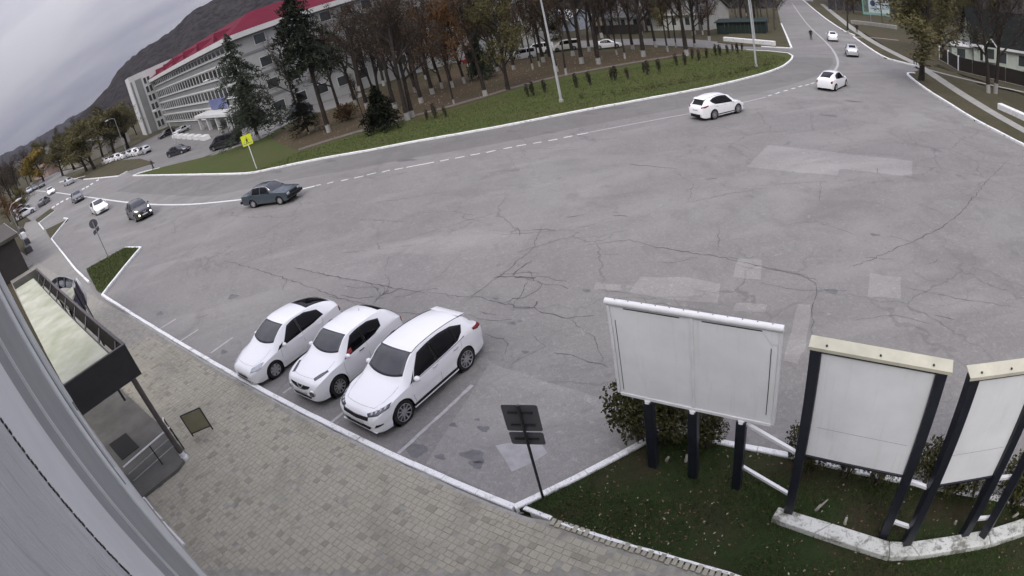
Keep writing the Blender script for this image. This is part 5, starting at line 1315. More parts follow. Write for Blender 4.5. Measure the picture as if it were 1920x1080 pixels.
def leaf_mat(name, a, b_, trans=.25):
    m, t, b = nodes(name); q = NT(t); f = q.noise(q.obj(), .9, 4, .65); g_ = q.noise(q.obj(), 8, 2, .5)
    c = q.mix(q.rng(f, .35, .65), a, b_); c = q.mix(q.rng(g_, .5, .7, 0, .5), c, tuple(v * 1.5 for v in b_))
    v = q.rng(q.rand(), 0, 1, .75, 1.25); n = q.n('ShaderNodeVectorMath', operation='SCALE'); q.set(n.inputs[0], c); q.set(n.inputs['Scale'], v)
    q.set(b.inputs['Base Color'], n.outputs[0]); b.inputs['Roughness'].default_value = .85; b.inputs['Specular IOR Level'].default_value = .15
    return m
LF = {'brown': leaf_mat('leaf_brown', (.042, .031, .022), (.085, .058, .036)), 'rust': leaf_mat('leaf_rust', (.095, .050, .022), (.19, .092, .030)), 'olive': leaf_mat('leaf_olive', (.075, .070, .032), (.13, .115, .050)),
      'gold': leaf_mat('leaf_gold', (.13, .10, .025), (.24, .17, .04)), 'dark': leaf_mat('leaf_dark', (.034, .031, .024), (.062, .053, .036)), 'spruce': leaf_mat('spruce_needles', (.016, .021, .013), (.036, .044, .028)), 'hedge': leaf_mat('hedge_leaf', (.038, .042, .015), (.085, .080, .034)), 'shrubrust': leaf_mat('shrub_leaf_rust', (.07, .035, .02), (.09, .07, .03))}
def rnd_dir(rg): v = Vector((rg.gauss(0, 1), rg.gauss(0, 1), rg.gauss(0, 1))); return v.normalized()
def leaf_cluster(L, rg, c, r, n, size):
    for _ in range(n):
        p = c + rnd_dir(rg) * r * rg.random() ** .5; u = rnd_dir(rg); v = u.orthogonal().normalized(); w_ = u.cross(v); s = size * rg.uniform(.6, 1.4)
        k = len(L.v); L.v += [tuple(p - v * s), tuple(p + w_ * s * .6), tuple(p + v * s), tuple(p - w_ * s * .6)]; L.f.append((k, k + 1, k + 2, k + 3)); L.m.append(0)
def grow(T, L, rg, p, d, ln, rad, depth, cfg):
    n = 5 if depth == 0 else 4; path = [p.copy()]; rads = [rad * (1.25 if depth == 0 else 1)]; q = p.copy(); dd = d.copy()
    for i in range(n):
        dd = (dd + rnd_dir(rg) * (.06 if depth == 0 else .20) + Vector((0, 0, .05 if depth == 0 else .10))).normalized(); q = q + dd * ln / n
        path.append(q.copy()); rads.append(rad * (1 - (.55 if depth == 0 else .7) * (i + 1) / n))
    T.tube(path, [max(r, .011) for r in rads], (8, 6, 4, 3, 3)[min(depth, 4)], cap=False)
    if depth < cfg['depth']:
        k = cfg['kids'][depth]
        for i in range(k):
            t = cfg['start'] + (1 - cfg['start']) * (i + rg.random()) / k if depth == 0 else .3 + .7 * (i + rg.random()) / k
            j = min(int(t * n), n - 1); b = path[j].lerp(path[j + 1], t * n - j); ax = (path[j + 1] - path[j]).normalized(); az = rg.uniform(0, 6.283)
            o = ax.orthogonal().normalized(); o = Matrix.Rotation(az, 3, ax) @ o; an = R(rg.uniform(*cfg['angle'])); nd_ = (ax * math.cos(an) + o * math.sin(an)).normalized()
            grow(T, L, rg, b, nd_, ln * cfg['ratio'] * rg.uniform(.7, 1.15) * (1 - .35 * t if depth == 0 else 1), rads[j] * .55, depth + 1, cfg)
    if depth >= cfg['leaf_from']:
        for s in (1.0, .7, .4)[:cfg['spots']]:
            j = min(int(s * n), n - 1); leaf_cluster(L, rg, path[j + 1] if s == 1 else path[j], cfg['lr'], max(0, int(rg.uniform(.3, 1.7) * cfg['leaves'])), cfg['ls'])
def make_tree(seed, h, rad, leafm, bark, leaves=7, kids=(8, 5, 4), start=.35, angle=(25, 60), ls=.11, lr=.55, lean=0.0, ratio=.45, twin=False):
    rg = random.Random(seed); T, L = MB(), MB()
    cfg = dict(depth=3, kids=kids, start=start, angle=angle, ratio=ratio, leaf_from=2, leaves=leaves, lr=lr, ls=ls, spots=2)
    grow(T, L, rg, Vector((0, 0, -.2)), Vector((lean, lean * .4, 1)).normalized(), h * .8, rad, 0, cfg)
    if twin: grow(T, L, rg, Vector((.1, .05, 1.2)), Vector((-.22, .12, 1)).normalized(), h * .7, rad * .7, 0, cfg)
    return T.mesh('trunk', bark, True), L.mesh('crown', LF[leafm])
def make_spruce(seed, h, base_r=.2, spread=.24, low=.12, dens=1.0, p=.85):
    rg = random.Random(seed); T, L = MB(), MB(); T.tube([(0, 0, -.2), (.05, 0, h * .5), (0, 0, h)], [base_r, base_r * .6, .02], 8, cap=False)
    n = int(150 * dens)
    for i in range(n):
        f = (i + rg.random()) / n; z = h * (low + (1 - low) * f * .985); rr = (h * spread * (1 - f) ** p + .1) * rg.uniform(.45, 1.2); a = rg.uniform(0, 6.283) if i % 2 else i * 2.4
        d = Vector((math.cos(a), math.sin(a), 0)); lift = rg.uniform(-.1, .32); P = [Vector((0, 0, z)) + d * rr * s / 5 + Vector((rg.gauss(0, .03), rg.gauss(0, .03), rr * (lift * s / 5 - .45 * (s / 5) ** 2))) for s in range(6)]
        T.tube(P[:5], [.035 * (1 - f) + .012, .024, .018, .012, .008], 3, cap=False)
        for s in range(1, 6):
            k = int((7 if s < 5 else 5) * (.6 + rr * .45))
            for _ in range(k):
                b = P[s] + rnd_dir(rg) * rr * .10; e = (rnd_dir(rg) + d * .6 + Vector((0, 0, -.25))).normalized() * rg.uniform(.18, .42) * (.5 + .35 * rr); u = e.orthogonal().normalized() * rg.uniform(.04, .085)
                kk = len(L.v); L.v += [tuple(b - u), tuple(b + u), tuple(b + e + u * .4), tuple(b + e - u * .4)]; L.f.append((kk, kk + 1, kk + 2, kk + 3)); L.m.append(0)
    return T.mesh('trunk', M_BARKW if h > 5 else M_BARK, True), L.mesh('crown', LF['spruce'])
TM = {}
for i in range(5): TM['oak%d' % i] = make_tree(20 + i, 13.5, .24, 'brown', M_BARKW, 2, (11, 7, 6), .38, (22, 58), .085, .55, twin=(i == 2))
for i in range(2): TM['bare%d' % i] = make_tree(40 + i, 12.5, .2, 'dark', M_BARKW, 2, (11, 7, 6), .28, (25, 60), .08, .6, lean=.08)
for i in range(2): TM['rust%d' % i] = make_tree(50 + i, 10, .15, 'rust', M_BARKW, 6, (10, 6, 5), .22, (25, 60), .085, .55)
for i in range(3): TM['olive%d' % i] = make_tree(60 + i, 10.5, .2, 'olive', M_BARK, 9, (11, 7, 5), .2, (25, 65), .10, .6)
for i in range(2): TM['slim%d' % i] = make_tree(70 + i, 11, .11, 'brown', M_BARKW, 6, (8, 4, 3), .4, (20, 45), .10, .5)
TM['gold0'] = make_tree(80, 8, .16, 'gold', M_BARK, 16, (10, 6, 4), .2, (25, 65), .12, .55)
for i in range(3): TM['wood%d' % i] = make_tree(90 + i, 15, .2, 'dark', M_BARKP, 5, (10, 5, 3), .3, (20, 50), .16, .8)
for i in range(2): TM['spruce%d' % i] = make_spruce(100 + i, 14, .24, (.30, .20)[i], (.14, .46)[i], (.95, .7)[i], (.62, .45)[i])
TM['spruce_s'] = make_spruce(110, 4.6, .09, .40, .16, .8)
def tree(kind, label, loc, h=1.0, yaw=None, group='park trees', name='tree', sxy=None):
    t = thing(name, label, 'tree', loc, None, group); tm, cm = TM[kind]
    place(t, loc, random.uniform(0, 6.28) if yaw is None else yaw, (sxy or h, sxy or h, h))
    link('trunk', tm, t); link('crown', cm, t); return t
ORD = ['first', 'second', 'third', 'fourth', 'fifth', 'sixth', 'seventh', 'eighth', 'ninth', 'tenth', 'eleventh', 'twelfth', 'thirteenth', 'fourteenth', 'fifteenth', 'sixteenth', 'seventeenth', 'eighteenth', 'nineteenth', 'twentieth', 'twenty-first', 'twenty-second', 'twenty-third', 'twenty-fourth', 'twenty-fifth', 'twenty-sixth']
# conifers
t = g(486, 264); tree('spruce0', 'tall dark spruce in front of the red roofed building, beside the yellow sign', t, hgt(t, 430, 58) / 14, name='spruce_tree', sxy=.95)
t = g(618, 250); tree('spruce1', 'tall spruce with a long bare lower trunk, beside the orange bush', t, 1.15, name='spruce_tree')
t = g(580, 253); tree('spruce0', 'dark bushy spruce in front of the parked black car', t, .42, name='spruce_tree', sxy=.5)
t = g(722, 245); tree('spruce_s', 'small young spruce with a whitewashed stem at the lawn edge', t, hgt(t, 700, 160) / 4.6, name='spruce_tree', sxy=1.15)
t = g(905, 150); tree('spruce_s', 'young dark spruce among the brown trees in the middle of the park', t, 1.5, name='spruce_tree', sxy=1.1)
SP = [(765, 227, 'oak0', 1.05, 'whitewashed dark oak leaning at the lawn corner, left stem of the pair'), (774, 222, 'oak1', 1.0, 'whitewashed dark oak, right stem of the pair at the lawn corner'), (791, 195, 'oak2', .95, 'forked oak with a white painted foot just behind the oak pair'), (668, 198, 'oak3', 1.0, 'bare dark oak in front of the white wing, beside the orange bush'),
      (684, 227, 'slim0', .5, 'thin sapling with a white stem left of the small spruce'), (652, 172, 'bare0', 1.0, 'bare tree with many twigs standing by the car park edge'), (560, 210, 'bare1', 1.05, 'bare spreading tree before the white wing behind the parked cars'), (852, 198, 'slim1', .8, 'slim rust leaved tree with a short white foot near the footpath'),
      (830, 168, 'rust0', 1.15, 'rust leaved tree, leftmost of the rust coloured group'), (850, 166, 'rust1', 1.2, 'rust leaved tree in the middle of the rust coloured group'), (872, 158, 'rust0', 1.2, 'rust leaved tree at the right of the rust coloured group'), (911, 182, 'oak4', .95, 'brown oak standing alone near the footpath bend'),
      (953, 170, 'olive0', 1.1, 'leaning olive leaved tree with a white foot near the lamp post'), (964, 132, 'oak1', .95, 'brown tree behind the lamp post, next to the grey parked van'), (1000, 132, 'slim0', 1.1, 'slim tree just left of the lamp post'), (1012, 127, 'slim1', 1.1, 'slim tree just behind the lamp post'),
      (1044, 136, 'oak3', 1.05, 'dark oak just right of the lamp post foot'), (1062, 143, 'slim0', 1.15, 'slim dark tree right of the lamp post, nearest the path'), (1091, 121, 'oak0', 1.2, 'thick dark oak with a pale foot in the middle of the leaf bed'), (1123, 122, 'oak2', 1.15, 'thick forked oak with a white foot right of the thick dark oak'),
      (1157, 105, 'slim1', 1.1, 'slim tree with a white foot between the thick oaks'), (1187, 94, 'oak4', 1.0, 'oak beside the side lane before the white house'), (1207, 108, 'oak1', 1.2, 'straight oak with a bright white foot before the white house'), (1253, 99, 'slim0', 1.15, 'slim curved tree right of the white footed straight oak'),
      (1268, 91, 'slim1', 1.05, 'slim tree by the side lane, left of the thick twin oak'), (1288, 106, 'oak2', 1.15, 'thick twin oak with a broad white foot at the end of the path'), (1303, 91, 'bare0', .95, 'bare tree just right of the thick twin oak'), (1330, 76, 'oak3', .9, 'dark tree beyond the side lane near the green wall'),
      (733, 172, 'oak4', 1.0, 'oak in front of the white wing left of the rust group'), (705, 184, 'bare1', .95, 'bare tree in front of the middle of the white wing'), (760, 160, 'oak0', .95, 'oak behind the oak pair at the lawn corner'), (800, 150, 'bare0', 1.0, 'bare tree between the white wing and the rust group'),
      (934, 135, 'oak2', .9, 'forked oak behind the young dark spruce'), (880, 128, 'oak3', .95, 'brown oak by the side lane behind the rust group'), (1030, 108, 'olive1', 1.0, 'olive tree by the parked vans beyond the lamp post'), (985, 110, 'rust1', 1.0, 'rusty brown tree beside the grey van'),
      (900, 112, 'olive2', 1.1, 'olive brown tree beyond the rust group at the lane'), (840, 122, 'oak1', 1.05, 'tall brown oak at the far end of the white wing')]
for u, v, k, s, lab in SP: tree(k, lab, g(u, v), s)
XT = [(600, 192, 'bare0', 1.0), (628, 182, 'oak3', 1.0), (640, 215, 'oak1', .95), (690, 205, 'oak0', 1.05), (715, 200, 'bare1', 1.05), (742, 205, 'oak3', 1.0), (812, 178, 'oak4', 1.05), (780, 175, 'bare0', 1.05), (720, 160, 'oak1', 1.0), (675, 170, 'oak4', 1.0), (748, 148, 'oak2', 1.05), (820, 140, 'oak0', 1.05), (905, 140, 'oak3', 1.1), (925, 118, 'bare1', 1.1), (1075, 106, 'oak4', 1.1), (1105, 98, 'bare0', 1.1), (1145, 88, 'oak3', 1.1), (1230, 88, 'bare1', 1.1), (1172, 112, 'slim0', 1.1), (1020, 118, 'oak4', 1.1)]
XL = ['near the silver van', 'behind the tall spruce', 'beside the orange bush', 'left of the small spruce', 'just behind the small spruce', 'between the small spruce and the oak pair', 'right of the oak pair', 'behind the forked oak', 'at the foot of the white wing', 'left of the white wing middle', 'behind the oak pair by the wing', 'at the left of the rust group', 'behind the lone brown oak', 'by the lane behind the young spruce', 'right of the parked vans', 'behind the thick dark oak', 'behind the thick forked oak', 'before the white house', 'between the white footed oaks', 'behind the lamp post']
for (u, v, k, s), l in zip(XT, XL): tree(k, 'dark %s park tree standing %s' % ('bare' if 'bare' in k else 'brown', l), g(u, v), s)
# trees beyond the side lane and the road on the hill
rgf = random.Random(11)
def wood(n, area, kinds, label, group, smin=.8, smax=1.2):
    """a loose wood: every stem its own tree"""
    for i in range(n):
        u, v = area(rgf); p = g(u, v); tree(rgf.choice(kinds), label, p, rgf.uniform(smin, smax), group=group)
wood(26, lambda r: (lambda t: (840 + 480 * t, 60 + 30 * (1 - t) + r.uniform(-14, 8)))(r.random()), ['oak0', 'oak3', 'wood0', 'wood1', 'olive1', 'rust1'], 'brown autumn tree in the wood beyond the side lane', 'wood beyond the side lane')
wood(20, lambda r: (r.uniform(1335, 1462), r.uniform(20, 58)), ['wood0', 'wood1', 'wood2', 'oak0'], 'dark bare tree in the wood behind the green wall', 'wood behind the green wall', .8, 1.1)
wood(46, lambda r: (lambda u: (u, r.uniform(8, 30) + max(0, u - 1700) * .16))(r.uniform(1560, 1920)), ['wood0', 'wood1', 'wood2', 'olive0', 'olive2'], 'grey stemmed tree in the hillside wood behind the roadside billboard', 'hillside wood', .8, 1.2)
t = g(1727, 152); tree('olive1', 'olive leaved tree on the verge corner beside the walking person', t, 1.15, 2.0, 'verge trees', sxy=1.7)
t = g(1768, 108); tree('olive0', 'olive tree at the end of the dark fence', t, .9, group='verge trees')
t = g(1735, 95); tree('olive2', 'second olive tree behind the verge corner tree', t, 1.0, group='verge trees')
t = g(1853, 176); tree('bare0', 'tall dark trunked tree before the dark fence, left of the close pair', t, 1.15, 1.0, 'verge trees')
t = g(1866, 174); tree('bare1', 'tall dark trunked tree before the dark fence, right of the close pair', t, 1.2, 4.2, 'verge trees')
t = g(1590, 64); tree('oak3', 'leaning dark roadside tree beyond the white car', t, .8, 1.1, 'verge trees')
t = g(1655, 52); tree('wood0', 'grey stemmed tree under the roadside billboard', t, .8, group='verge trees')
# left side street trees
for i, (u, v, k, s, lab) in enumerate(((178, 318, 'olive0', 1.25, 'large olive street tree left of the row of parked white cars'), (163, 322, 'olive2', 1.0, 'olive street tree overlapping the large one'), (118, 330, 'olive1', .95, 'brownish street tree beside the far kerb'), (82, 340, 'gold0', 1.35, 'yellow leaved street tree far down the street'),
                                      (215, 292, 'olive1', 1.3, 'olive tree behind the parked white cars'), (240, 278, 'olive2', 1.2, 'olive tree by the corner of the red roofed building'), (195, 300, 'bare0', 1.0, 'thin bare tree among the parked white cars'), (60, 346, 'oak1', 1.0, 'brown tree at the far bend of the street'), (140, 318, 'olive0', 1.1, 'olive tree between the yellow one and the large one'))):
    tree(k, lab, g(u, v), s * .9, group='street trees on the far side', sxy=s * 1.6)
for i, (u, v, k, s, lab) in enumerate(((12, 395, 'oak0', .7, 'brown tree at the edge of the frame above the parked cars'), (28, 385, 'oak3', .7, 'brown tree beside the lamp post down the street'), (40, 372, 'oak1', .8, 'brown tree behind the market side cars'), (22, 420, 'rust0', .5, 'low rusty bush like tree by the dark shop'), (36, 428, 'rust1', .45, 'rusty bush like tree next to the planters'), (5, 375, 'bare0', .9, 'bare tree at the far edge behind the lamp post'), (48, 400, 'olive1', .5, 'low olive tree at the pavement end'))):
    tree(k, lab, g(u, v), s, group='street trees on the near side', sxy=s * 1.5)
wood(16, lambda r: (r.uniform(95, 262), 0) if False else (lambda u: (u, 322 - (u - 95) * .40 + r.uniform(-10, -4)))(r.uniform(60, 265)), ['olive0', 'olive1', 'olive2', 'oak1'], 'olive brown tree in the belt behind the street', 'tree belt behind the street', .9, 1.3)
wood(12, lambda r: (r.uniform(-5, 60), r.uniform(350, 376)), ['oak0', 'oak3', 'wood0', 'olive1'], 'dark brown tree in the clump at the far end of the near pavement', 'clump at the pavement end', .6, .9)
# wooded slopes
def blob_wood(name, pts, D0, mat): pass
M_HILL = None
def hill_mat():
    m, t, b = nodes('wooded_hill'); q = NT(t); p = q.pos(); f = q.noise(p, .012, 4, .6); d = q.noise(q.vmul(p, (1, 1, .45)), .07, 6, .8)
    c = q.mix(q.rng(f, .35, .65), (.052, .049, .050), (.068, .061, .058)); c = q.mix(q.rng(d, .44, .58, 0, .85), c, (.024, .022, .023))
    q.set(b.inputs['Base Color'], c); b.inputs['Roughness'].default_value = 1.0; b.inputs['Specular IOR Level'].default_value = 0.0
    q.set(b.inputs['Normal'], q.bump(d, 1.0, 6.0)); return m
M_HILL = hill_mat()
def ridge(name, prof, D, depth, seed):
    """prof: (azimuth deg, elevation deg) of the skyline; crest at distance D, foot depth nearer"""
    f = pchip(prof); rg = np.random.RandomState(seed); P = []
    azs = np.arange(prof[0][0], prof[-1][0] + .01, .35)
    nz_ = [rg.normal(0, 1, len(azs)) for _ in range(12)]
    for j in range(12):
        t = j / 11; row = []
        for i, a in enumerate(azs):
            dist = D - depth * (1 - t); top = math.tan(R(f(a))) * D + CH; z0 = gz(dist * math.sin(R(a)), dist * math.cos(R(a))) - 6
            z = z0 + (top - z0) * (t ** 1.15) + nz_[j][i] * D * .0012 * (1 if j < 11 else .8); row.append(Vector((dist * math.sin(R(a)), dist * math.cos(R(a)), z)))
        P.append(row)
    back = [[Vector((p.x * 1.25, p.y * 1.25, p.z - 60)) for p in P[-1]]]
    o = MB().grid(P + back).build(name, M_HILL, smooth=True); structure(o); return o
ridge('hills', [(-75, 1.0), (-60, 1.1), (-50, 1.3), (-44.3, 1.2), (-41.5, .95), (-38.6, .97), (-36, 1.1), (-33.5, 1.3), (-30, 1.6), (-20, 2), (0, 2)], 2300, 900, 1)
ridge('hills', [(-37, .2), (-35.4, .95), (-33.8, 1.5), (-32.5, 2.05), (-30.9, 3.15), (-28.5, 3.95), (-26.3, 4.28), (-24, 5.0), (-22.4, 5.7), (-20.8, 5.8), (-19, 6.1), (-15, 6.8), (-8, 7.5), (2, 7.5), (12, 7), (25, 6.5), (40, 6.5), (55, 7.5), (75, 8)], 900, 420, 2)
# low wooded bank behind the houses on the right
def bank(name, az0, az1, D, h, seed):
    rg = np.random.RandomState(seed); P = []
    for j in range(7):
        t = j / 6; row = []
        for a in np.linspace(az0, az1, 60):
            d = D + 70 * t; x, y = d * math.sin(R(a)), d * math.cos(R(a)); row.append(Vector((x, y, gz(x, y) - .5 + h * t ** 1.2 + rg.normal(0, .5))))
        P.append(row)
    o = MB().grid(P).build(name, M_HILL, smooth=True); return structure(o)
bank('hillside', 36, 68, 190, 60, 4)
bank('hillside', -10, 31.0, 190, 46, 5)

# ---------------------------------------------------------------- shrubs
def shrub_mesh(seed, r, h, leafm, n, ls, bark, stems=7, gap=.25):
    rg = random.Random(seed); T, L = MB(), MB()
    for i in range(stems):
        a = rg.uniform(0, 6.28); e = Vector((math.cos(a) * r * rg.uniform(.2, .75), math.sin(a) * r * rg.uniform(.2, .75), h * rg.uniform(.5, .9)))
        b = Vector((math.cos(a) * .12, math.sin(a) * .12, -.05)); m = b.lerp(e, .5) + Vector((rg.gauss(0, .06), rg.gauss(0, .06), .05)); T.tube([b, m, e], [.03, .022, .008], 5, cap=False)
        for k in range(4): s = b.lerp(e, rg.uniform(.4, .9)); T.tube([s, s + rnd_dir(rg) * r * .35 + Vector((0, 0, h * .12))], [.012, .005], 3, cap=False)
    while len(L.f) < n:
        d = rnd_dir(rg); q = rg.random() ** .4; bump_ = 1 + .18 * math.sin(3.1 * d.x + seed) * math.sin(4.3 * d.y + 1) + rg.gauss(0, .05)
        z = h * (.56 + .44 * d.z * q * bump_)
        if z < h * gap and rg.random() < .85: continue
        leaf_cluster(L, rg, Vector((d.x * r * q * bump_, d.y * r * q * bump_, z)), .06, 3, ls)
    return T.mesh('stems', bark, True), L.mesh('foliage', LF[leafm])
SH = {'hedge%d' % i: shrub_mesh(200 + i, .62, 1.35, 'hedge', 3600, .035, M_BARKP) for i in range(3)}
SH['rust'] = shrub_mesh(210, 1.3, 1.9, 'shrubrust', 1800, .09, M_BARK, 7, .05)
SH['twig'] = shrub_mesh(211, .62, 1.25, 'hedge', 1000, .03, M_BARKP, 16)
def shrub(kind, label, loc, s=1.0, group=None, sz=None, cat='shrub'):
    t = thing('shrub', label, cat, loc, None, group); place(t, loc, random.uniform(0, 6.28), (s, s, sz or s)); a, b = SH[kind]; link('stems', a, t); link('foliage', b, t); return t
shrub('hedge0', 'green bush behind the left post of the wide billboard', g(1195, 822), 1.15, 'bushes behind the billboards', 1.35)
shrub('hedge1', 'green bush behind the middle post of the wide billboard', g(1258, 826), 1.15, 'bushes behind the billboards', 1.25)
shrub('hedge2', 'small bush at the right end under the wide billboard', g(1322, 838), .8, 'bushes behind the billboards', 1.0)
for i, (u, v, k, s, lab) in enumerate(((1512, 876, 'hedge0', .85, 'bush at the left edge of the tall billboard'), (1580, 892, 'twig', .9, 'twiggy bush under the left half of the tall billboard'), (1640, 905, 'twig', .85, 'twiggy bush under the right half of the tall billboard'), (1742, 915, 'hedge1', .95, 'dense bush seen between the tall and the narrow billboard'), (1778, 925, 'hedge2', .85, 'bush at the left edge of the narrow billboard'), (1830, 936, 'twig', .85, 'twiggy bush under the narrow billboard'), (1896, 945, 'hedge0', .95, 'bush at the frame edge behind the last billboard'), (1945, 955, 'hedge1', .95, 'bush just past the frame edge behind the last billboard'))):
    shrub(k, lab, g(u, v), s, 'bushes behind the billboards', s * 1.1)
b = g(652, 227); shrub('rust', 'round rust and green bush beside the tall spruce', b, 1.1)
# whitewashed stubs in the bed
M_STUB = pm('whitewashed_stub', (.34, .32, .27), .9, .35, 9, .6)
for i, (u, v, lab) in enumerate(((1249, 868, 'pale cut stump under the wide billboard'), (1285, 872, 'thin pale stub beside the middle billboard post'), (1525, 962, 'forked whitewashed stub in the bed under the tall billboard'), (1585, 988, 'whitewashed stub leaning over the concrete footing'), (1664, 1000, 'curved whitewashed stub beside the billboard post pair'), (1787, 985, 'whitewashed stub below the narrow billboard'), (1896, 972, 'whitewashed stub near the frame edge'))):
    b = g(u, v); rr = random.Random(i); d = Vector((rr.gauss(0, .05), rr.gauss(0, .05), .26)); mb = MB().tube([b, b + d * .5 + Vector((rr.gauss(0, .03), 0, 0)), b + d], [.045, .038, .028], 8)
    if i in (2, 4): mb.tube([b + d * .5, b + d * .8 + Vector((.12, .03, .0)), b + d * .9 + Vector((.22, .05, .03))], [.03, .025, .015], 6)
    tag(mb.build('stump', M_STUB, smooth=True), lab, 'stump', 'whitewashed stubs in the billboard bed')
# clipped column shrubs on the park lawn
CM = shrub_mesh(230, .26, 1.5, 'dark', 420, .06, M_BARK, 4, .0)
CS = [(802, 225), (817, 222), (836, 220), (990, 182), (1000, 180), (1022, 174), (1081, 165), (1106, 160), (1148, 150), (1155, 151), (1177, 149), (1208, 137), (1215, 140), (1236, 136), (1268, 123), (1285, 122), (1299, 111), (1311, 114), (1326, 109), (1342, 104), (1350, 105), (1364, 101), (1374, 98), (1383, 101), (1392, 96)]
for i, (u, v) in enumerate(CS):
    t = thing('column_shrub', '%s narrow clipped shrub of the lawn row, counted from the oak pair' % ORD[i], 'shrub', g(u, v), None, 'clipped column shrubs on the park lawn'); place(t, g(u, v, .1), random.uniform(0, 6), random.uniform(.7, 1.05)); link('stems', CM[0], t); link('foliage', CM[1], t)
# low rough hedge line in the lawn
mbh = MB(); rgh = random.Random(4)
for a, b in zip(*(lambda l: (l, l[1:]))(resample(px((1085, 188), (1150, 180), (1220, 168), (1290, 155), (1350, 145), (1400, 135), (1440, 122)), .35))):
    if rgh.random() < .75: leaf_cluster(mbh, rgh, a + Vector((rgh.gauss(0, .25), rgh.gauss(0, .25), .30)), .34, 26, .07)
tag(mbh.build('low_hedge', LF['hedge'], fix=False), 'low straggling hedge line crossing the park lawn', 'hedge')
PK = px((480, 322), (600, 296), (755, 268), (955, 233), (1185, 189), (1310, 166), (1440, 134), (1478, 112), (1440, 100), (1340, 100), (1230, 122), (1120, 140), (1000, 165), (880, 200), (760, 232), (640, 265), (560, 288))
tag(blades('grass', PK, 30000, .10, [pm('park_grass_blade', (.085, .115, .030), .8, .3, .5, world=True, spec=.2), M_GR[1], pm('park_grass_dry', (.13, .12, .05), .85, .25, .5, world=True, spec=.2)], .11, .045, 9), 'green lawn grass between the far kerb and the footpath', 'grass', kind='stuff')
tag(leaves('fallen_leaves', LIT, 5000, .16, [M_FL[0], M_FL[0], M_FL[1], M_FL[0]], .15, 15), 'carpet of brown fallen leaves under the park trees', 'leaves', kind='stuff')
# ---------------------------------------------------------------- red-roofed building
M_FACW = pm('facade_white', (.60, .60, .58), .8, .08, .3, .1, world=True); M_FACG = pm('facade_grey_panel', (.21, .215, .21), .8, .1, .4, .1, world=True)
M_PANE = pm('window_pane_dark', (.045, .052, .055), .12, .4, .35, world=True, spec=.7)
M_REDR = pm('red_metal_roof', (.125, .013, .028), .9, .12, .25, .1, world=True, spec=.15)
UP = Vector((0, 0, 1))
O_ = Vector((-84.3, 156.6, 0)); f_ = Vector((.605, -.796, 0)); n_ = Vector((-.796, -.605, 0)); LF_ = 87.0
Z0, ZE = -3.2, 13.05
rb = thing('red_roof_building', 'long four storey office building with red roof, grey panels and ribbon windows', 'building', O_ + UP * Z0)
def obox(name, mat, O, e, n, x0, x1, y0, y1, z0, z1, parent, mesh=None):
    """box in a facade frame: x along the facade, y out of it"""
    M = Matrix((e, n, UP)).transposed(); c = O + e * ((x0 + x1) / 2) + n * ((y0 + y1) / 2); c.z = (z0 + z1) / 2
    return sub(MB().box(c, (abs(x1 - x0), abs(y1 - y0), abs(z1 - z0)), M).build(name, mat), parent)
def ring_frame(w_, h, t=.09, d=.05):
    a, b = w_ / 2 + t / 2, h / 2 + t / 2; V = []
    for y in (.0, .07):
        for x, z in ((a, b), (a - t, b - t)): V += [(-x, y, -z), (x, y, -z), (x, y, z), (-x, y, z)]
    F = []
    for i in range(4):
        j = (i + 1) % 4; F += [(8 + i, 8 + j, 12 + j, 12 + i), (i, 4 + i, 4 + j, j), (i, j, 8 + j, 8 + i), (4 + i, 12 + i, 12 + j, 4 + j)]
    return MB().add(V, F).mesh('frame', M_FACW)
def window_row(O, e, n, x0, x1, cnt, z0, z1, parent, y=.02, frac=.86):
    w_ = (x1 - x0) / cnt; M = Matrix((e, n, UP)).transposed(); key = (round(w_, 3), round(z1 - z0, 3), frac)
    if key not in WROW:
        pw, ph = w_ * frac, z1 - z0
        WROW[key] = (MB().box((0, 0, 0), (pw, .06, ph)).mesh('pane', M_PANE), ring_frame(pw, ph))
    for i in range(cnt):
        c = O + e * (x0 + w_ * (i + .5)) + n * y; c.z = (z0 + z1) / 2; o = link('window', WROW[key][0]); o.matrix_world = Matrix.Translation(c) @ M.to_4x4(); sub(o, parent); q = link('frame', WROW[key][1]); q.matrix_world = o.matrix_world.copy(); q.parent = o; q.matrix_parent_inverse = o.matrix_world.inverted()
WROW = {}
obox('wall', M_FACG, O_, f_, n_, 0, LF_, -14, 0, Z0, ZE - .9, rb)
FL = [(-1.4, 2.1), (2.1, 5.75), (5.75, 9.4), (9.4, 13.05)]
for i, (a, b) in enumerate(FL):
    obox('sill_band', M_FACW, O_, f_, n_, 3, LF_ - .1, -.05, .28, a + (1.05 if i else .9), a + (1.23 if i else 1.06), rb)
    if i < 3: obox('head_band', M_FACW, O_, f_, n_, 3, LF_ - .1, -.05, .22, b - .40, b - .12, rb)
    window_row(O_, f_, n_, 4, LF_ - 2, 28, a + 1.35, b - (.55 if i < 3 else 1.15), rb)
obox('eave', M_FACW, O_, f_, n_, 1.5, LF_ + .8, -14.5, 1.1, ZE - .85, ZE, rb)
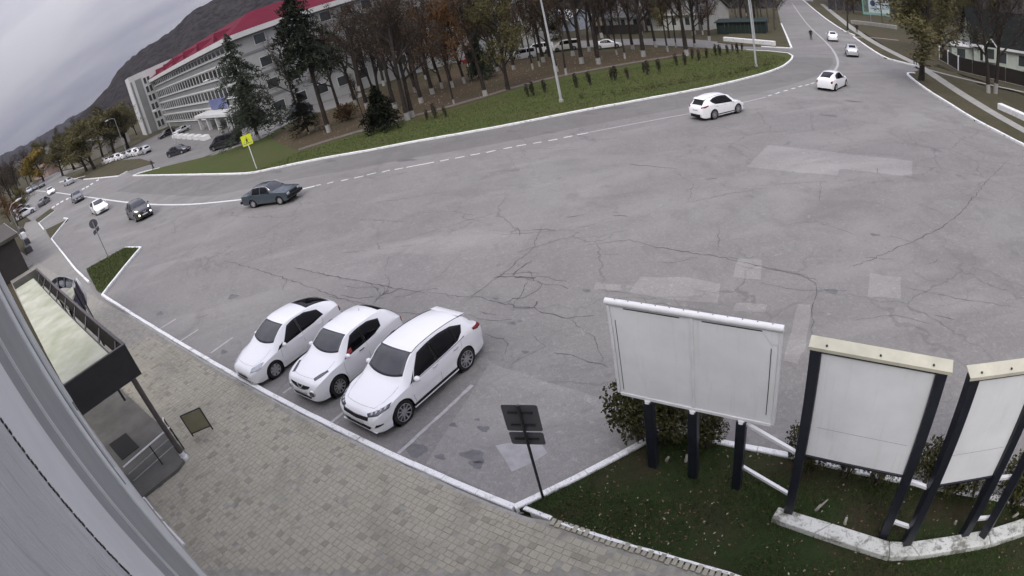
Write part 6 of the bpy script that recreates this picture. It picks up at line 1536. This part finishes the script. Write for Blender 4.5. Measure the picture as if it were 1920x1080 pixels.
# roof: hipped, ridge behind
def roof(name, mat, O, e, n, x0, x1, y0, y1, z0, zr, hip0, hip1, parent):
    P = [(x0, y1, z0), (x1, y1, z0), (x1, y0, z0), (x0, y0, z0), (x0 + hip0, (y0 + y1) / 2, zr), (x1 - hip1, (y0 + y1) / 2, zr)]
    V = [O + e * x + n * y + UP * z for x, y, z in P]; return sub(MB().add(V, [(0, 1, 5, 4), (2, 3, 4, 5), (0, 4, 3), (1, 2, 5), (0, 3, 2, 1)]).build(name, mat), parent)
rf = roof('roof', M_REDR, O_, f_, n_, 1.0, LF_ + .6, -14.3, .9, ZE + .01, ZE + 3.0, 5, 6, rb)
for x in (14, 27, 40, 53, 66, 79):
    V = [O_ + f_ * (x + a) + n_ * b + UP * c for a, b, c in ((-1.6, .2, ZE + .3), (1.6, .2, ZE + .3), (0, .2, ZE + 1.6), (0, -5, ZE + 1.6), (-1.6, -1.5, ZE + .7), (1.6, -1.5, ZE + .7))]
    o = MB().add(V, [(0, 1, 2), (0, 2, 3, 4), (1, 5, 3, 2)]).build('dormer', M_REDR); o.parent = rf; o.matrix_parent_inverse = rf.matrix_world.inverted()
obox('stair_tower', M_FACW, O_, f_, n_, -7, 1.9, -8, 6.6, Z0, 16.2, rb)
obox('tower_pilaster', M_FACG, O_, f_, n_, 1.9, 2.06, 3.0, 5.0, Z0, 14.6, rb); obox('tower_pilaster', M_FACG, O_, f_, n_, 1.9, 2.04, 5.9, 6.4, Z0, 14.6, rb)
Ot = O_ + f_ * 1.92
for i in range(6):
    z = -.9 + i * 2.65; window_row(Ot, n_, f_, .35, 2.6, 2, z, z + 1.9, rb, .05, .78)
obox('banner', pm('blue_banner', (.13, .15, .30), .6, .15, .5), O_, f_, n_, 63, 75, .3, .5, 1.7, 3.6, rb)
obox('entrance_canopy', M_FACW, O_, f_, n_, 58, 82, 0, 3.2, 1.0, 1.5, rb)
for x in (59, 66, 73, 80): obox('entrance_column', M_FACW, O_, f_, n_, x, x + .6, 2.3, 2.9, -3, 1.0, rb)
obox('entrance_door', M_PANE, O_, f_, n_, 60, 80, .01, .08, -2.8, .6, rb)
# wing at right angles toward the park
O2 = O_ + f_ * LF_ + n_ * 0.6; e2 = Vector((.83, .557, 0)); n2 = Vector((.557, -.83, 0))
wg = thing('white_wing', 'white four storey wing of the office building half hidden by park trees', 'building', O2 + UP * Z0)
obox('wall', pm('wing_white', (.36, .365, .35), .8, .10, .4, .1, world=True), O2, e2, n2, 0.4, 66, -13, 0, -5, ZE - .9, wg)
for i in range(4):
    a = -2.2 + i * 3.75
    window_row(O2, e2, n2, 3, 64, 16, a + 1.2, a + 2.8, wg, .02, .5)
    if i: obox('floor_band', M_FACG, O2, e2, n2, .5, 66, -.02, .08, a + .1, a + .5, wg)
obox('eave', M_FACW, O2, e2, n2, 0.2, 67, -13.5, .9, ZE - .85, ZE, wg)
roof('roof', M_REDR, O2, e2, n2, 0, 67, -13.4, .8, ZE + .01, ZE + 3.0, 6, 6, wg)
# flower boxes
for i in range(6):
    b = O_ + f_ * (52 + i * 5.4) + n_ * 7.0; b.z = gz(b.x, b.y)
    mb = MB().box(b + UP * .35, (3.6, 1.2, .7), Matrix((f_, n_, UP)).transposed(), .85); tag(mb.build('flower_box', M_FACW), '%s white concrete flower box in the row before the office, from the tower' % ORD[i], 'planter', 'flower boxes before the office building')

# ---------------------------------------------------------------- low houses beyond the park
def house(name, label, A, B, depth, hw, hr, wallm, roofm, nwin, winw=1.0, wz=(1.0, 2.5), gable_trim=None, over=.5):
    e = (B - A); e.z = 0; Ln = e.length; e.normalize(); n = Vector((e.y, -e.x, 0)); n = n if n.dot(-A) > 0 else -n
    O = Vector((A.x, A.y, 0)); z = min(A.z, B.z) - .3; t = thing(name, label, 'house', (A + B) / 2)
    obox('wall', wallm, O, e, n, 0, Ln, -depth, 0, z - .5, z + hw + .3, t)
    # gabled roof
    P = [(-over, over), (Ln + over, over), (Ln + over, -depth / 2), (-over, -depth / 2), (-over, -depth - over), (Ln + over, -depth - over)]
    zs = (hw, hw, hr, hr, hw, hw); V = [O + e * x + n * y + UP * (z + .3 + q) for (x, y), q in zip(P, zs)]
    o = MB().add(V, [(0, 1, 2, 3), (3, 2, 5, 4)]).build('roof', roofm); o.modifiers.new('s', 'SOLIDIFY').thickness = .16; sub(o, t)
    V = [O + e * x + n * y + UP * (z + .3 + q) for x, y, q in ((0.02, 0, hw), (0.02, -depth, hw), (0.02, -depth / 2, hr - .2), (Ln - .02, 0, hw), (Ln - .02, -depth, hw), (Ln - .02, -depth / 2, hr - .2))]
    sub(MB().add(V[:3], [(0, 1, 2)]).build('gable_wall', wallm), t); sub(MB().add(V[3:], [(0, 2, 1)]).build('gable_wall', wallm), t)
    obox('eave_board', M_FACW, O, e, n, -over, Ln + over, over, over + .06, z + hw + .1, z + hw + .42, t)
    for i in range(nwin):
        x = Ln * (i + .5) / nwin; w_ = obox('window', M_PANE, O, e, n, x - winw / 2, x + winw / 2, -.05, .03, z + wz[0] + .3, z + wz[1] + .3, t)
        for q in (obox('frame', M_FACW, O, e, n, x - winw / 2 - .1, x - winw / 2, -.02, .07, z + wz[0] + .2, z + wz[1] + .4, t), obox('frame', M_FACW, O, e, n, x + winw / 2, x + winw / 2 + .1, -.02, .07, z + wz[0] + .2, z + wz[1] + .4, t)):
            q.parent = w_; q.matrix_parent_inverse = w_.matrix_world.inverted()
    return t, O, e, n, Ln, z
M_HW = pm('house_white', (.50, .50, .46), .85, .1, .5, .1, world=True); M_SLATE = pm('grey_slate_roof', (.17, .165, .165), .8, .15, .5, .2, world=True)
house('white_house', 'long low white house with grey roof seen between the park trees', g(1138, 60), g(1330, 56), 10, 3.2, 6.4, M_HW, M_SLATE, 8)
house('blue_house', 'small pale blue gabled house with a light roof beyond the parked vans', g(1030, 58), g(1072, 58), 6, 3.0, 5.2, pm('pale_blue_wall', (.33, .36, .42), .8, .1, 1), pm('pale_roof', (.40, .41, .42), .7, .1, 1), 2)
house('brown_house', 'brown house with a dark roof behind the park on the edge of the wood', g(905, 84), g(975, 72), 9, 3.4, 6.4, pm('brown_house_wall', (.15, .10, .07), .85, .15, 1), M_SLATE, 3)
A, B = g(1345, 64), g(1436, 64)
gw = thing('green_shed', 'dark green corrugated shed beside the main road', 'shed', A); e = (B - A); e.z = 0; Ln = e.length; e.normalize(); n = Vector((e.y, -e.x, 0)); n = n if n.dot(-A) > 0 else -n
M_GREENS = pm('green_sheet', (.008, .022, .017), .8, .2, 1.5, .1, world=True)
for i in range(12): obox('wall_sheet', M_GREENS, Vector((A.x, A.y, 0)), e, n, Ln * i / 12 + .02, Ln * (i + 1) / 12 - .02, -.05, .04 * (i % 2), A.z - .8, A.z + 2.0, gw)
obox('roof', M_GREENS, Vector((A.x, A.y, 0)), e, n, -.3, Ln + .3, -5, .4, A.z + 2.02, A.z + 2.15, gw); obox('side_wall', M_GREENS, Vector((A.x, A.y, 0)), e, n, Ln - .1, Ln, -5, -.06, A.z - .8, A.z + 2.0, gw); obox('side_wall', M_GREENS, Vector((A.x, A.y, 0)), e, n, 0, .1, -5, -.06, A.z - .8, A.z + 2.0, gw)
def low_wall(name, label, pts, w_, h, mat, cat='wall'):
    t = thing(name, label, cat, pts[0]); P = resample(pts, 2.5)
    for a, b in zip(P, P[1:]):
        d = (b - a).normalized(); o = MB().bar(a + UP * h / 2 + d * .02, b + UP * h / 2 - d * .02, w_, h).build('block', mat); o.modifiers.new('b', 'BEVEL').width = min(.06, w_ * .3); sub(o, t)
    return t
low_wall('white_barrier', 'white concrete barrier wall beside the side lane mouth', [g(1358, 78), g(1400, 82), g(1454, 87)], .45, .75, M_KERB)
low_wall('white_beam', 'thick white rounded beam lying on the verge at the frame edge', [g(1873, 206), g(1930, 232), g(2000, 265)], .55, .62, M_KERB, 'beam')
low_wall('bench_wall', 'low pale wall with benches below the roadside billboard', [g(1596, 45), g(1640, 50), g(1682, 56)], .5, .9, M_CONC)
FQ = resample([g(1114, 65), g(1207, 63)], 2.4); wf = thing('lane_fence', 'dark board fence along the side lane before the white house', 'fence', FQ[0])
for a, b in zip(FQ, FQ[1:]): k = (b - a).normalized(); sub(MB().bar(a + UP * .95 + k * .03, b + UP * .95 - k * .03, .06, 1.8).build('sheet', pm('dark_lane_fence', (.022, .018, .016), .8, .2, 1.5)), wf); sub(MB().box(a + UP * .95, (.12, .12, 2.0)).build('post', M_DARK), wf)
# ---------------------------------------------------------------- right-hand plot: fence, house
FP = px((1762, 113), (1778, 122), (1797, 134), (1850, 147), (1920, 164), (2000, 186))
fn = thing('plot_fence', 'dark brown sheet fence with white posts round the house plot', 'fence', FP[0]); M_FB = pm('dark_brown_sheet', (.018, .013, .010), .6, .2, 1.5, .1, world=True)
for i, (a, b) in enumerate(zip(FP, FP[1:])):
    Q_ = resample([a, b], 2.2)
    for c, d in zip(Q_, Q_[1:]): k = (d - c).normalized(); o = MB().bar(c + UP * .92 + k * .03, d + UP * .92 - k * .03, .05, 1.7).build('sheet', M_FB); sub(o, fn)
    p = a; sub(MB().box(p + UP * .95, (.16, .16, 2.0)).build('post', M_WHITE if i < 3 else M_FB), fn)
    sub(MB().bar(a + UP * .06, b + UP * .06, .22, .16).build('footing', M_CONC), fn)
M_HGR = pm('pale_green_plaster', (.40, .44, .38), .85, .12, .8, .1, world=True); M_DROOF = pm('dark_shingle_roof', (.016, .017, .016), 1.0, .2, .8, .2, world=True, spec=.05)
A = g(1826, 121); B = g(2000, 152)
t, O, e, n, Ln, z = house('plot_house', 'house with dark roof, white edged gables and pale walls behind the fence', A, B, 11, 2.9, 7.4, M_HGR, M_DROOF, 5, 1.1, (.9, 2.3))
for x, wd, hh in ((2.4, 2.4, 1.3), (10.5, 2.4, 1.3)):
    V = [O + e * (x + a) + n * b + UP * (z + .3 + c) for a, b, c in ((-wd / 2, .75, 2.7), (wd / 2, .75, 2.7), (0, .75, 2.7 + hh), (-wd / 2, -2.5, 2.7), (wd / 2, -2.5, 2.7), (0, -3.2, 2.7 + hh))]
    sub(MB().add(V, [(0, 1, 2), (0, 2, 5, 3), (1, 4, 5, 2)]).build('dormer_roof', M_DROOF), t)
    for s in (-1, 1): sub(MB().bar(O + e * (x + s * (wd / 2 + .15)) + n * .82 + UP * (z + 2.85), O + e * x + n * .82 + UP * (z + 3.1 + hh), .10, .16).build('gable_board', M_WHITE), t)
    sub(MB().box(O + e * x + n * .72 + UP * (z + 2.2), (wd * .98, .1, 2.0), Matrix((e, n, UP)).transposed()).build('gable_wall', M_HGR), t); obox('gable_window', M_PANE, O, e, n, x - .5, x + .5, .76, .82, z + 1.7, z + 3.0, t)
obox('porch', M_HGR, O, e, n, -3.2, -.05, -4, -.6, z, z + 2.6, t); obox('porch_door', M_PANE, O, e, n, -2.4, -1.2, -.6, -.54, z + .2, z + 2.3, t); obox('porch_roof', M_WHITE, O, e, n, -3.5, 0, -4.2, -.3, z + 2.62, z + 2.8, t)
A, B = g(1772, 86), g(1822, 92)
low_wall('yard_wall', 'grey block yard wall behind the dark parked car', [A, B], .3, 2.2, pm('grey_blockwork', (.24, .25, .25), .85, .12, .8, .2, world=True))
# ---------------------------------------------------------------- roadside billboard
bb_ = g(1645, 46); rbb = thing('roadside_billboard', 'green bordered roadside billboard with blue emblem and lettering on grey posts', 'billboard', bb_)
vv = Vector((-bb_.x, -bb_.y, 0)).normalized(); ev = Vector((-vv.y, vv.x, 0)); ev = (ev * .97 + vv * .2).normalized(); nv = Vector((ev.y, -ev.x, 0)); nv = nv if nv.dot(vv) > 0 else -nv
if (CAMROT.transposed() @ ev).x < 0: ev = -ev
Ob = Vector((bb_.x, bb_.y, 0)); zb_ = bb_.z + 2.05; BW, BH = 6.6, 3.9
M_GB = pm('billboard_green', (.10, .30, .24), .6, .1, .5); M_BW = pm('billboard_white', (.55, .62, .62), .6, .06, .5); M_BB = pm('billboard_blue', (.05, .10, .26), .6, .1, 1); M_BP = pm('billboard_purple', (.13, .10, .20), .6, .1, 1)
obox('border', M_GB, Ob, ev, nv, -BW / 2, BW / 2, -.1, .05, zb_, zb_ + BH, rbb)
obox('poster', M_BW, Ob, ev, nv, -BW / 2 + .2, BW / 2 - .2, .051, .06, zb_ + .55, zb_ + BH - .15, rbb)
obox('strip', pm('billboard_pale_green', (.40, .55, .48), .6, .1, 1), Ob, ev, nv, -BW / 2 + .2, BW / 2 - .2, .051, .06, zb_ + .12, zb_ + .45, rbb)
obox('photo_field', pm('billboard_photo', (.12, .16, .13), .6, .6, 1.5), Ob, ev, nv, -BW / 2 + .25, -BW / 2 + 1.5, .061, .066, zb_ + .6, zb_ + BH - .2, rbb)
o = MB().lathe([(.0, .0), (.62, .0), (.62, -.02)], 24, 'y').build('emblem', M_BB); o.matrix_world = Matrix.Translation(Ob + ev * -.75 + nv * .075 + UP * (zb_ + 2.7)) @ Matrix((ev, nv, UP)).transposed().to_4x4(); sub(o, rbb)
rgt = random.Random(2)
def text_line(x0, x1, zc_, h, mat):
    x = x0
    while x < x1:
        wd = rgt.uniform(.10, .22); obox('letter', mat, Ob, ev, nv, x, min(x1, x + wd), .061, .068, zb_ + zc_ - h / 2 * rgt.uniform(.7, 1), zb_ + zc_ + h / 2, rbb); x += wd + rgt.uniform(.05, .12)
text_line(.25, 2.9, 3.0, .34, M_BP); text_line(.25, 2.9, 2.45, .3, M_BB); text_line(-1.3, -.2, 1.55, .3, M_BB); text_line(.25, 2.9, 1.6, .34, M_GB); text_line(-2.9, 2.8, .285, .2, M_GB)
for x in (-1.5, 1.2): sub(MB().tube([Ob + ev * x + UP * (gz(*(Ob + ev * x)[:2]) - .2), Ob + ev * x + UP * zb_], .14, 10).build('post', M_STEEL), rbb)
# ---------------------------------------------------------------- lamp posts
def lamp_post(label, base, top_h, rad=.11, arm=None, mat=None, lean=(0, 0), name='lamp_post'):
    t = thing(name, label, 'lamp post', base, None, 'lamp posts'); b = Vector(base); tp = b + UP * top_h + Vector((lean[0], lean[1], 0))
    sub(MB().tube([b - UP * .3, b.lerp(tp, .5), tp], [rad, rad * .8, rad * .55], 10).build('pole', mat or pm('pale_lamp_pole', (.42, .43, .43), .6, .12, 3, .05)), t)
    sub(MB().lathe([(rad * 1.9, 0), (rad * 1.7, .3), (rad * 1.05, .36)], 12, c=b).build('base', M_CONC), t)
    if arm:
        a = Vector((arm[0], arm[1], 0)); h = tp + a + UP * .35; sub(MB().tube([tp - UP * .1, tp + a * .4 + UP * .3, h], .045, 8).build('arm', M_STEEL), t); d = a.normalized()
        sub(MB().tube([h - d * .1, h + d * .25, h + d * .75], [.07, .13, .06], 8).build('lamp_head', M_WHITE, smooth=True), t)
    return t
lamp_post('pale lamp post rising from the park lawn beside the far kerb', g(1053, 193), 10.5, .13, (-1.2, -1.6))
lamp_post('pale lamp post at the lawn end near the road mouth', g(1418, 127), 10.5, .12, (1.2, -1.4))
lamp_post('second thin pale post just behind the lawn end lamp post', g(1416, 76), 11, .1)
b = g(52, 470); lamp_post('thin lamp post leaning over the dark shop at the frame edge', b, 5.2, .06, (1.0, .6), M_STEEL)
for u, v, h, lab in ((205, 295, 8, 'street lamp with a pale head behind the parked white cars'), (238, 288, 8.5, 'street lamp with a pale head by the red roofed building'), (330, 268, 7, 'thin pale lamp post on the office car park'), (444, 250, 9, 'lamp post beside the office entrance behind the spruce')):
    lamp_post(lab, g(u, v), h, .08, (-1.5, -.5))
# ---------------------------------------------------------------- distant low buildings down the street
for i, (a, b, h, lab) in enumerate((((100, 322), (150, 312), 5, 'cream low building with a pale roof down the street'), ((65, 338), (92, 330), 4, 'pinkish small building beside the yellow tree'), ((150, 300), (196, 288), 5, 'pale building behind the olive street trees'))):
    house('street_building', lab, g(*a), g(*b), 9, h * .7, h, pm('street_wall_%s' % 'abcd'[i], ((.42, .38, .30), (.38, .28, .24), (.36, .34, .30), (.34, .30, .24))[i], .85, .15, .5, world=True), pm('street_roof_%s' % 'abcd'[i], ((.34, .33, .32), (.16, .10, .08), (.20, .19, .19), (.22, .21, .19))[i], .8, .15, .5, world=True), 5)
# ---------------------------------------------------------------- cars on the road and parked farther off
def car_at(kind, label, u, v, head, pnt=None, scale=1.0, lit=False, group=None):
    """stand a car with its middle over ground point (u, v), nose toward ground point head"""
    p = g(u, v); h = g(*head); return car(kind, label, p, math.atan2(h.y - p.y, h.x - p.x), pnt, scale, group, lit)
car_at('sedan', 'old teal saloon car with black bumper driving round the bend', 514, 379, (660, 362), None, 1.04)
car_at('suv', 'white sport utility car driving away along the lawn kerb', 1347, 215, (1430, 194), P_WHITE, (.95, .97, 1.0), group='cars driving on the roads')
car_at('hatch', 'white fastback car driving away between the lane dashes and the verge', 1561, 164, (1592, 150), P_WHITE, 1.06, group='cars driving on the roads')
car_at('cross', 'silver grey hatchback driving away up the hill road', 1597, 104, (1588, 86), P_SILVER, 1.0, group='cars driving on the roads')
car_at('cross', 'small white car farthest up the hill road', 1561, 76, (1549, 58), P_WHITE, .98, group='cars driving on the roads')
car_at('cross', 'black sport utility car with lit headlamps coming round the bend', 264, 407, (330, 425), P_BLACK, 1.05, True, 'cars driving on the roads')
car_at('hatch', 'white car with lit headlamps behind the black one', 188, 397, (262, 420), P_WHITE, 1.0, True, 'cars driving on the roads')
car_at('cross', 'dark grey car following the white one near the crossing', 147, 377, (190, 392), P_GREY, 1.0, False, 'cars driving on the roads')
car_at('hatch', 'small white car beyond the crossing with a light front', 96, 364, (150, 376), P_WHITE, .98, True, 'cars driving on the roads')
car_at('hatch', 'greenish grey car driving away past the verge kerb', 130, 346, (100, 351), P_SILVER, .98, False, 'cars driving on the roads')
car_at('suv', 'dark car far down the street at the bend', 79, 351, (110, 357), P_BLACK, .95, False, 'cars driving on the roads')
car_at('hatch', 'grey car far down the street behind the dark one', 66, 356, (80, 360), P_GREY, .95, False, 'cars driving on the roads')
car_at('suv', 'pale car farthest down the street', 56, 362, (66, 366), P_SILVER, .95, False, 'cars driving on the roads')
# kerbside cars at the near pavement end
car_at('suv', 'white car parked by the pavement end near the rusty bushes', 50, 405, (66, 396), P_WHITE, .92, False, 'cars parked near the shops')
car_at('hatch', 'pale car parked behind the white one by the bushes', 42, 396, (56, 388), P_SILVER, .95, False, 'cars parked near the shops')
car_at('hatch', 'grey car parked beside the small verge', 84, 383, (95, 374), P_GREY, .92, False, 'cars parked near the shops')
# row of white cars beyond the verge
ROW = [(207, 305, 'hatch', P_WHITE), (219, 301, 'suv', P_WHITE), (230, 298, 'hatch', P_WHITE), (241, 295, 'cross', P_SILVER), (251, 292, 'suv', P_WHITE), (262, 290, 'hatch', P_WHITE), (272, 288, 'suv', P_SILVER), (200, 308, 'cross', P_CREAM)]
RL = ['third white car in the angled row beside the verge', 'second white car in the angled row, a tall one', 'fourth white car in the angled row', 'silver small car in the middle of the angled row', 'sixth car in the angled row, a tall white one', 'seventh car in the angled row, low and white', 'last silver car of the angled row, next to the car park lane', 'cream car at the street end of the angled row']
for (u, v, k, p_), lab in zip(ROW, RL): car_at(k, lab, u, v, (u - 30, v + 5), p_, .95, False, 'cars in the angled row')
# office car park
car_at('hatch', 'dark car parked alone at the car park edge beside the grass', 336, 289, (360, 282), P_BLACK, 1.0, False, 'cars on the office car park')
car_at('van', 'black van parked nearest the yellow crossing sign', 424, 276, (395, 284), None, 1.0, False, 'cars on the office car park')
car_at('sedan', 'white saloon parked before the office facade', 341, 250, (322, 259), P_WHITE, 1.05, False, 'cars on the office car park')
car_at('suv', 'dark car parked by the tower foot of the office building', 313, 256, (300, 262), P_BLACK, .95, False, 'cars on the office car park')
car_at('van', 'silver van parked behind the tall spruce', 515, 212, (490, 222), P_SILVER, 1.05, False, 'cars on the office car park')
car_at('suv', 'black car parked under the bushy spruce', 560, 218, (540, 226), P_BLACK, 1.0, False, 'cars on the office car park')
car_at('hatch', 'dark car behind the tall spruce trunk', 470, 232, (450, 240), P_NAVY, 1.0, False, 'cars on the office car park')
# beyond the park
car_at('hatch', 'white car parked on the side lane behind the thick oaks', 1140, 90, (1160, 88), P_WHITE, 1.0, False, 'cars on the side lane')
car_at('van', 'white van parked on the side lane beyond the lamp post', 1010, 101, (990, 104), P_WHITE, 1.0, False, 'cars on the side lane')
car_at('van', 'grey van parked at the left of the side lane', 978, 112, (960, 115), P_SILVER, .95, False, 'cars on the side lane')
car_at('van', 'cream van parked on the side lane beside the white one', 1062, 94, (1045, 96), P_CREAM, .95, False, 'cars on the side lane')
car_at('cross', 'dark car parked inside the fenced plot before the house', 1803, 98, (1820, 100), P_NAVY, 1.0)
car_at('hatch', 'red car on the side lane half hidden by the rust trees', 880, 118, (865, 121), P_RED, .95, False, 'cars on the side lane')
for o, kind, pnt, lit in CARLIST:
    if pnt is not None and pnt != BASEP[kind]: repaint(o, BASEP[kind], pnt)
    if lit: repaint(o, M_LAMP, M_LIT); repaint(o, M_LAMPD, M_LIT)
# ---------------------------------------------------------------- people
def person(label, base, yaw, coat, trousers, skin=(.35, .22, .16), h=1.74, step=.28, group=None, bag=None):
    t = thing('person', label, 'person', base, yaw, group)
    me = bpy.data.meshes.new('body'); s = h / 1.74
    V = [(0, 0, .93), (0, 0, 1.12), (0, 0, 1.38), (0, 0, 1.50), (0, 0, 1.60), (.02, 0, 1.70),      # pelvis..head
         (0, .10, .90), (step * .45, .11, .50), (step * .62, .11, .09), (step * .62 + .16, .12, .04),
         (0, -.10, .90), (-step * .35, -.11, .50), (-step * .85, -.11, .12), (-step * .85 + .13, -.12, .04),
         (0, .20, 1.40), (-.08, .25, 1.13), (.06, .26, .90), (0, -.20, 1.40), (.06, -.25, 1.13), (.18, -.25, .92)]
    E = [(0, 1), (1, 2), (2, 3), (3, 4), (4, 5), (0, 6), (6, 7), (7, 8), (8, 9), (0, 10), (10, 11), (11, 12), (12, 13), (2, 14), (14, 15), (15, 16), (2, 17), (17, 18), (18, 19)]
    rad = [.165, .15, .18, .06, .095, .085, .105, .075, .05, .04, .105, .075, .05, .04, .075, .055, .04, .075, .055, .04]
    me.from_pydata([tuple(c * s for c in v) for v in V], E, []); o = link('body', me, t)
    sk = o.modifiers.new('skin', 'SKIN'); o.modifiers.new('sub', 'SUBSURF').levels = 2
    for i, r in enumerate(rad): me.skin_vertices[0].data[i].radius = (r * s * (1.15 if i in (0, 1, 2) else 1) * .92, r * s * (.85 if i in (0, 1, 2) else 1))
    me.skin_vertices[0].data[0].use_root = True; o.modifiers['sub'].render_levels = 2
    nm = 'clothing_' + label.replace(' ', '_')[:30]; m, tr, b = nodes(nm); q = NT(tr); z = q.n('ShaderNodeSeparateXYZ'); q.set(z.inputs[0], q.obj())
    c = q.mix(q.rng(z.outputs['Z'], .84 * s, .87 * s), trousers, coat); c = q.mix(q.rng(z.outputs['Z'], 1.50 * s, 1.52 * s), c, skin); c = q.mix(q.rng(z.outputs['Z'], 1.665 * s, 1.68 * s), c, (.02, .016, .013)); q.set(b.inputs['Base Color'], c); b.inputs['Roughness'].default_value = .9
    me.materials.append(m); return t
p0 = g(1521, 75); person('person in black clothes walking down the middle of the hill road', p0, yaw_of(p0, g(1530, 95)), (.012, .012, .015), (.014, .014, .018), h=1.78)
p0 = g(1716, 124); person('person in dark clothes standing beside the verge corner tree', p0, yaw_of(p0, g(1690, 108)), (.016, .015, .018), (.02, .02, .026), h=1.74)
p0 = g(1607, 62); person('person in a black coat on the pavement below the billboard', p0, yaw_of(p0, g(1590, 48)), (.014, .014, .016), (.016, .016, .02), h=1.74)
p0 = g(289, 319); person('person in dark clothes on the grass strip by the car park', p0, 1.0, (.05, .045, .03), (.02, .02, .02), h=1.7)
# ---------------------------------------------------------------- damp autumn air
hz = MB().box((0, 1600, 10), (6600, 3500, 540)).build('haze', None) if False else None
m = bpy.data.materials.new('damp_air'); m.use_nodes = True; t_ = m.node_tree; t_.nodes.clear()
om = t_.nodes.new('ShaderNodeOutputMaterial'); pv_ = t_.nodes.new('ShaderNodeVolumePrincipled'); pv_.inputs['Color'].default_value = (.80, .83, .95, 1); pv_.inputs['Density'].default_value = .00006; pv_.inputs['Anisotropy'].default_value = .2
t_.links.new(pv_.outputs[0], om.inputs['Volume'])
hz = MB().box((0, 1500, 10), (6800, 3400, 560)).build('haze', m); hz['kind'] = 'stuff'; tag(hz, 'thin damp haze filling the valley air', 'haze')
